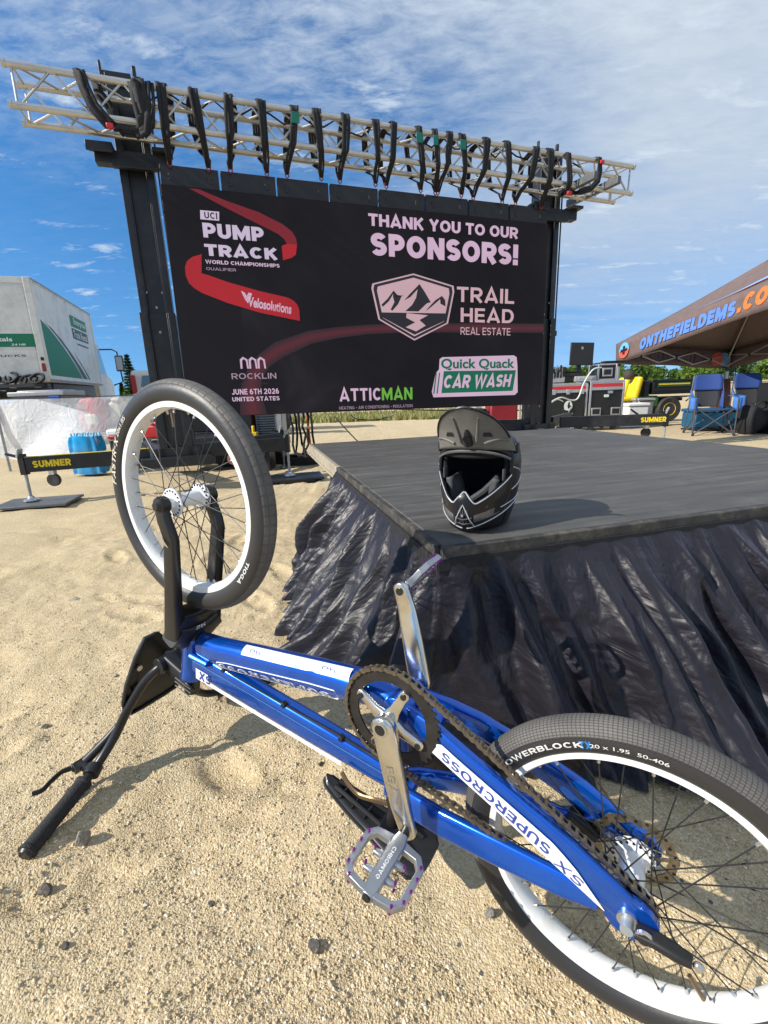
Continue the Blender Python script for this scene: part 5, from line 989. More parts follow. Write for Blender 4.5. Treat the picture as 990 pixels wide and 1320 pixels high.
t = thing('ice_chest', 'long teal-blue ice chest on the ground behind the two camp chairs', 'ice chest', (6.4, 9.2, 0)); M['teal'] = mat('teal_plastic', (.008, .085, .17), .45)
MB().box((6.45, 9.25, .17), (.86, .42, .30)).build('tub', M['teal'], t, bev=.03); MB().box((6.45, 9.25, .35), (.90, .46, .06)).build('lid', M['teal'], t, bev=.02)
tag(MB().box((6.25, 8.85, .02), (.9, .5, .03)).box((6.2, 8.8, .045), (.3, .2, .04)).build('ground_mat', M['black'], None, bev=.005, loc=(6.25, 8.85, .005)), 'dark mat on the ground under the camp chairs', 'mat')
t = thing('wooden_board', 'reddish brown wooden board leaning behind the canopy pole', 'board', (7.1, 9.9, 0)); MB().add([(6.85, 9.9, 0), (7.35, 9.9, 0), (7.28, 10.0, .92), (6.98, 10.0, .92)], [(0, 1, 2, 3)]).build('panel', mat('red_wood', (.17, .055, .03), .6, 0, .3, 12), t, solid=.03)
MB().bar((7.38, 9.75, .0), (7.46, 9.8, .92), .04, .03).build('strut', mat('pale_wood', (.40, .32, .2), .6), t)
t = thing('loudspeaker', 'black loudspeaker cabinet on the ground at the right edge', 'loudspeaker', (6.75, 7.9, 0)); MB().box((6.78, 7.95, .42), (.62, .5, .84)).build('cabinet', M['black'], t, bev=.02); MB().box((6.78, 7.692, .46), (.54, .012, .70)).build('grille', M['chair_mesh'], t, bev=.004); MB().text('MACKIE', (0, 0), .03, .12, .02, fn=lambda x, y: (6.58+x, 7.684, .24+y)).build('lettering', M['orange'], t)
t = thing('duffel_bag', 'slumped black duffel bag beside the loudspeaker at the right edge', 'bag', (6.4, 8.1, 0))
with at_(TR(6.36, 8.0, .24) @ RZ(.3)): MB().grid(lambda u, v: (.30*(2*v-1), .20*math.cos(u*6.283)*max(0, 1-(2*v-1)**6)**.5, (.24+.05*math.sin(v*9))*math.sin(u*6.283)*max(0, 1-(2*v-1)**6)**.5), 20, 14).build('bag_body', M['web'], t, ang=180)
with at_(TR(6.36, 8.0, .45) @ RZ(.3)): MB().tube([(-.15, -.05, 0), (-.05, -.08, .09), (.05, -.08, .09), (.15, -.05, 0)], .014, 8).build('handle', M['web'], t)

# ------------------------------------------------------------------ fence and vegetation
t = thing('sound_wall', 'long cream wall running along the far side of the field', 'wall', (16, 25, -.7)); cream = mat('cream_wall', (.62, .54, .36), .8, 0, .08, 1.2)
b = MB(); b.box((21, 26, .0), (34, .2, 1.42)); b.build('wall_face', cream, t, bev=.02); MB().box((21, 26, .735), (34, .28, .06)).build('coping', cream, t, bev=.01)
for k in range(8): MB().box((5+4.4*k, 25.85, .02), (.36, .14, 1.40)).build('pier', cream, t, bev=.01)
LEAF = [leafmat('oak_leaf', [(.03, .065, .012), (.06, .12, .02), (.12, .19, .035)], .3), leafmat('bright_leaf', [(.05, .10, .012), (.11, .19, .025), (.20, .28, .05)], .35), leafmat('dark_leaf', [(.018, .040, .014), (.03, .065, .02), (.055, .095, .028)], .2)]
M['bark'] = mat('bark', (.09, .07, .05), .9, 0, .3, 20, bump=.4, bs=30)
def tree(name, label, o, h, w, kind, seed, n=1500, ls=.16, group=None):
    r = np.random.default_rng(seed); x, y, z = o; t = thing(name, label, 'tree', o, group=group)
    b = MB(); b.tube([(x, y, z-.1), (x+.05, y, z+h*.25), (x-.04, y, z+h*.55)], [.05*h*.6, .035*h*.6, .015*h], 8)
    for k in range(5):
        a = r.uniform(0, 6.28); b.tube([(x, y, z+h*.25+.05*k*h), (x+w*.3*math.cos(a), y+w*.3*math.sin(a), z+h*(.5+.08*k))], [.02*h*.6, .006*h], 6)
    b.build('trunk', M['bark'], t)
    nc = 26; c = np.stack([r.normal(0, .36, nc)*w*.62, r.normal(0, .36, nc)*w*.62, h*(.22+.70*r.random(nc)**.8)], -1); sc = w*(.12+.16*r.random(nc))*(1.15-.45*c[:, 2]/h)
    c[:, :2] *= (1.15-.65*(c[:, 2:]/h)**2)
    i = r.integers(0, nc, n); d = r.normal(0, 1, (n, 3)); d /= np.linalg.norm(d, axis=1)[:, None]; P = c[i]+d*(sc[i]*(.45+.6*r.random(n)))[:, None]*[1, 1, .85]; P[:, 2] = np.maximum(P[:, 2], .05)
    A = r.normal(0, 1, (n, 3)); A /= np.linalg.norm(A, axis=1)[:, None]; B = np.cross(A, r.normal(0, 1, (n, 3))); B /= np.linalg.norm(B, axis=1)[:, None]; s = (ls*(.5+r.random(n)))[:, None]
    V = np.stack([P-A*s, P+B*s*.55, P+A*s, P-B*s*.55], 1)+np.array(o); m = MB(); m.V = [V.reshape(-1, 3)]; m.F = np.arange(4*n).reshape(-1, 4).tolist(); m.M = [0]*n
    m.build('crown', LEAF[kind], t); return t
ordw = ['first', 'second', 'third', 'fourth', 'fifth', 'sixth', 'seventh', 'eighth', 'ninth', 'tenth', 'eleventh', 'twelfth', 'thirteenth', 'fourteenth', 'fifteenth', 'sixteenth', 'seventeenth', 'eighteenth']
kd = ['mid green', 'bright green', 'dark green']
rr = random.Random(21); k = 0; xt = 17.5
while xt < 46:
    kind = rr.choice([0, 1, 1, 0, 2]); hgt = rr.uniform(3.2, 4.4)+max(0, (xt-34)*.10); yt = 48+rr.uniform(-4, 5)
    tree('bushy_tree', '%s bushy tree behind the cream wall, %s in the row from the left' % (kd[kind], ordw[k]), (xt*yt/48, yt, -1.45), hgt, rr.uniform(3.2, 4.6), kind, 100+k, 2600, .17, 'trees beyond the cream wall'); k += 1; xt += rr.uniform(1.6, 2.3)
    if k > 16: break
def conifer(label, o, h, w, seed):
    r = np.random.default_rng(seed); x, y, z = o; t = thing('pine_tree', label, 'tree', o); MB().tube([(x, y, z-.2), (x, y, z+h)], [.16, .02], 8).build('trunk', M['bark'], t); n = 3600
    lv = r.integers(0, 22, n)/22.; lz = .12+.88*lv; rad = w*(1-lv)**.85*(.25+.75*r.random(n)**.6); a = r.random(n)*6.28; br = np.floor(a*1.3+lv*17)
    P = np.stack([rad*np.cos(a), rad*np.sin(a), h*lz-rad*.12+r.normal(0, .05, n)], -1); A = np.stack([np.cos(a), np.sin(a), np.full(n, .15)], -1)+r.normal(0, .25, (n, 3)); B = np.cross(A, [0, 0, 1.])+r.normal(0, .3, (n, 3)); s = .13
    V = np.stack([P-A*s*1.3, P+B*s*.5, P+A*s*1.3, P-B*s*.5], 1)+np.array(o); m = MB(); m.V = [V.reshape(-1, 3)]; m.F = np.arange(4*n).reshape(-1, 4).tolist(); m.M = [0]*n; m.build('crown', LEAF[2], t)
conifer('tall dark pine tree rising between the truck and the left mast', (-23.0, 45, -1.4), 6.4, 1.15, 5)
conifer('slim young pine between the tall pine and the truck mirror', (-26.6, 50, -1.4), 4.0, .5, 6)
tree('bushy_tree', 'small bright green tree at the foot of the tall pine', (-23.6, 46.5, -1.4), 3.6, 2.2, 1, 77, 900, .15)
tree('bushy_tree', 'small green tree showing between the screen and the road cases', (16.6, 47, -1.4), 3.8, 2.6, 0, 78, 1500, .15)
# ------------------------------------------------------------------ helmet on the stage
HM = TR(.276, 1.312, SH+.002) @ RZ(-.46) @ Matrix.Diagonal((.91, .93, .99, 1))
M['helm'] = mat('satin_black_helmet', (.008, .008, .010), .34, 0, .25, 12, coat=.10, rvar=.08, spec=.28); M['helm_grey'] = mat('dark_olive_visor', (.155, .15, .135), .6, 0, .12, 20, spec=.3); M['helm_line'] = mat('silver_line', (.55, .57, .60), .35, .4); M['liner'] = mat('helmet_liner', (.010, .010, .011), .9, 0, .3, 90, bump=.4, bs=250); M['pad'] = mat('grey_cheek_pad', (.055, .057, .06), .8, 0, .2, 60, bump=.3, bs=200)
M['helm_gfx'] = mat('charcoal_graphic', (.13, .13, .135), .3, .3, .2, 30)
zt_ = [0, .04, .09, .13, .17, .20, .23, .252, .268]; at_a = [.088, .103, .114, .119, .120, .115, .098, .070, .012]; at_f = [.142, .172, .168, .138, .126, .118, .098, .068, .012]; at_b = [.095, .118, .132, .139, .140, .132, .112, .080, .012]
def shl(ph, z, k=1.):
    a, f, b = (float(np.interp(z, zt_, q)) for q in (at_a, at_f, at_b)); c, s = math.cos(ph), math.sin(ph)
    pw = 1.0; pe = 1.35 if z < .10 else 1.35-.35*min(1, (z-.10)/.06)
    y = -(f*abs(c)**pe) if c > 0 else b*abs(c)
    return (k*a*s, k*y, .01+(z-.13)*k+.13)
PO = R(62)
def zlo(p): q = abs(p)/PO; return .112-.032*min(1, q*4)+.050*max(0, q-.25)**1.1 if q < .25 else .080+.062*((q-.25)/.75)**1.2
def zhi(p): q = abs(p)/PO; return .217-.030*q**2.4
with at_(HM):
    he = thing('full_face_helmet', 'black full-face helmet with silver lines and raised visor resting on the stage', 'helmet', m=CUR[-1].copy())
    b = MB(); ps = lambda u: PO+(2*math.pi-2*PO)*u
    b.grid(lambda u, v: shl(ps(u), .268*v), 44, 26); b.grid(lambda u, v: shl(-PO+2*PO*u, zhi(-PO+2*PO*u)+(.268-zhi(-PO+2*PO*u))*v), 32, 14); b.grid(lambda u, v: shl(-PO+2*PO*u, zlo(-PO+2*PO*u)*v), 40, 14)
    b.build('shell', M['helm'], he, ang=60, solid=.009)
    b = MB(); b.grid(lambda u, v: shl(ps(u), .01+.25*v, .88), 36, 16); b.grid(lambda u, v: shl(-PO+2*PO*u, .195+.065*v, .9), 20, 6); b.build('liner', M['liner'], he, ang=180, solid=.012)
    b = MB(); b.grid(lambda u, v: (.10*math.cos(u*6.283)*v, .01+.12*math.sin(u*6.283)*v, .03), 24, 4); b.build('inner_floor', M['liner'], he, ang=180)
    for s in (-1, 1):
        b = MB(); b.grid(lambda u, v: (s*(.070-.022*math.sin(v*3.14)*abs(math.sin(u*3.14))), -.085+.10*u, .045+.095*v), 12, 12); b.build('cheek_pad', M['pad'], he, ang=180, solid=.02)
        MB().box((s*.090, -.060, .150), (.008, .03, .035)).build('goggle_strap_guide', M['pad'], he, bev=.004)
    MB().tube([(-.05, -.05, .065), (-.015, -.075, .07), (.03, -.06, .10), (.06, -.03, .13)], .010, 8).build('chin_strap', M['pad'], he); MB().tube([(.04, -.07, .052), (.065, -.05, .062), (.08, -.03, .055)], .007, 8).build('strap_ring', M['zinc'], he)
    def line(nm, f, n=26, r=.0016): MB().tube([f(i/(n-1)) for i in range(n)], r, 6).build(nm, M['helm_line'], he)
    line('eyeport_line', lambda t: shl(-PO*1.02+2.04*PO*t, zlo(-PO+2*PO*t)-.002, 1.035), 40, .0019)
    for s in (-1, 1):
        line('side_line', lambda t: shl(s*R(4+86*t), .012+.055*t**1.2, 1.042), 20, .0017); line('side_line', lambda t: shl(s*R(52+48*t), .060+.018*t, 1.042), 14, .0014); line('side_line', lambda t: shl(s*R(66+30*abs(math.sin(t*3.14))), .10+.06*t, 1.042), 12)
        MB().grid(lambda u, v: shl(s*R(16+44*u), .030+.020*v+.020*u, 1.036), 14, 5).build('side_graphic', M['helm_gfx'], he, ang=180); MB().grid(lambda u, v: shl(s*R(30+26*u+8*v), .066+.014*v+.012*u, 1.034), 10, 5).build('side_graphic', M['helm_gfx'], he, ang=180); MB().grid(lambda u, v: shl(s*R(66+26*u-10*v), .02+.10*v, 1.03), 10, 5).build('side_graphic', M['helm_gfx'], he, ang=180)
    b = MB(); b.grid(lambda u, v: shl(R(-15+30*u)*(1-.75*v), .018+.058*v, 1.030), 12, 8); b.build('chin_vent', M['liner'], he, ang=180)
    b = MB()
    for k in range(5): b.tube([shl(R(-13+6.5*k)*.9, .026, 1.042), shl(R(-13+6.5*k)*.45, .064, 1.046)], .0016, 6)
    for z in (.030, .044): b.tube([shl(R(-13), z, 1.04), shl(0, z-.004, 1.05), shl(R(13), z, 1.04)], .0016, 6)
    b.build('vent_grille', M['helm_gfx'], he); MB().box(shl(0, .052, 1.06), (.006, .004, .006)).build('vent_screw', M['zinc'], he)
    line('vent_edge', lambda t: shl(R(-17+34*t), .018+.060*(1-abs(2*t-1)), 1.05), 21, .0016)
    def vis(u, v):
        p = Vector(shl(R(72)*u, .198+.012*(1-u*u), 1.05)); w_ = 1-.45*abs(u)**2.6
        return p+Vector((-.010*u*v, -.055*v*w_-.012*v*v, (.138*v-.026*v*v)*w_-.020*abs(u)*v))
    MB().grid(lambda u, v: vis(2*u-1, v), 34, 14).build('visor', M['helm_grey'], he, ang=180, solid=.004)
    def von(u, v, e=.004):
        p = Vector(vis(u, v)); n = (Vector(vis(u+.01, v))-p).cross(Vector(vis(u, v+.01))-p).normalized(); n = n if n.y < 0 else -n; return p+n*e
    for s in (-1, 1):
        MB().add([von(s*.30, .30), von(s*.50, .34), von(s*.46, .44), von(s*.32, .40)], [(0, 1, 2, 3)]).build('visor_vent', M['liner'], he)
        MB().tube([von(s*(.16+.10*t), .16+.62*t) for t in np.linspace(0, 1, 8)], [.0045-.0004*q for q in range(8)], 8).build('visor_rib', M['helm_grey'], he); MB().tube([von(s*(.30+.55*t), .14+.30*t) for t in np.linspace(0, 1, 8)], [.004-.0003*q for q in range(8)], 8).build('visor_rib', M['helm_grey'], he)
    MB().tube([von(-1+2*t, .98, 0) for t in np.linspace(0, 1, 30)], .0032, 6).build('visor_rim', M['helm'], he)
    b = MB(); b.tube([von(0, .10, .002), von(0, .30, .003), von(0, .42, .002)], [.014, .011, .004], 10); b.tube([von(0, .26, .0), von(0, .26, .016)], .011, 10); b.build('visor_mount', M['helm'], he); 
    for s in (-1, 1):
        q = Vector(shl(s*R(78), .205, 1.06))
        MB().box(tuple(q), (.012, .03, .03)).build('visor_screw', M['helm'], he, bev=.005)
    MB().tube([shl(R(-60+120*t), .205-.024*abs(2*t-1)**2.4, 1.04) for t in np.linspace(0, 1, 24)], .004, 6).build('eyeport_trim', M['helm_gfx'], he)

# ------------------------------------------------------------------ stones
M['stone'] = mat('grey_stone', (.30, .285, .25), .9, 0, .3, 4, bump=.8, bs=5, dirt=(.45, .36, .22), ds=2); M['stone_d'] = mat('dark_stone', (.12, .112, .10), .9, 0, .35, 4, bump=.8, bs=5, dirt=(.36, .29, .18), ds=1.6)
for x, y, s, mm, lab, sd_ in ((-.690, .815, (.022, .014, .024), 'stone', 'largest pale grey stone upright on the sand by the handlebar grip', 1), (-.700, .712, (.014, .013, .013), 'stone_d', 'dark stone on the sand below the handlebar grip', 2), (-.150, .600, (.012, .014, .009), 'stone_d', 'dark crumbly stone on bare sand beneath the pedal', 3),
    (-.361, .683, (.006, .006, .005), 'stone_d', 'tiny dark stone between the grip and the pedal', 4), (-.592, .609, (.008, .007, .005), 'stone_d', 'small dark stone near the bottom left corner', 5), (-.19, 1.016, (.008, .007, .006), 'stone_d', 'small dark stone in the shade of the down tube', 6), (-1.03, 1.19, (.012, .011, .007), 'stone_d', 'small dark stone left of the number plate', 7), (-.96, 1.445, (.010, .010, .007), 'stone', 'small grey stone behind the number plate', 8), (-1.53, 2.12, (.02, .018, .009), 'stone', 'flat grey stone on open sand left of the front wheel', 9), (.17, .64, (.013, .010, .010), 'stone', 'rounded grey stone under the rear tyre edge', 10)):
    bm = bmesh.new(); bmesh.ops.create_icosphere(bm, subdivisions=3, radius=1); r = np.random.default_rng(sd_); D = r.normal(0, 1, (9, 3)); D /= np.linalg.norm(D, axis=1)[:, None]; H = r.uniform(.45, .85, 9)
    for v in bm.verts:
        for d_, h in zip(D, H):
            k = v.co.dot(Vector(d_))
            if k > h: v.co -= Vector(d_)*(k-h)
    me = bpy.data.meshes.new('stone'); bm.to_mesh(me); bm.free(); me.materials.append(M[mm]); o = bpy.data.objects.new('stone', me); COL.objects.link(o); o.scale = s; o.rotation_euler = (0, .25, sd_*1.3)
    o.location = (x, y, float(ground_h(x, y))+s[2]*.55); tag(o, lab, 'stone', 'stones on the sand')

# ------------------------------------------------------------------ bicycle
BR = Matrix(((-.7458133, .5186625, -.4180331), (.4582188, .8549187, .2432069), (.4835266, -.0101637, -.8752706))).to_4x4(); BR.translation = (.02463, .712438, .406716)
M['blue'] = mat('candy_blue', (.001, .085, .50), .26, .62, .10, 14, coat=.8, rvar=.06, dirt=(.003, .12, .60), ds=5)
M['blue2'] = mat('pale_blue_edge', (.12, .42, .80), .3, .2, coat=.8); M['decal'] = mat('white_decal', (.74, .76, .77), .35, 0, .04, coat=.6); M['decal_ink'] = mat('blue_ink', (.02, .05, .28), .4, coat=.5)
M['polish'] = mat('polished_alloy', (.72, .69, .63), .22, 1., .10, 16, rvar=.10, dirt=(.50, .46, .38), ds=9); M['ped'] = mat('grey_alloy_pedal', (.42, .44, .47), .38, .9, .1, 40); M['pin'] = mat('purple_pin', (.28, .02, .33), .25, .8)
M['chain'] = mat('worn_chain', (.22, .19, .15), .38, .9, .25, 70); M['ring'] = mat('black_ring', (.035, .032, .03), .45, .5, .3, 40); M['spoke'] = mat('dark_spoke', (.022, .022, .022), .45, .2); M['nip'] = mat('nipple', (.6, .58, .55), .3, .9)
M['rimw'] = mat('white_rim', (.78, .785, .77), .32, 0, .03, 10, coat=.4, dirt=(.60, .58, .52), ds=18); M['hubw'] = mat('white_hub', (.76, .78, .80), .25, 0, .03, coat=.6); M['carbon'] = mat('matt_black_fork', (.014, .013, .013), .33, 0, .2, 20, rvar=.08); M['grip'] = mat('rubber_grip', (.018, .018, .018), .7, 0, .3, 80, bump=.4, bs=350)
M['rotor'] = mat('worn_rotor', (.30, .26, .19), .35, .9, .25, 50); M['saddle'] = mat('saddle_plastic', (.016, .016, .017), .36, 0, .2, 40, coat=.2)
M['bronze'] = mat('bronze_lever', (.20, .14, .08), .4, .8)
HAx = R(74); AX = Vector((-math.cos(HAx), 0, math.sin(HAx))); FWD = Vector((math.sin(HAx), 0, math.cos(HAx))); FA = Vector((.6169, 0, -.0225)); PA = FA-.032*FWD; RA = Vector((-.4021, 0, -.0371))
def sp_(q, f, y): v = PA+AX*q+FWD*f; return Vector((v.x, y, v.z))
bk = thing('bmx_bicycle', 'blue bmx bicycle with white rims standing upside down on the sand', 'bicycle', m=TR(.0246, .7124, 0) @ BR.to_3x3().to_4x4())
def tyre_mat(name, br, rough=.7, TW_=.17, CT_=.72):
    m = bpy.data.materials.new(name); m.use_nodes = True; nt = m.node_tree; b = nt.nodes['Principled BSDF']; uv = nt.nodes.new('ShaderNodeUVMap').outputs[0]; o = nt.nodes.new('ShaderNodeTexCoord').outputs['Object']
    k = nt.nodes.new('ShaderNodeTexBrick'); mp = nt.nodes.new('ShaderNodeMapping'); mp.inputs['Scale'].default_value = br; nt.links.new(uv, mp.inputs[0]); nt.links.new(mp.outputs[0], k.inputs[0]); k.inputs['Scale'].default_value = 1; k.offset = 0.; k.inputs['Mortar Size'].default_value = .10; k.inputs['Mortar Smooth'].default_value = .25; k.inputs['Brick Width'].default_value = 1.; k.inputs['Row Height'].default_value = 1.; k.inputs[1].default_value = k.inputs[2].default_value = (1, 1, 1, 1); k.inputs[3].default_value = (0, 0, 0, 1)
    sp = nt.nodes.new('ShaderNodeSeparateXYZ'); nt.links.new(uv, sp.inputs[0]); d = MA(nt, 'ABSOLUTE', MA(nt, 'SUBTRACT', sp.outputs[1], .5)); tread = RAMP(nt, d, [(TW_, 1.), (TW_+.02, 0.)])
    h = MA(nt, 'MULTIPLY', tread, k.outputs[0]); dust = RAMP(nt, NOI(nt, o, 7, 6, .65), [(.38, 0.), (.75, 1.)])
    c1 = nt.nodes.new('ShaderNodeMix'); c1.data_type = 'RGBA'; nt.links.new(MA(nt, 'MULTIPLY', MA(nt, 'MULTIPLY', tread, MA(nt, 'MULTIPLY_ADD', dust, .45, .42)), MA(nt, 'MULTIPLY_ADD', k.outputs[0], CT_, 1-CT_)), c1.inputs[0]); c1.inputs[6].default_value = (.028, .027, .027, 1); c1.inputs[7].default_value = (.17, .16, .145, 1); nt.links.new(c1.outputs[2], b.inputs['Base Color'])
    b.inputs['Roughness'].default_value = rough; nt.links.new(MA(nt, 'MULTIPLY_ADD', tread, .25, rough-.25), b.inputs['Roughness']); b.inputs['Specular IOR Level'].default_value = .45
    bp = nt.nodes.new('ShaderNodeBump'); bp.inputs['Strength'].default_value = 1.; bp.inputs['Distance'].default_value = .003; nt.links.new(MA(nt, 'ADD', MA(nt, 'MULTIPLY', h, CT_*1.3), MA(nt, 'MULTIPLY', NOI(nt, o, 120, 3), .12)), bp.inputs['Height']); nt.links.new(bp.outputs[0], b.inputs['Normal']); return m
def tyre_mesh(parent, wm, mm, R0, r, n=120, k=30):
    # section: carcass circle opening at the rim
    V = []; UVv = []
    for i in range(n+1):
        a = 2*math.pi*i/n
        for j in range(k):
            s = j/(k-1); t = R(-142)+R(284)*s; rr_ = R0+r*math.cos(t)*1.02; y = r*.98*math.sin(t)
            if abs(t) > R(112): y = math.copysign(max(.0125, abs(y)), y)
            V.append((rr_*math.cos(a), rr_*math.sin(a), y)); UVv.append((i/n, s))
    F = [(i*k+j, (i+1)*k+j, (i+1)*k+j+1, i*k+j+1) for i in range(n) for j in range(k-1)]
    b = MB(); cur = CUR[-1]; CUR.append(cur @ wm); b.add(V, F); CUR.pop(); o = b.build('tyre', mm, parent, ang=180)
    l = o.data.uv_layers.new(name='UVMap')
    l.data.foreach_set('uv', [q for lp in o.data.loops for q in UVv[lp.vertex_index]]); return o
def ring_text(parent, wm, st, r0, ang0, span, h, side, mm, R0, rt_, bold=.03, inward=False, shear=0.):
    # lettering on a tyre sidewall, reading clockwise or anticlockwise as seen from the given side
    def f(x, y):
        rad = r0+(y if not inward else -y); a = ang0+x; t = math.acos(max(-1, min(1, (rad-R0)/(rt_*1.02)))); z = side*(rt_*.98*math.sin(t)+.0012); return (rad*math.cos(a), rad*math.sin(a), z)
    cur = CUR[-1]; CUR.append(cur @ wm); b = MB(); b.text(st, (0, 0), h, span, bold, shear, fn=f); CUR.pop(); return b.build('lettering', mm, parent)
def wheel(ctr, hubw, rear, ph):
    # wheel frame: x and y in the plane of the wheel, z along bike +y (away from us); built about the hub
    wm = frame_mat(ctr, (1, 0, 0), (0, 0, -1), (0, 1, 0)); cur = CUR[-1]
    def add(nm, b, mm, par, **k): return b.build(nm, mm, par, **k)
    CUR.append(cur @ wm)
    fl = .034; b = MB(); rf = .031
    b.lathe([(.008, -.048), (.013, -.047), (.014, -fl-.004), (rf, -fl-.003), (rf, -fl+.001), (.017, -fl+.007), (.0155 if not rear else .019, 0), (.017, fl-.007), (rf, fl-.001), (rf, fl+.003), (.014, fl+.004), (.013, .047), (.008, .048)], 32)
    hub = add('wheel', b, M['hubw'], bk, ang=28)
    b = MB(); b.lathe([(.2135, -.0165), (.2135, -.0125), (.205, -.0115), (.203, 0), (.205, .0115), (.2135, .0125), (.2135, .0165), (.2095, .0168), (.197, .0165), (.1925, .010), (.1915, 0), (.1925, -.010), (.197, -.0165), (.2095, -.0168)], 120, closed=True)
    rim = add('rim', b, M['rimw'], hub, ang=50)
    for i in range(36):
        a = 2*math.pi*(i+.5*ph)/36; s = 1 if i % 2 else -1; k = 1 if (i//2) % 2 else -1; ha = a+k*R(72)
        p = (rf*.86*math.cos(ha), rf*.86*math.sin(ha), s*fl*.98); q = (.197*math.cos(a), .197*math.sin(a), s*.003); m_ = tuple(Vector(p).lerp(Vector(q), .93))
        b = MB(); b.tube([p, q], .00105, 6, m=0); b.tube([m_, tuple(Vector(q)*1.0)], .0024, 6, m=1); add('spoke', b, [M['spoke'], M['nip']], hub)
    b = MB()
    for s in (-1, 1):
        for i in range(18): a = 2*math.pi*i/18; b.tube([(rf*.84*math.cos(a), rf*.84*math.sin(a), s*(fl+.0045)), (rf*.84*math.cos(a), rf*.84*math.sin(a), s*(fl-.0045))], .0022, 6)
    add('flange_hole', b, M['black'], hub)
    b = MB(); vr = .193; va = 3.62 if rear else 1.0; b.tube([(vr*math.cos(va), vr*math.sin(va), 0), ((vr-.038)*math.cos(va), (vr-.038)*math.sin(va), 0)], .0033, 8); add('valve', b, M['bronze'], hub)
    b = MB(); b.tube([(0, 0, -.066), (0, 0, .066)], .010, 16); add('axle', b, M['black'], hub)
    CUR.pop(); return hub, wm
R0F, RTF = .2270, .0252; R0R, RTR = .2262, .0258
CUR.append(BR)
def in_bk(f): return f()
fwh, fwm = wheel(tuple(FA), .1, False, .3); rwh, rwm = wheel(tuple(RA), .11, True, .8)
tF = tyre_mesh(fwh, fwm, tyre_mat('front_tyre', (80, 7, 1), .7, .15, .22), R0F, RTF); tR = tyre_mesh(rwh, rwm, tyre_mat('rear_tyre', (260, 32, 1), .7, .24), R0R, RTR)
M['tprint'] = mat('tyre_print', (.62, .55, .45), .6); M['tprint2'] = mat('tyre_print_white', (.62, .61, .58), .6); M['tblue'] = mat('tyre_logo_blue', (.02, .16, .42), .5)
# --- frame
def sec(P, hw, hh, n=20, e=3.2, up=(0, 0, 1), m=0): return MB().tube(P, [(a, b) for a, b in zip(hw, hh)] if isinstance(hw, (list, tuple)) else (hw, hh), n, True, m, e, up)
b = MB()
b.tube([PA+AX*q for q in (.333, .338, .352, .40, .44, .452, .457)], [.030, .031, .0265, .0255, .0265, .0295, .0285], 24)
def add_sec(P, ws, n=22, e=3.0, up=(0, 0, 1)): b.tube(P, ws, n, True, 0, e, up)
add_sec([(.455, 0, .292), (.40, 0, .262), (.30, 0, .193), (.16, 0, .096), (.05, 0, .022), (0, 0, .002)], [(.024, .030), (.027, .033), (.027, .034), (.028, .033), (.030, .028), (.030, .024)], e=2.4)
add_sec([(.455, 0, .350), (.40, 0, .327), (.25, 0, .273), (.10, 0, .219), (-.02, 0, .176), (-.075, 0, .158)], [(.019, .030), (.019, .032), (.0185, .031), (.018, .029), (.017, .026), (.016, .022)], e=4.)
b.tube([(.41, 0, .30), (.46, 0, .318)], [(.010, .03), (.012, .034)], 12, sec=2.5)
b.tube([(.01, 0, -.002), (-.03, 0, .075), (-.065, 0, .152), (-.093, 0, .215)], [(.022, .024), (.017, .018), (.0165, .017), (.0165, .0165)], 20)
b.tube([(0, -.037, 0), (0, -.035, 0), (0, .035, 0), (0, .037, 0)], [.024, .0265, .0265, .024], 26)
b.tube([(-.05, -.028, -.012), (-.05, .028, -.012)], [(.026, .020)]*2, 14, sec=3.)
for s in (-1, 1):
    add_sec([(-.012, s*.026, -.004), (-.07, s*.034, -.022), (-.12, s*.044, -.0315), (-.20, s*.052, -.041), (-.30, s*.058, -.0460), (-.37, s*.060, -.044), (-.43, s*.060, -.041)], [(.009, .021), (.010, .0215), (.010, .0215), (.010, .0220), (.009, .0245), (.007, .024), (.005, .020)], 18, 4.5)
    add_sec([(-.062, s*.012, .178), (-.10, s*.030, .150), (-.16, s*.045, .109), (-.245, s*.053, .056), (-.33, s*.058, .005), (-.37, s*.060, -.020)], [(.010, .018), (.010, .023), (.0095, .023), (.009, .022), (.008, .019), (.006, .014)], 18, 3.6)
    with at_(frame_mat((-.405, s*.060, -.038), (1, 0, 0), (0, 0, 1), (0, -1, 0))):
        b.prism([(.030*math.cos(a)*1.25, .030*math.sin(a)) for a in np.linspace(0, 6.283, 26)[:-1]], -.0055, .0055)
b.tube([(-.095, -.032, .148), (-.095, .032, .148)], .011, 12)
b.tube([(-.30, .06, .03), (-.34, .062, -.03)], [(.006, .016)]*2, 10)
fr = b.build('frame', M['blue'], bk, ang=50)
# welds read as small ripples
b = MB()
for c, d_, r_ in (((.447, 0, .288), (.88, 0, .47), .0335), ((.452, 0, .349), (.94, 0, .34), .0300)):
    pass
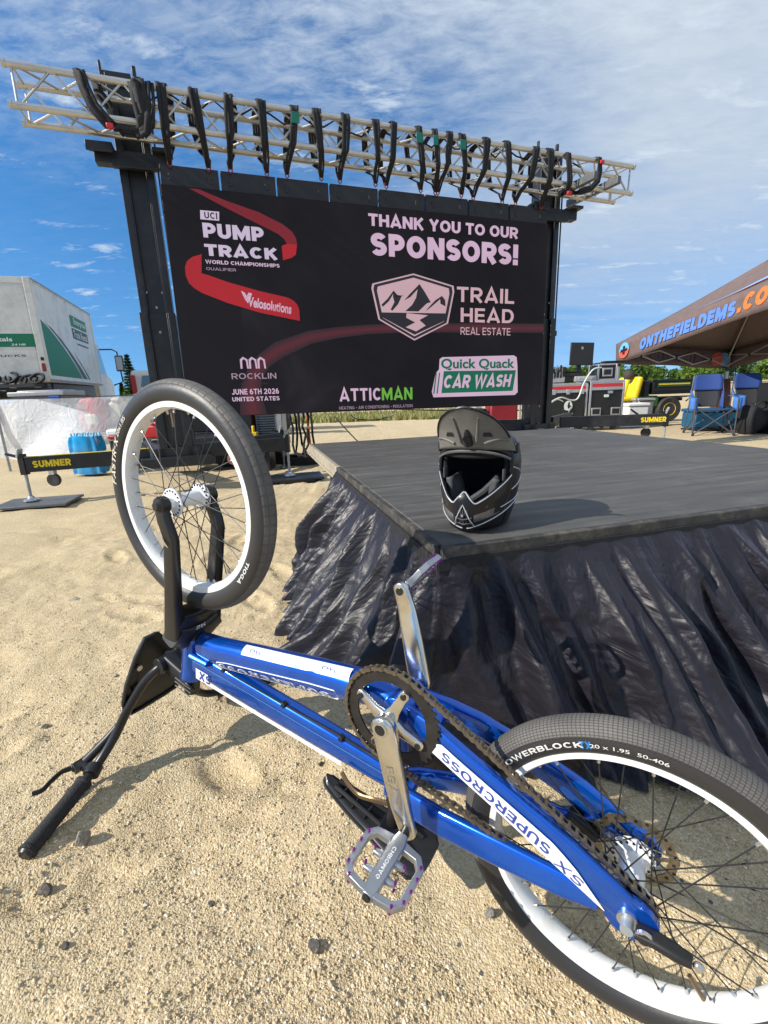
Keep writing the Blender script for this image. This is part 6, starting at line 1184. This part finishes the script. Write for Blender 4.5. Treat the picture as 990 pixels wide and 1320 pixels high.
# --- decals on the frame
def strip(nm, P, mm, par=fr): return MB().add(P, [tuple(range(len(P)))]).build(nm, mm, par)
NY = -.0292
def dt(s, v, y=None):      # on the near side of the down tube: s 0..1 from the head, v -1..1 towards the ground
    p = Vector((.44, 0, .288)).lerp(Vector((.05, 0, .022)), s); n = Vector((-.563, 0, .826)); n = Vector((-.5634, 0, .8262)); 
    t = v*1.05; yy = -.0287*math.cos(t)**.8 if y is None else y; return p+Vector((n.x, 0, n.z))*(.0345*math.sin(t))+Vector((0, yy, 0))
def tt(s, v):
    p = Vector((.455, 0, .350)).lerp(Vector((-.075, 0, .158)), s); n = Vector((-.341, 0, .940)); hw = .0197-.0025*s; hh = .031-.006*max(0, s-.4); return p+n*(hh*v)+Vector((0, -hw-.0006, 0))
def sheet(nm, f, u0, u1, v0, v1, mm, nu=14, nv=6): return MB().grid(lambda u, v: f(u0+(u1-u0)*u, v0+(v1-v0)*v), nu, nv).build(nm, mm, fr, ang=180)
def ltr(st, f, u0, u1, v0, v1, mm, bold=.02, shear=0., e=0.): return MB().text(st, (0, 0), 1, 1, bold, shear, fn=lambda x, y: Vector(f((u0+u1)/2+x*(u1-u0), (v0+v1)/2-y*(v1-v0)))+Vector((0, -e, 0))).build('lettering', mm, fr)
# down tube (upper in this pose): white panel on its underside with two small marks, outlined name below it
sheet('decal', lambda s, v: dt(s, v), .30, .90, -1.42, -.62, M['decal'], 20, 6)
dtt = lambda s, v: dt(1-s, -v)
for s0 in (.345, .76): ltr('GP', lambda s, v: Vector(dt(s, v))+Vector((0, -.0006, 0)), s0, s0+.07, -.85, -1.18, M['decal_ink'], .0, .2)
MB().add([Vector(dt(.60, -.64))+Vector((0, -.001, 0)), Vector(dt(.65, -.64))+Vector((0, -.001, 0)), Vector(dt(.625, -.92))+Vector((0, -.001, 0))], [(0, 1, 2)]).build('decal', M['blue2'], fr)
ltr('SUPERCROSS', lambda s, v: dt(s, v), .80, .13, .95, .30, M['decal'], .06, 0., .0004)
ltr('SUPERCROSS', lambda s, v: dt(s, v), .785, .145, .88, .36, M['decal_ink'], .0, 0., .0012)
def loopline(f, pts, mm, r=.0011): MB().tube([Vector(f(*q)) for q in pts], r, 6, closed=True).build('outline', mm, fr)
loopline(dt, [(.115, .62), (.125, .30), (.20, .18), (.45, .12), (.70, .06), (.83, .10), (.84, .62), (.82, 1.02), (.60, 1.02), (.30, 1.02), (.14, 1.0)], M['decal'])
# top tube: white lower edge from the head, emblem
sheet('decal', tt, .025, .10, .05, 1.0, M['decal'], 6, 4); sheet('decal', tt, .10, .78, .66, 1.0, M['decal'], 24, 3); sheet('decal', tt, .0, .95, -.46, -.43, M['blue2'], 24, 2)
ltr('SX', tt, .115, .045, .92, .10, M['decal_ink'], .03, .1, .0006)
# near chain stay: white panel with the name, upside down in this pose
def cs(s, v):
    P = [(-.07, -.034-.0108, -.022, .0215), (-.12, -.044-.0108, -.0315, .0215), (-.20, -.052-.0108, -.041, .0220), (-.30, -.058-.0098, -.0460, .0245), (-.37, -.060-.0078, -.044, .024)]
    L_ = [p[0] for p in P][::-1]; x = -.07-.30*s; g = [float(np.interp(x, L_, [p[i] for p in P][::-1])) for i in (1, 2, 3)]; return Vector((x, g[0]-.0006, g[1]+g[2]*v))
_lo = lambda q: float(np.interp(q, [0, .06, .70, .84, 1.03], [.55, -.28, -.28, .05, .90]))
MB().grid(lambda u, v: Vector(cs(.01+1.02*u, _lo(.01+1.02*u)+(.95-_lo(.01+1.02*u))*v))+Vector((0, -.0008, 0)), 40, 8).build('decal', M['decal'], fr, ang=180)
ltr('SUPERCROSS', cs, .72, .09, .74, .02, M['decal_ink'], .016, -.15, .0018); ltr('SX', cs, .90, .76, .88, .30, M['decal_ink'], .0, .1, .0018)
ltr('SX', lambda s, v: Vector((-.045-.03*s, -.0175, .10+.035*v)), 1, 0, 1, 0, M['decal'], .04)
# --- fork
fk = MB()
for s in (-1, 1):
    fk.tube([sp_(-.016, .033, s*.058), sp_(.010, .031, s*.060), sp_(.030, .0225, s*.061), sp_(.052, .0085, s*.061), sp_(.068, .001, s*.060), sp_(.22, 0, s*.055), sp_(.318, 0, s*.050)], [(.008, .011), (.0095, .0140), (.0098, .0142), (.0100, .0142), (.0102, .0145), (.0120, .0175), (.0150, .0215)], 20, True, 0, 7., (1, 0, 0))
    fk.tube([sp_(0, .032, s*.050), sp_(0, .032, s*.069)], .017, 20)
for k in range(2): fk.tube([sp_(.268, 0, -.050), sp_(.278, 0, -.030), sp_(.282, 0, 0), sp_(.278, 0, .030), sp_(.268, 0, .050)] if k == 0 else [sp_(.306, 0, -.058), sp_(.322, 0, -.030), sp_(.326, 0, 0), sp_(.322, 0, .030), sp_(.306, 0, .058)], [(.024, .023), (.030, .022), (.030, .022), (.030, .022), (.024, .023)], 18, True, 0, 5., (1, 0, 0))
fk.tube([PA+AX*.305, PA+AX*.335], [.024, .029], 20)
fko = fk.build('fork', M['carbon'], bk, ang=50, bev=.0)
for s in (-1, 1):
    V = [sp_(.045, .040, s*.0735), sp_(.075, .024, s*.075), sp_(.078, -.010, s*.0755)]; MB().add(V, [(0, 1, 2)]).build('fork_plate', M['nip'], fko)
MB().text('SR', (0, 0), .012, .026, .02, fn=lambda x, y: sp_(.262-y, -.0205, -.03+x*.4) if False else sp_(.30+y, .0, 0)+Vector((0, 0, 0))+AX*0+FWD*(-.0245)+Vector((0, x, 0))).build('lettering', M['decal'], fko)
MB().tube([sp_(0, .032, -.069), sp_(0, .032, -.077)], [.014, .008], 18).build('axle_bolt', M['black'], fko)
# --- cockpit
CL = Vector((.545, 0, .440)); b = MB(); b.tube([PA+AX*.452, PA+AX*.505], .0185, 18); b.tube([PA+AX*.475, CL], [(.022, .020), (.026, .020)], 16, sec=4., up=(0, 1, 0)); b.tube([CL+Vector((0, -.032, 0)), CL+Vector((0, .032, 0))], .021, 16)
for q in (-.018, .018): b.tube([PA+AX*.47+Vector((-.03, q, 0)), PA+AX*.47+Vector((0, q, 0))], .005, 8)
st = b.build('stem', M['black_metal'], bk, ang=50, bev=.001)
b = MB()
for k in range(3): b.bar(PA+AX*(.466+.012*k)+Vector((-.024, -.024, 0)), PA+AX*(.466+.012*k)+Vector((.03, -.026, .01)), .002, .002)
b.build('stem_edge', M['zinc'], st); MB().lathe([(.001, 0), (.012, 0), (.012, .002), (.001, .002)], 12).build('cap', M['zinc'], st)
half = [(.545, 0, .440), (.547, .028, .452), (.558, .050, .500), (.556, .082, .575), (.543, .115, .645), (.529, .155, .692), (.513, .196, .708), (.480, .275, .702), (.445, .353, .694)]
def spl(P, k=6):
    P = [Vector(p) for p in P]; Q = []
    for i in range(len(P)-1):
        p0, p1, p2, p3 = P[max(i-1, 0)], P[i], P[i+1], P[min(i+2, len(P)-1)]
        for j in range(k): t = j/k; Q.append(.5*((2*p1)+(p2-p0)*t+(2*p0-5*p1+4*p2-p3)*t*t+(3*p1-p0-3*p2+p3)*t**3))
    return Q+[P[-1]]
hp_ = spl(half); path = [Vector((p.x, -p.y, p.z)) for p in hp_[::-1]]+hp_[1:]
MB().tube(path, .0112, 16).build('handlebar', M['black_metal'], bk, ang=180)
for s in (-1, 1):
    g0, g1 = Vector((.511, s*.203, .708)), Vector((.444, s*.358, .694)); d = (g1-g0).normalized(); n = 70; P, rr_ = [], []
    for k in range(n): P.append(g0.lerp(g1, k/(n-1))); rr_.append(.0176+(.0005 if k % 2 else 0) if 3 < k < n-4 else (.0205 if k <= 3 else .0196))
    g = MB().tube(P, rr_, 18).build('grip', M['grip'], bk, ang=25); MB().tube([g1, g1+d*.006], [.0160, .013], 14).build('grip_plug', M['black'], g)
# brake lever on the near bar
b = MB(); c = Vector((.521, -.177, .703)); b.tube([c+Vector((.007, .010, 0)), c-Vector((.007, .010, 0))], .019, 16); b.tube([c+Vector((.012, 0, .008)), Vector((.556, -.185, .712)), Vector((.563, -.205, .715))], [.013, .013, .010], 12); b.box((.556, -.188, .712), (.022, .032, .020)); b.tube([Vector((.556, -.178, .712)), Vector((.561, -.120, .672)), Vector((.562, -.096, .64))], [.0125, .010, .0075], 12)
bl = b.build('brake_lever', M['black'], bk, ang=40, bev=.001); MB().tube(spl([(.562, -.200, .716), (.572, -.222, .722), (.566, -.250, .722), (.558, -.272, .720), (.565, -.290, .722)], 4), [(.0075, .004)]*4+[(.0065, .004)]*12+[(.006, .004)], 10).build('lever_blade', M['black'], bl)
MB().tube(spl([(.562, -.096, .64), (.575, -.055, .57), (.575, -.02, .50), (.56, .02, .43), (.50, .04, .36), (.44, .030, .31), (.36, .024, .29)]), .0026, 8).build('brake_hose', M['black'], bk)
MB().tube(spl([(.40, -.008, .292), (.36, -.012, .283), (.22, -.012, .232), (.08, -.010, .180), (.0, -.012, .150), (-.03, -.020, .13)]), .0026, 8).build('brake_hose', M['black'], bk)
for s_, z_ in ((.37, .286), (.20, .224), (.06, .173)):
    MB().box((s_, -.012, z_), (.010, .012, .012)).build('cable_clip', M['black'], fr, bev=.002)
# number plate in front of the bar
PL = [(-.018, .425), (-.048, .470), (-.078, .535), (-.090, .580), (-.086, .612), (-.066, .632), (-.03, .640), (.03, .640), (.066, .632), (.086, .612), (.090, .580), (.078, .535), (.048, .470), (.018, .425)]
def pl_at(y, q, e=0): return sp_(q, .166-.02*(q-.44)-y*y*1.5+e, y)
b = MB(); k = len(PL); V = [pl_at(y, q) for y, q in PL]+[pl_at(y, q, .006) for y, q in PL]+[pl_at(0, .54), pl_at(0, .54, .006)]
b.add(V, [(2*k, i, (i+1) % k) for i in range(k)]+[(2*k+1, k+(i+1) % k, k+i) for i in range(k)]+[(i, k+i, k+(i+1) % k, (i+1) % k) for i in range(k)]); npb = b.build('number_plate', M['carbon'], bk, ang=40)
b = MB(); b.tube([pl_at(y, q, -.003) for y, q in PL], .0045, 8, closed=True); b.build('plate_rim', M['black'], npb)
b = MB()
for y in (-.05, .05): b.tube([pl_at(y, .56, 0), Vector((.553, y*1.6, .582))], .006, 8); b.box(tuple(pl_at(y, .56, -.006)), (.012, .02, .02))
b.build('plate_clamp', M['black'], npb, bev=.001)
for y in (-.04, .04): MB().tube([pl_at(y, .50, -.004), pl_at(y, .50, -.010)], .008, 10).build('plate_bolt', M['zinc'], npb)
# --- saddle, post and clamp
b = MB(); 
def sad(u, v):
    x = .050-.250*u; w_ = float(np.interp(u, [0, .05, .25, .5, .75, .93, 1], [.004, .015, .022, .030, .048, .060, .030])); z = .315-.060*u+.018*math.sin(u*3.1)
    a = v*math.pi*2; c_, s_ = math.cos(a), math.sin(a); return (x, w_*math.copysign(abs(c_)**.7, c_), z+(.013*s_ if s_ > 0 else .020*s_*(-1)*-.55))
b.grid(sad, 40, 28); sdl = b.build('saddle', M['saddle'], bk, ang=180)
b = MB()
for s in (-1, 1): b.tube(spl([(.02, s*.008, .300), (-.03, s*.012, .286), (-.10, s*.016, .270), (-.17, s*.020, .258)]), .0045, 8)
for x in (.0, -.03, -.06, -.12): b.bar((x, -.018, .302-.1*(-x)*2), (x, .018, .302-.1*(-x)*2), .003, .016)
b.build('saddle_rail', M['saddle'], sdl); MB().tube([sad(u, .5+.02) for u in np.linspace(.02, .98, 30)], .0035, 8).build('saddle_edge', M['black'], sdl)
MB().tube([(-.085, 0, .20), (-.108, 0, .262)], .0135, 16).build('seatpost', M['black_metal'], bk); MB().tube([(-.1085, 0, .262), (-.112, 0, .285)], [(.02, .03), (.016, .026)], 14, sec=3).build('post_head', M['black_metal'], sdl)
b = MB(); b.tube([(-.078, 0, .178), (-.090, 0, .206)], .0215, 18); b.tube([(-.084, -.03, .192), (-.084, .03, .192)], .007, 10); cl_ = b.build('seat_clamp', M['black_metal'], bk, ang=50)
MB().tube(spl([(-.082, -.026, .196), (-.055, -.036, .205), (-.030, -.036, .225), (-.002, -.034, .228), (.022, -.030, .222)], 5), [(.006, .0035)]*21, 8).build('clamp_lever', M['bronze'], cl_)
# --- cranks
CA = 2.359; cd_ = Vector((math.cos(CA), 0, math.sin(CA)))
def crank(sgn, y0, y1):
    d = cd_*sgn; n = Vector((d.z, 0, -d.x)); b = MB(); P = []; W_ = []
    for k in range(19):
        t = k/18; P.append(d*(.175*t)+Vector((0, y0+(y1-y0)*min(1, t*1.3), 0))); W_.append((.0215-.0065*t+.002*math.sin(t*3.14), .0115-.003*t))
    cap0 = [P[0]-d*.018, P[0]-d*.014, P[0]-d*.006]; cap1 = [P[-1]+d*.006, P[-1]+d*.012, P[-1]+d*.0155]
    b.tube(cap0+P+cap1, [(.008, .009), (.015, .011), (.0205, .0115)]+W_+[(.0150, .0085), (.0115, .008), (.005, .007)], 20, True, 0, 3.4, (0, 1, 0)); o = b.build('crank_arm', M['polish'], bk, ang=60)
    s = -1 if y0 < 0 else 1
    MB().tube([Vector((0, y0+s*.0085, 0)), Vector((0, y0+s*.0132, 0))], .0135, 20).build('crank_bolt', M['nip'], o); MB().tube([Vector((0, y0+s*.0125, 0)), Vector((0, y0+s*.0137, 0))], .0095, 16).build('bolt_recess', M['black'], o)
    e = d*.175+Vector((0, y1, 0)); MB().tube([e-Vector((0, s*.010, 0)), e+Vector((0, -s*.012, 0))] if False else [e+Vector((0, -s*.0105, 0)), e+Vector((0, s*.0095, 0))], .0075, 14).build('pedal_eye', M['black'], o)
    MB().text('FSA', (0, 0), .020, .045, .0, fn=lambda x, y: d*(.085+x)-n*(y*.9)+Vector((0, y0+(y1-y0)*.65+s*.0112, 0))).build('lettering', M['nip'], o) if s < 0 else None
    return o
crank(1, -.072, -.088); crank(-1, .062, .086)
MB().tube([(0, -.068, 0), (0, .06, 0)], .012, 16).build('spindle', M['black_metal'], bk); 
CY_ = -.0475
with at_(frame_mat((0, CY_, 0), (1, 0, 0), (0, 0, 1), (0, -1, 0))):
    T = 44; b = MB(); V = []
    for k in range(T*4):
        a = 2*math.pi*k/(T*4); ro = .0905 if k % 4 in (1, 2) else .0855
        V += [(ro*math.cos(a), ro*math.sin(a), -.0016), (ro*math.cos(a), ro*math.sin(a), .0016), (.0655*math.cos(a), .0655*math.sin(a), .0016), (.0655*math.cos(a), .0655*math.sin(a), -.0016)]
    n = T*4; b.add(V, [(4*i+j, 4*i+(j+1) % 4, 4*((i+1) % n)+(j+1) % 4, 4*((i+1) % n)+j) for i in range(n) for j in range(4)]); cr = b.build('chainring', M['ring'], bk, ang=30)
    for k in range(4):
        a = CA+R(45)+k*R(90); d = Vector((math.cos(a), math.sin(a), 0)); b = MB(); b.tube([d*.012+Vector((0, 0, .012)), d*.030+Vector((0, 0, .010)), d*.052+Vector((0, 0, .006)), d*.064+Vector((0, 0, .005)), d*.0695+Vector((0, 0, .005))], [(.015, .006), (.010, .005), (.0085, .0045), (.0095, .0045), (.005, .004)], 14, True, 0, 3., (0, 0, 1)); sa_ = b.build('spider_arm', M['polish'], cr, ang=60)
        MB().tube([d*.061+Vector((0, 0, .008)), d*.061+Vector((0, 0, .0115))], .0052, 10).build('ring_bolt', M['black'], cr)
# --- chain
r1, r2 = .0895, .0335; c1, c2 = Vector((0, 0)), Vector((RA.x, RA.z)); dv = c2-c1; D_ = dv.length; ang = math.atan2(dv.y, dv.x); al = math.acos((r1-r2)/D_)
pts = []
for a in np.linspace(ang+al, ang+2*math.pi-al, 60): pts.append(Vector((r1*math.cos(a), r1*math.sin(a))))
for a in np.linspace(ang-al, ang+al, 30): pts.append(c2+Vector((r2*math.cos(a), r2*math.sin(a))))
pts.append(pts[0]); seg_ = [(pts[i+1]-pts[i]).length for i in range(len(pts)-1)]; Lc = sum(seg_); NL = round(Lc/.0127/2)*2; cum = np.concatenate([[0], np.cumsum(seg_)]); xs_ = np.interp(np.linspace(0, Lc, NL+1), cum, [p.x for p in pts]); zs_ = np.interp(np.linspace(0, Lc, NL+1), cum, [p.y for p in pts])
b = MB(); capn = 6
for i in range(NL):
    p, q = Vector((xs_[i], 0, zs_[i])), Vector((xs_[i+1], 0, zs_[i+1])); d = (q-p); d.normalize(); n = Vector((-d.z, 0, d.x)); o_ = .0042 if i % 2 else .0028; poly = []
    for k in range(5): a = math.pi/2+math.pi*k/4; poly.append(p+d*(.0042*math.cos(a))+n*(.0042*math.sin(a)))
    poly.append(p.lerp(q, .5)-n*.0027)
    for k in range(5): a = -math.pi/2+math.pi*k/4; poly.append(q+d*(.0042*math.cos(a))+n*(.0042*math.sin(a)))
    poly.append(p.lerp(q, .5)+n*.0027); m = len(poly)
    for s in (-1, 1):
        for e in ((o_, o_+.0012),):
            V = [v+Vector((0, CY_+s*e[0], 0)) for v in poly]+[v+Vector((0, CY_+s*e[1], 0)) for v in poly]; b.add(V, [tuple(range(m)), tuple(range(m, 2*m))[::-1]]+[(j, (j+1) % m, m+(j+1) % m, m+j) for j in range(m)])
    b.tube([p+Vector((0, CY_-.0056, 0)), p+Vector((0, CY_+.0056, 0))], .0019, 6); b.tube([p+Vector((0, CY_-.0027, 0)), p+Vector((0, CY_+.0027, 0))], .0037, 8)
b.build('chain', M['chain'], bk, ang=30)
with at_(frame_mat((RA.x, CY_, RA.z), (1, 0, 0), (0, 0, 1), (0, -1, 0))):
    def cog(T, y, par, nm):
        b = MB(); V = []; n = T*4; rp = .0127/2/math.sin(math.pi/T)
        for k in range(n):
            a = 2*math.pi*k/n; ro = rp+(.0022 if k % 4 in (1, 2) else -.003); V += [(ro*math.cos(a), ro*math.sin(a), y-.001), (ro*math.cos(a), ro*math.sin(a), y+.001), (.014*math.cos(a), .014*math.sin(a), y+.001), (.014*math.cos(a), .014*math.sin(a), y-.001)]
        b.add(V, [(4*i+j, 4*i+(j+1) % 4, 4*((i+1) % n)+(j+1) % 4, 4*((i+1) % n)+j) for i in range(n) for j in range(4)]); return b.build(nm, M['ring'], par, ang=30)
    cog(16, 0, rwh, 'sprocket'); MB().tube([(0, 0, -.02), (0, 0, .012)], .017, 20).build('freehub', M['ring'], rwh)
with at_(frame_mat((RA.x, .046, RA.z), (1, 0, 0), (0, 0, 1), (0, -1, 0))):
    b = MB(); n = 72; V = []
    for k in range(n):
        a = 2*math.pi*k/n; wv = .0018*math.sin(a*12); V += [((.060+wv)*math.cos(a), (.060+wv)*math.sin(a), -.0009), ((.060+wv)*math.cos(a), (.060+wv)*math.sin(a), .0009), ((.047+wv)*math.cos(a), (.047+wv)*math.sin(a), .0009), ((.047+wv)*math.cos(a), (.047+wv)*math.sin(a), -.0009)]
    b.add(V, [(4*i+j, 4*i+(j+1) % 4, 4*((i+1) % n)+(j+1) % 4, 4*((i+1) % n)+j) for i in range(n) for j in range(4)])
    for k in range(6): a = k*R(60)+.2; b.bar((.018*math.cos(a), .018*math.sin(a), 0), (.050*math.cos(a+.45), .050*math.sin(a+.45), 0), .006, .0018)
    ro_ = b.build('brake_rotor', M['rotor'], rwh, ang=30); b = MB()
    for k in range(24): a = k*R(15); b.tube([((.0535+.003*(k % 2))*math.cos(a), (.0535+.003*(k % 2))*math.sin(a), -.0015), ((.0535+.003*(k % 2))*math.cos(a), (.0535+.003*(k % 2))*math.sin(a), .0015)], .0026, 8)
    b.build('rotor_hole', M['black'], ro_)
b = MB(); b.box((-.335, .048, -.005), (.05, .028, .032)); b.box((-.32, .058, .015), (.02, .02, .03)); b.build('brake_caliper', M['black'], bk, bev=.004)
MB().tube(spl([(-.03, .02, .14), (-.10, .048, .155), (-.20, .056, .10), (-.30, .056, .03), (-.33, .052, .0)]), .0026, 8).build('brake_hose', M['black'], bk)
# rear axle with its lever
AXP = Vector((RA.x, 0, RA.z)); b = MB(); b.tube([AXP+Vector((0, -.064, 0)), AXP+Vector((0, -.070, 0))], .0130, 20); ab = b.build('axle_nut', M['zinc'], bk); MB().tube([AXP+Vector((0, -.070, 0)), AXP+Vector((0, -.084, 0))], .0080, 16).build('axle_end', M['grey_paint'], ab)
b = MB(); b.tube([AXP+Vector((-.010, -.073, -.004)), AXP+Vector((-.030, -.076, -.016)), AXP+Vector((-.052, -.080, -.028)), AXP+Vector((-.064, -.082, -.034))], [(.006, .013), (.007, .011), (.007, .010), (.005, .007)], 14, True, 0, 3., (0, 1, 0)); lv = b.build('axle_lever', M['black'], bk, ang=60)
MB().tube([AXP+Vector((-.018, -.080, -.009)), AXP+Vector((-.018, -.0835, -.009))], .0115, 18).build('lever_ring', M['nip'], lv); MB().tube([AXP+Vector((-.018, -.083, -.009)), AXP+Vector((-.018, -.0843, -.009))], .008, 16).build('ring_recess', M['black'], lv); MB().box(tuple(AXP+Vector((-.070, -.083, -.037))), (.012, .008, .010)).build('lever_tip', M['nip'], lv, bev=.003)
# --- pedals
def pedal(e, th, sgn, words):
    bx = Vector((math.cos(th), 0, math.sin(th))); ay = Vector((0, sgn, 0)); nz = ay.cross(bx) if sgn > 0 else bx.cross(ay); Mp = frame_mat(e, bx, ay, bx.cross(ay))
    with at_(Mp):
        z = .007
        out = [(-.010, .012), (-.040, .017), (-.053, .034), (-.051, .092), (-.040, .106), (-.014, .110), (.014, .110), (.040, .106), (.051, .092), (.053, .034), (.040, .017), (.010, .012)]
        b = MB(); k = len(out)
        inn = [(-.006, .026), (-.034, .027), (-.0425, .038), (-.0405, .089), (-.033, .097), (-.012, .100), (.012, .100), (.033, .097), (.0405, .089), (.0425, .038), (.034, .027), (.006, .026)]
        V = [(x, y, q*.0062) for P_ in (out, inn) for q in (-1, 1) for x, y in P_]; F = []
        for i in range(k):
            j = (i+1) % k; F += [(i, j, k+j, k+i)[::-1], (2*k+i, 2*k+j, 3*k+j, 3*k+i), (k+i, k+j, 3*k+j, 3*k+i)[::-1], (i, j, 2*k+j, 2*k+i)]
        b.add(V, F)
        b.tube([(0, .004, 0), (0, .02, 0), (0, .06, 0), (0, .10, 0), (0, .112, 0)], [(.009, .0085), (.0135, .0095), (.0125, .009), (.0115, .0085), (.008, .007)], 14, True, 0, 4., (0, 0, 1))
        for s in (-1, 1):
            for y in (.048, .076): b.tube([(s*.010, y, 0), (s*.027, y+.002*s, 0)], [(.007, .005), (.004, .004)], 10, True, 0, 3., (0, 0, 1))
        po = b.build('pedal', M['ped'], bk, ang=30, bev=.0012)
        for x, y in ((-.047, .034), (-.050, .052), (-.050, .072), (-.048, .090), (-.036, .105), (.047, .034), (.050, .052), (.050, .072), (.048, .090), (.036, .105), (-.026, .048), (-.026, .076), (.026, .048), (.026, .076)):
            for s in (-1, 1): MB().tube([(x, y, s*.005), (x, y, s*.0098)], .0022, 8).build('pin', M['pin'], po)
        MB().tube([(0, -.004, 0), (0, .006, 0)], .0085, 12).build('pedal_axle', M['black'], po); MB().tube([(0, .111, 0), (0, .1145, 0)], .0065, 12).build('end_cap', M['black'], po)
        for s in (-1, 1): MB().text(words, (0, 0), .0075, .056, .03, fn=lambda x, y: (s*y, .060+x, s*.0096)).build('lettering', M['decal'], po)
pedal(cd_*.175+Vector((0, -.100, 0)), R(17), -1, 'CHROMAG'); _e = -cd_*.175+Vector((0, .098, 0)); _v = BR.inverted() @ Vector((0, 0, CAMH))-_e; pedal(_e, math.atan2(_v.z, _v.x)+.16, 1, 'CHROMAG')
# --- tyre lettering: side nearest us is local -z
def ang_of(bx, bz, c): return math.atan2(-(bz-c.z), bx-c.x)
CUR.pop(); CUR.append(BR)
ring_text(tF, fwm, 'FASTR-X', .2275, -.15, .52, .0165, -1, M['tprint'], R0F, RTF, .03, False, .2); ring_text(tF, fwm, '20x1.85', .2275, .26, .26, .010, -1, M['tprint'], R0F, RTF, .01, False)
ring_text(tF, fwm, 'TIOGA', .2245, -3.02, .28, .011, -1, M['tprint2'], R0F, RTF, .03, False)
ring_text(tR, rwm, 'POWERBLOCK', .2250, .40, .64, .0115, -1, M['tprint2'], R0R, RTR, .03, False); ring_text(tR, rwm, 'TX', .2250, .735, .07, .013, -1, M['tblue'], R0R, RTR, .05, False); ring_text(tR, rwm, '20 x 1.95  50-406', .2245, .97, .42, .006, -1, M['tprint2'], R0R, RTR, .01, False)
CUR.pop()
# ------------------------------------------------------------------ clean-up: nothing below this line builds anything new
bpy.context.view_layer.update()
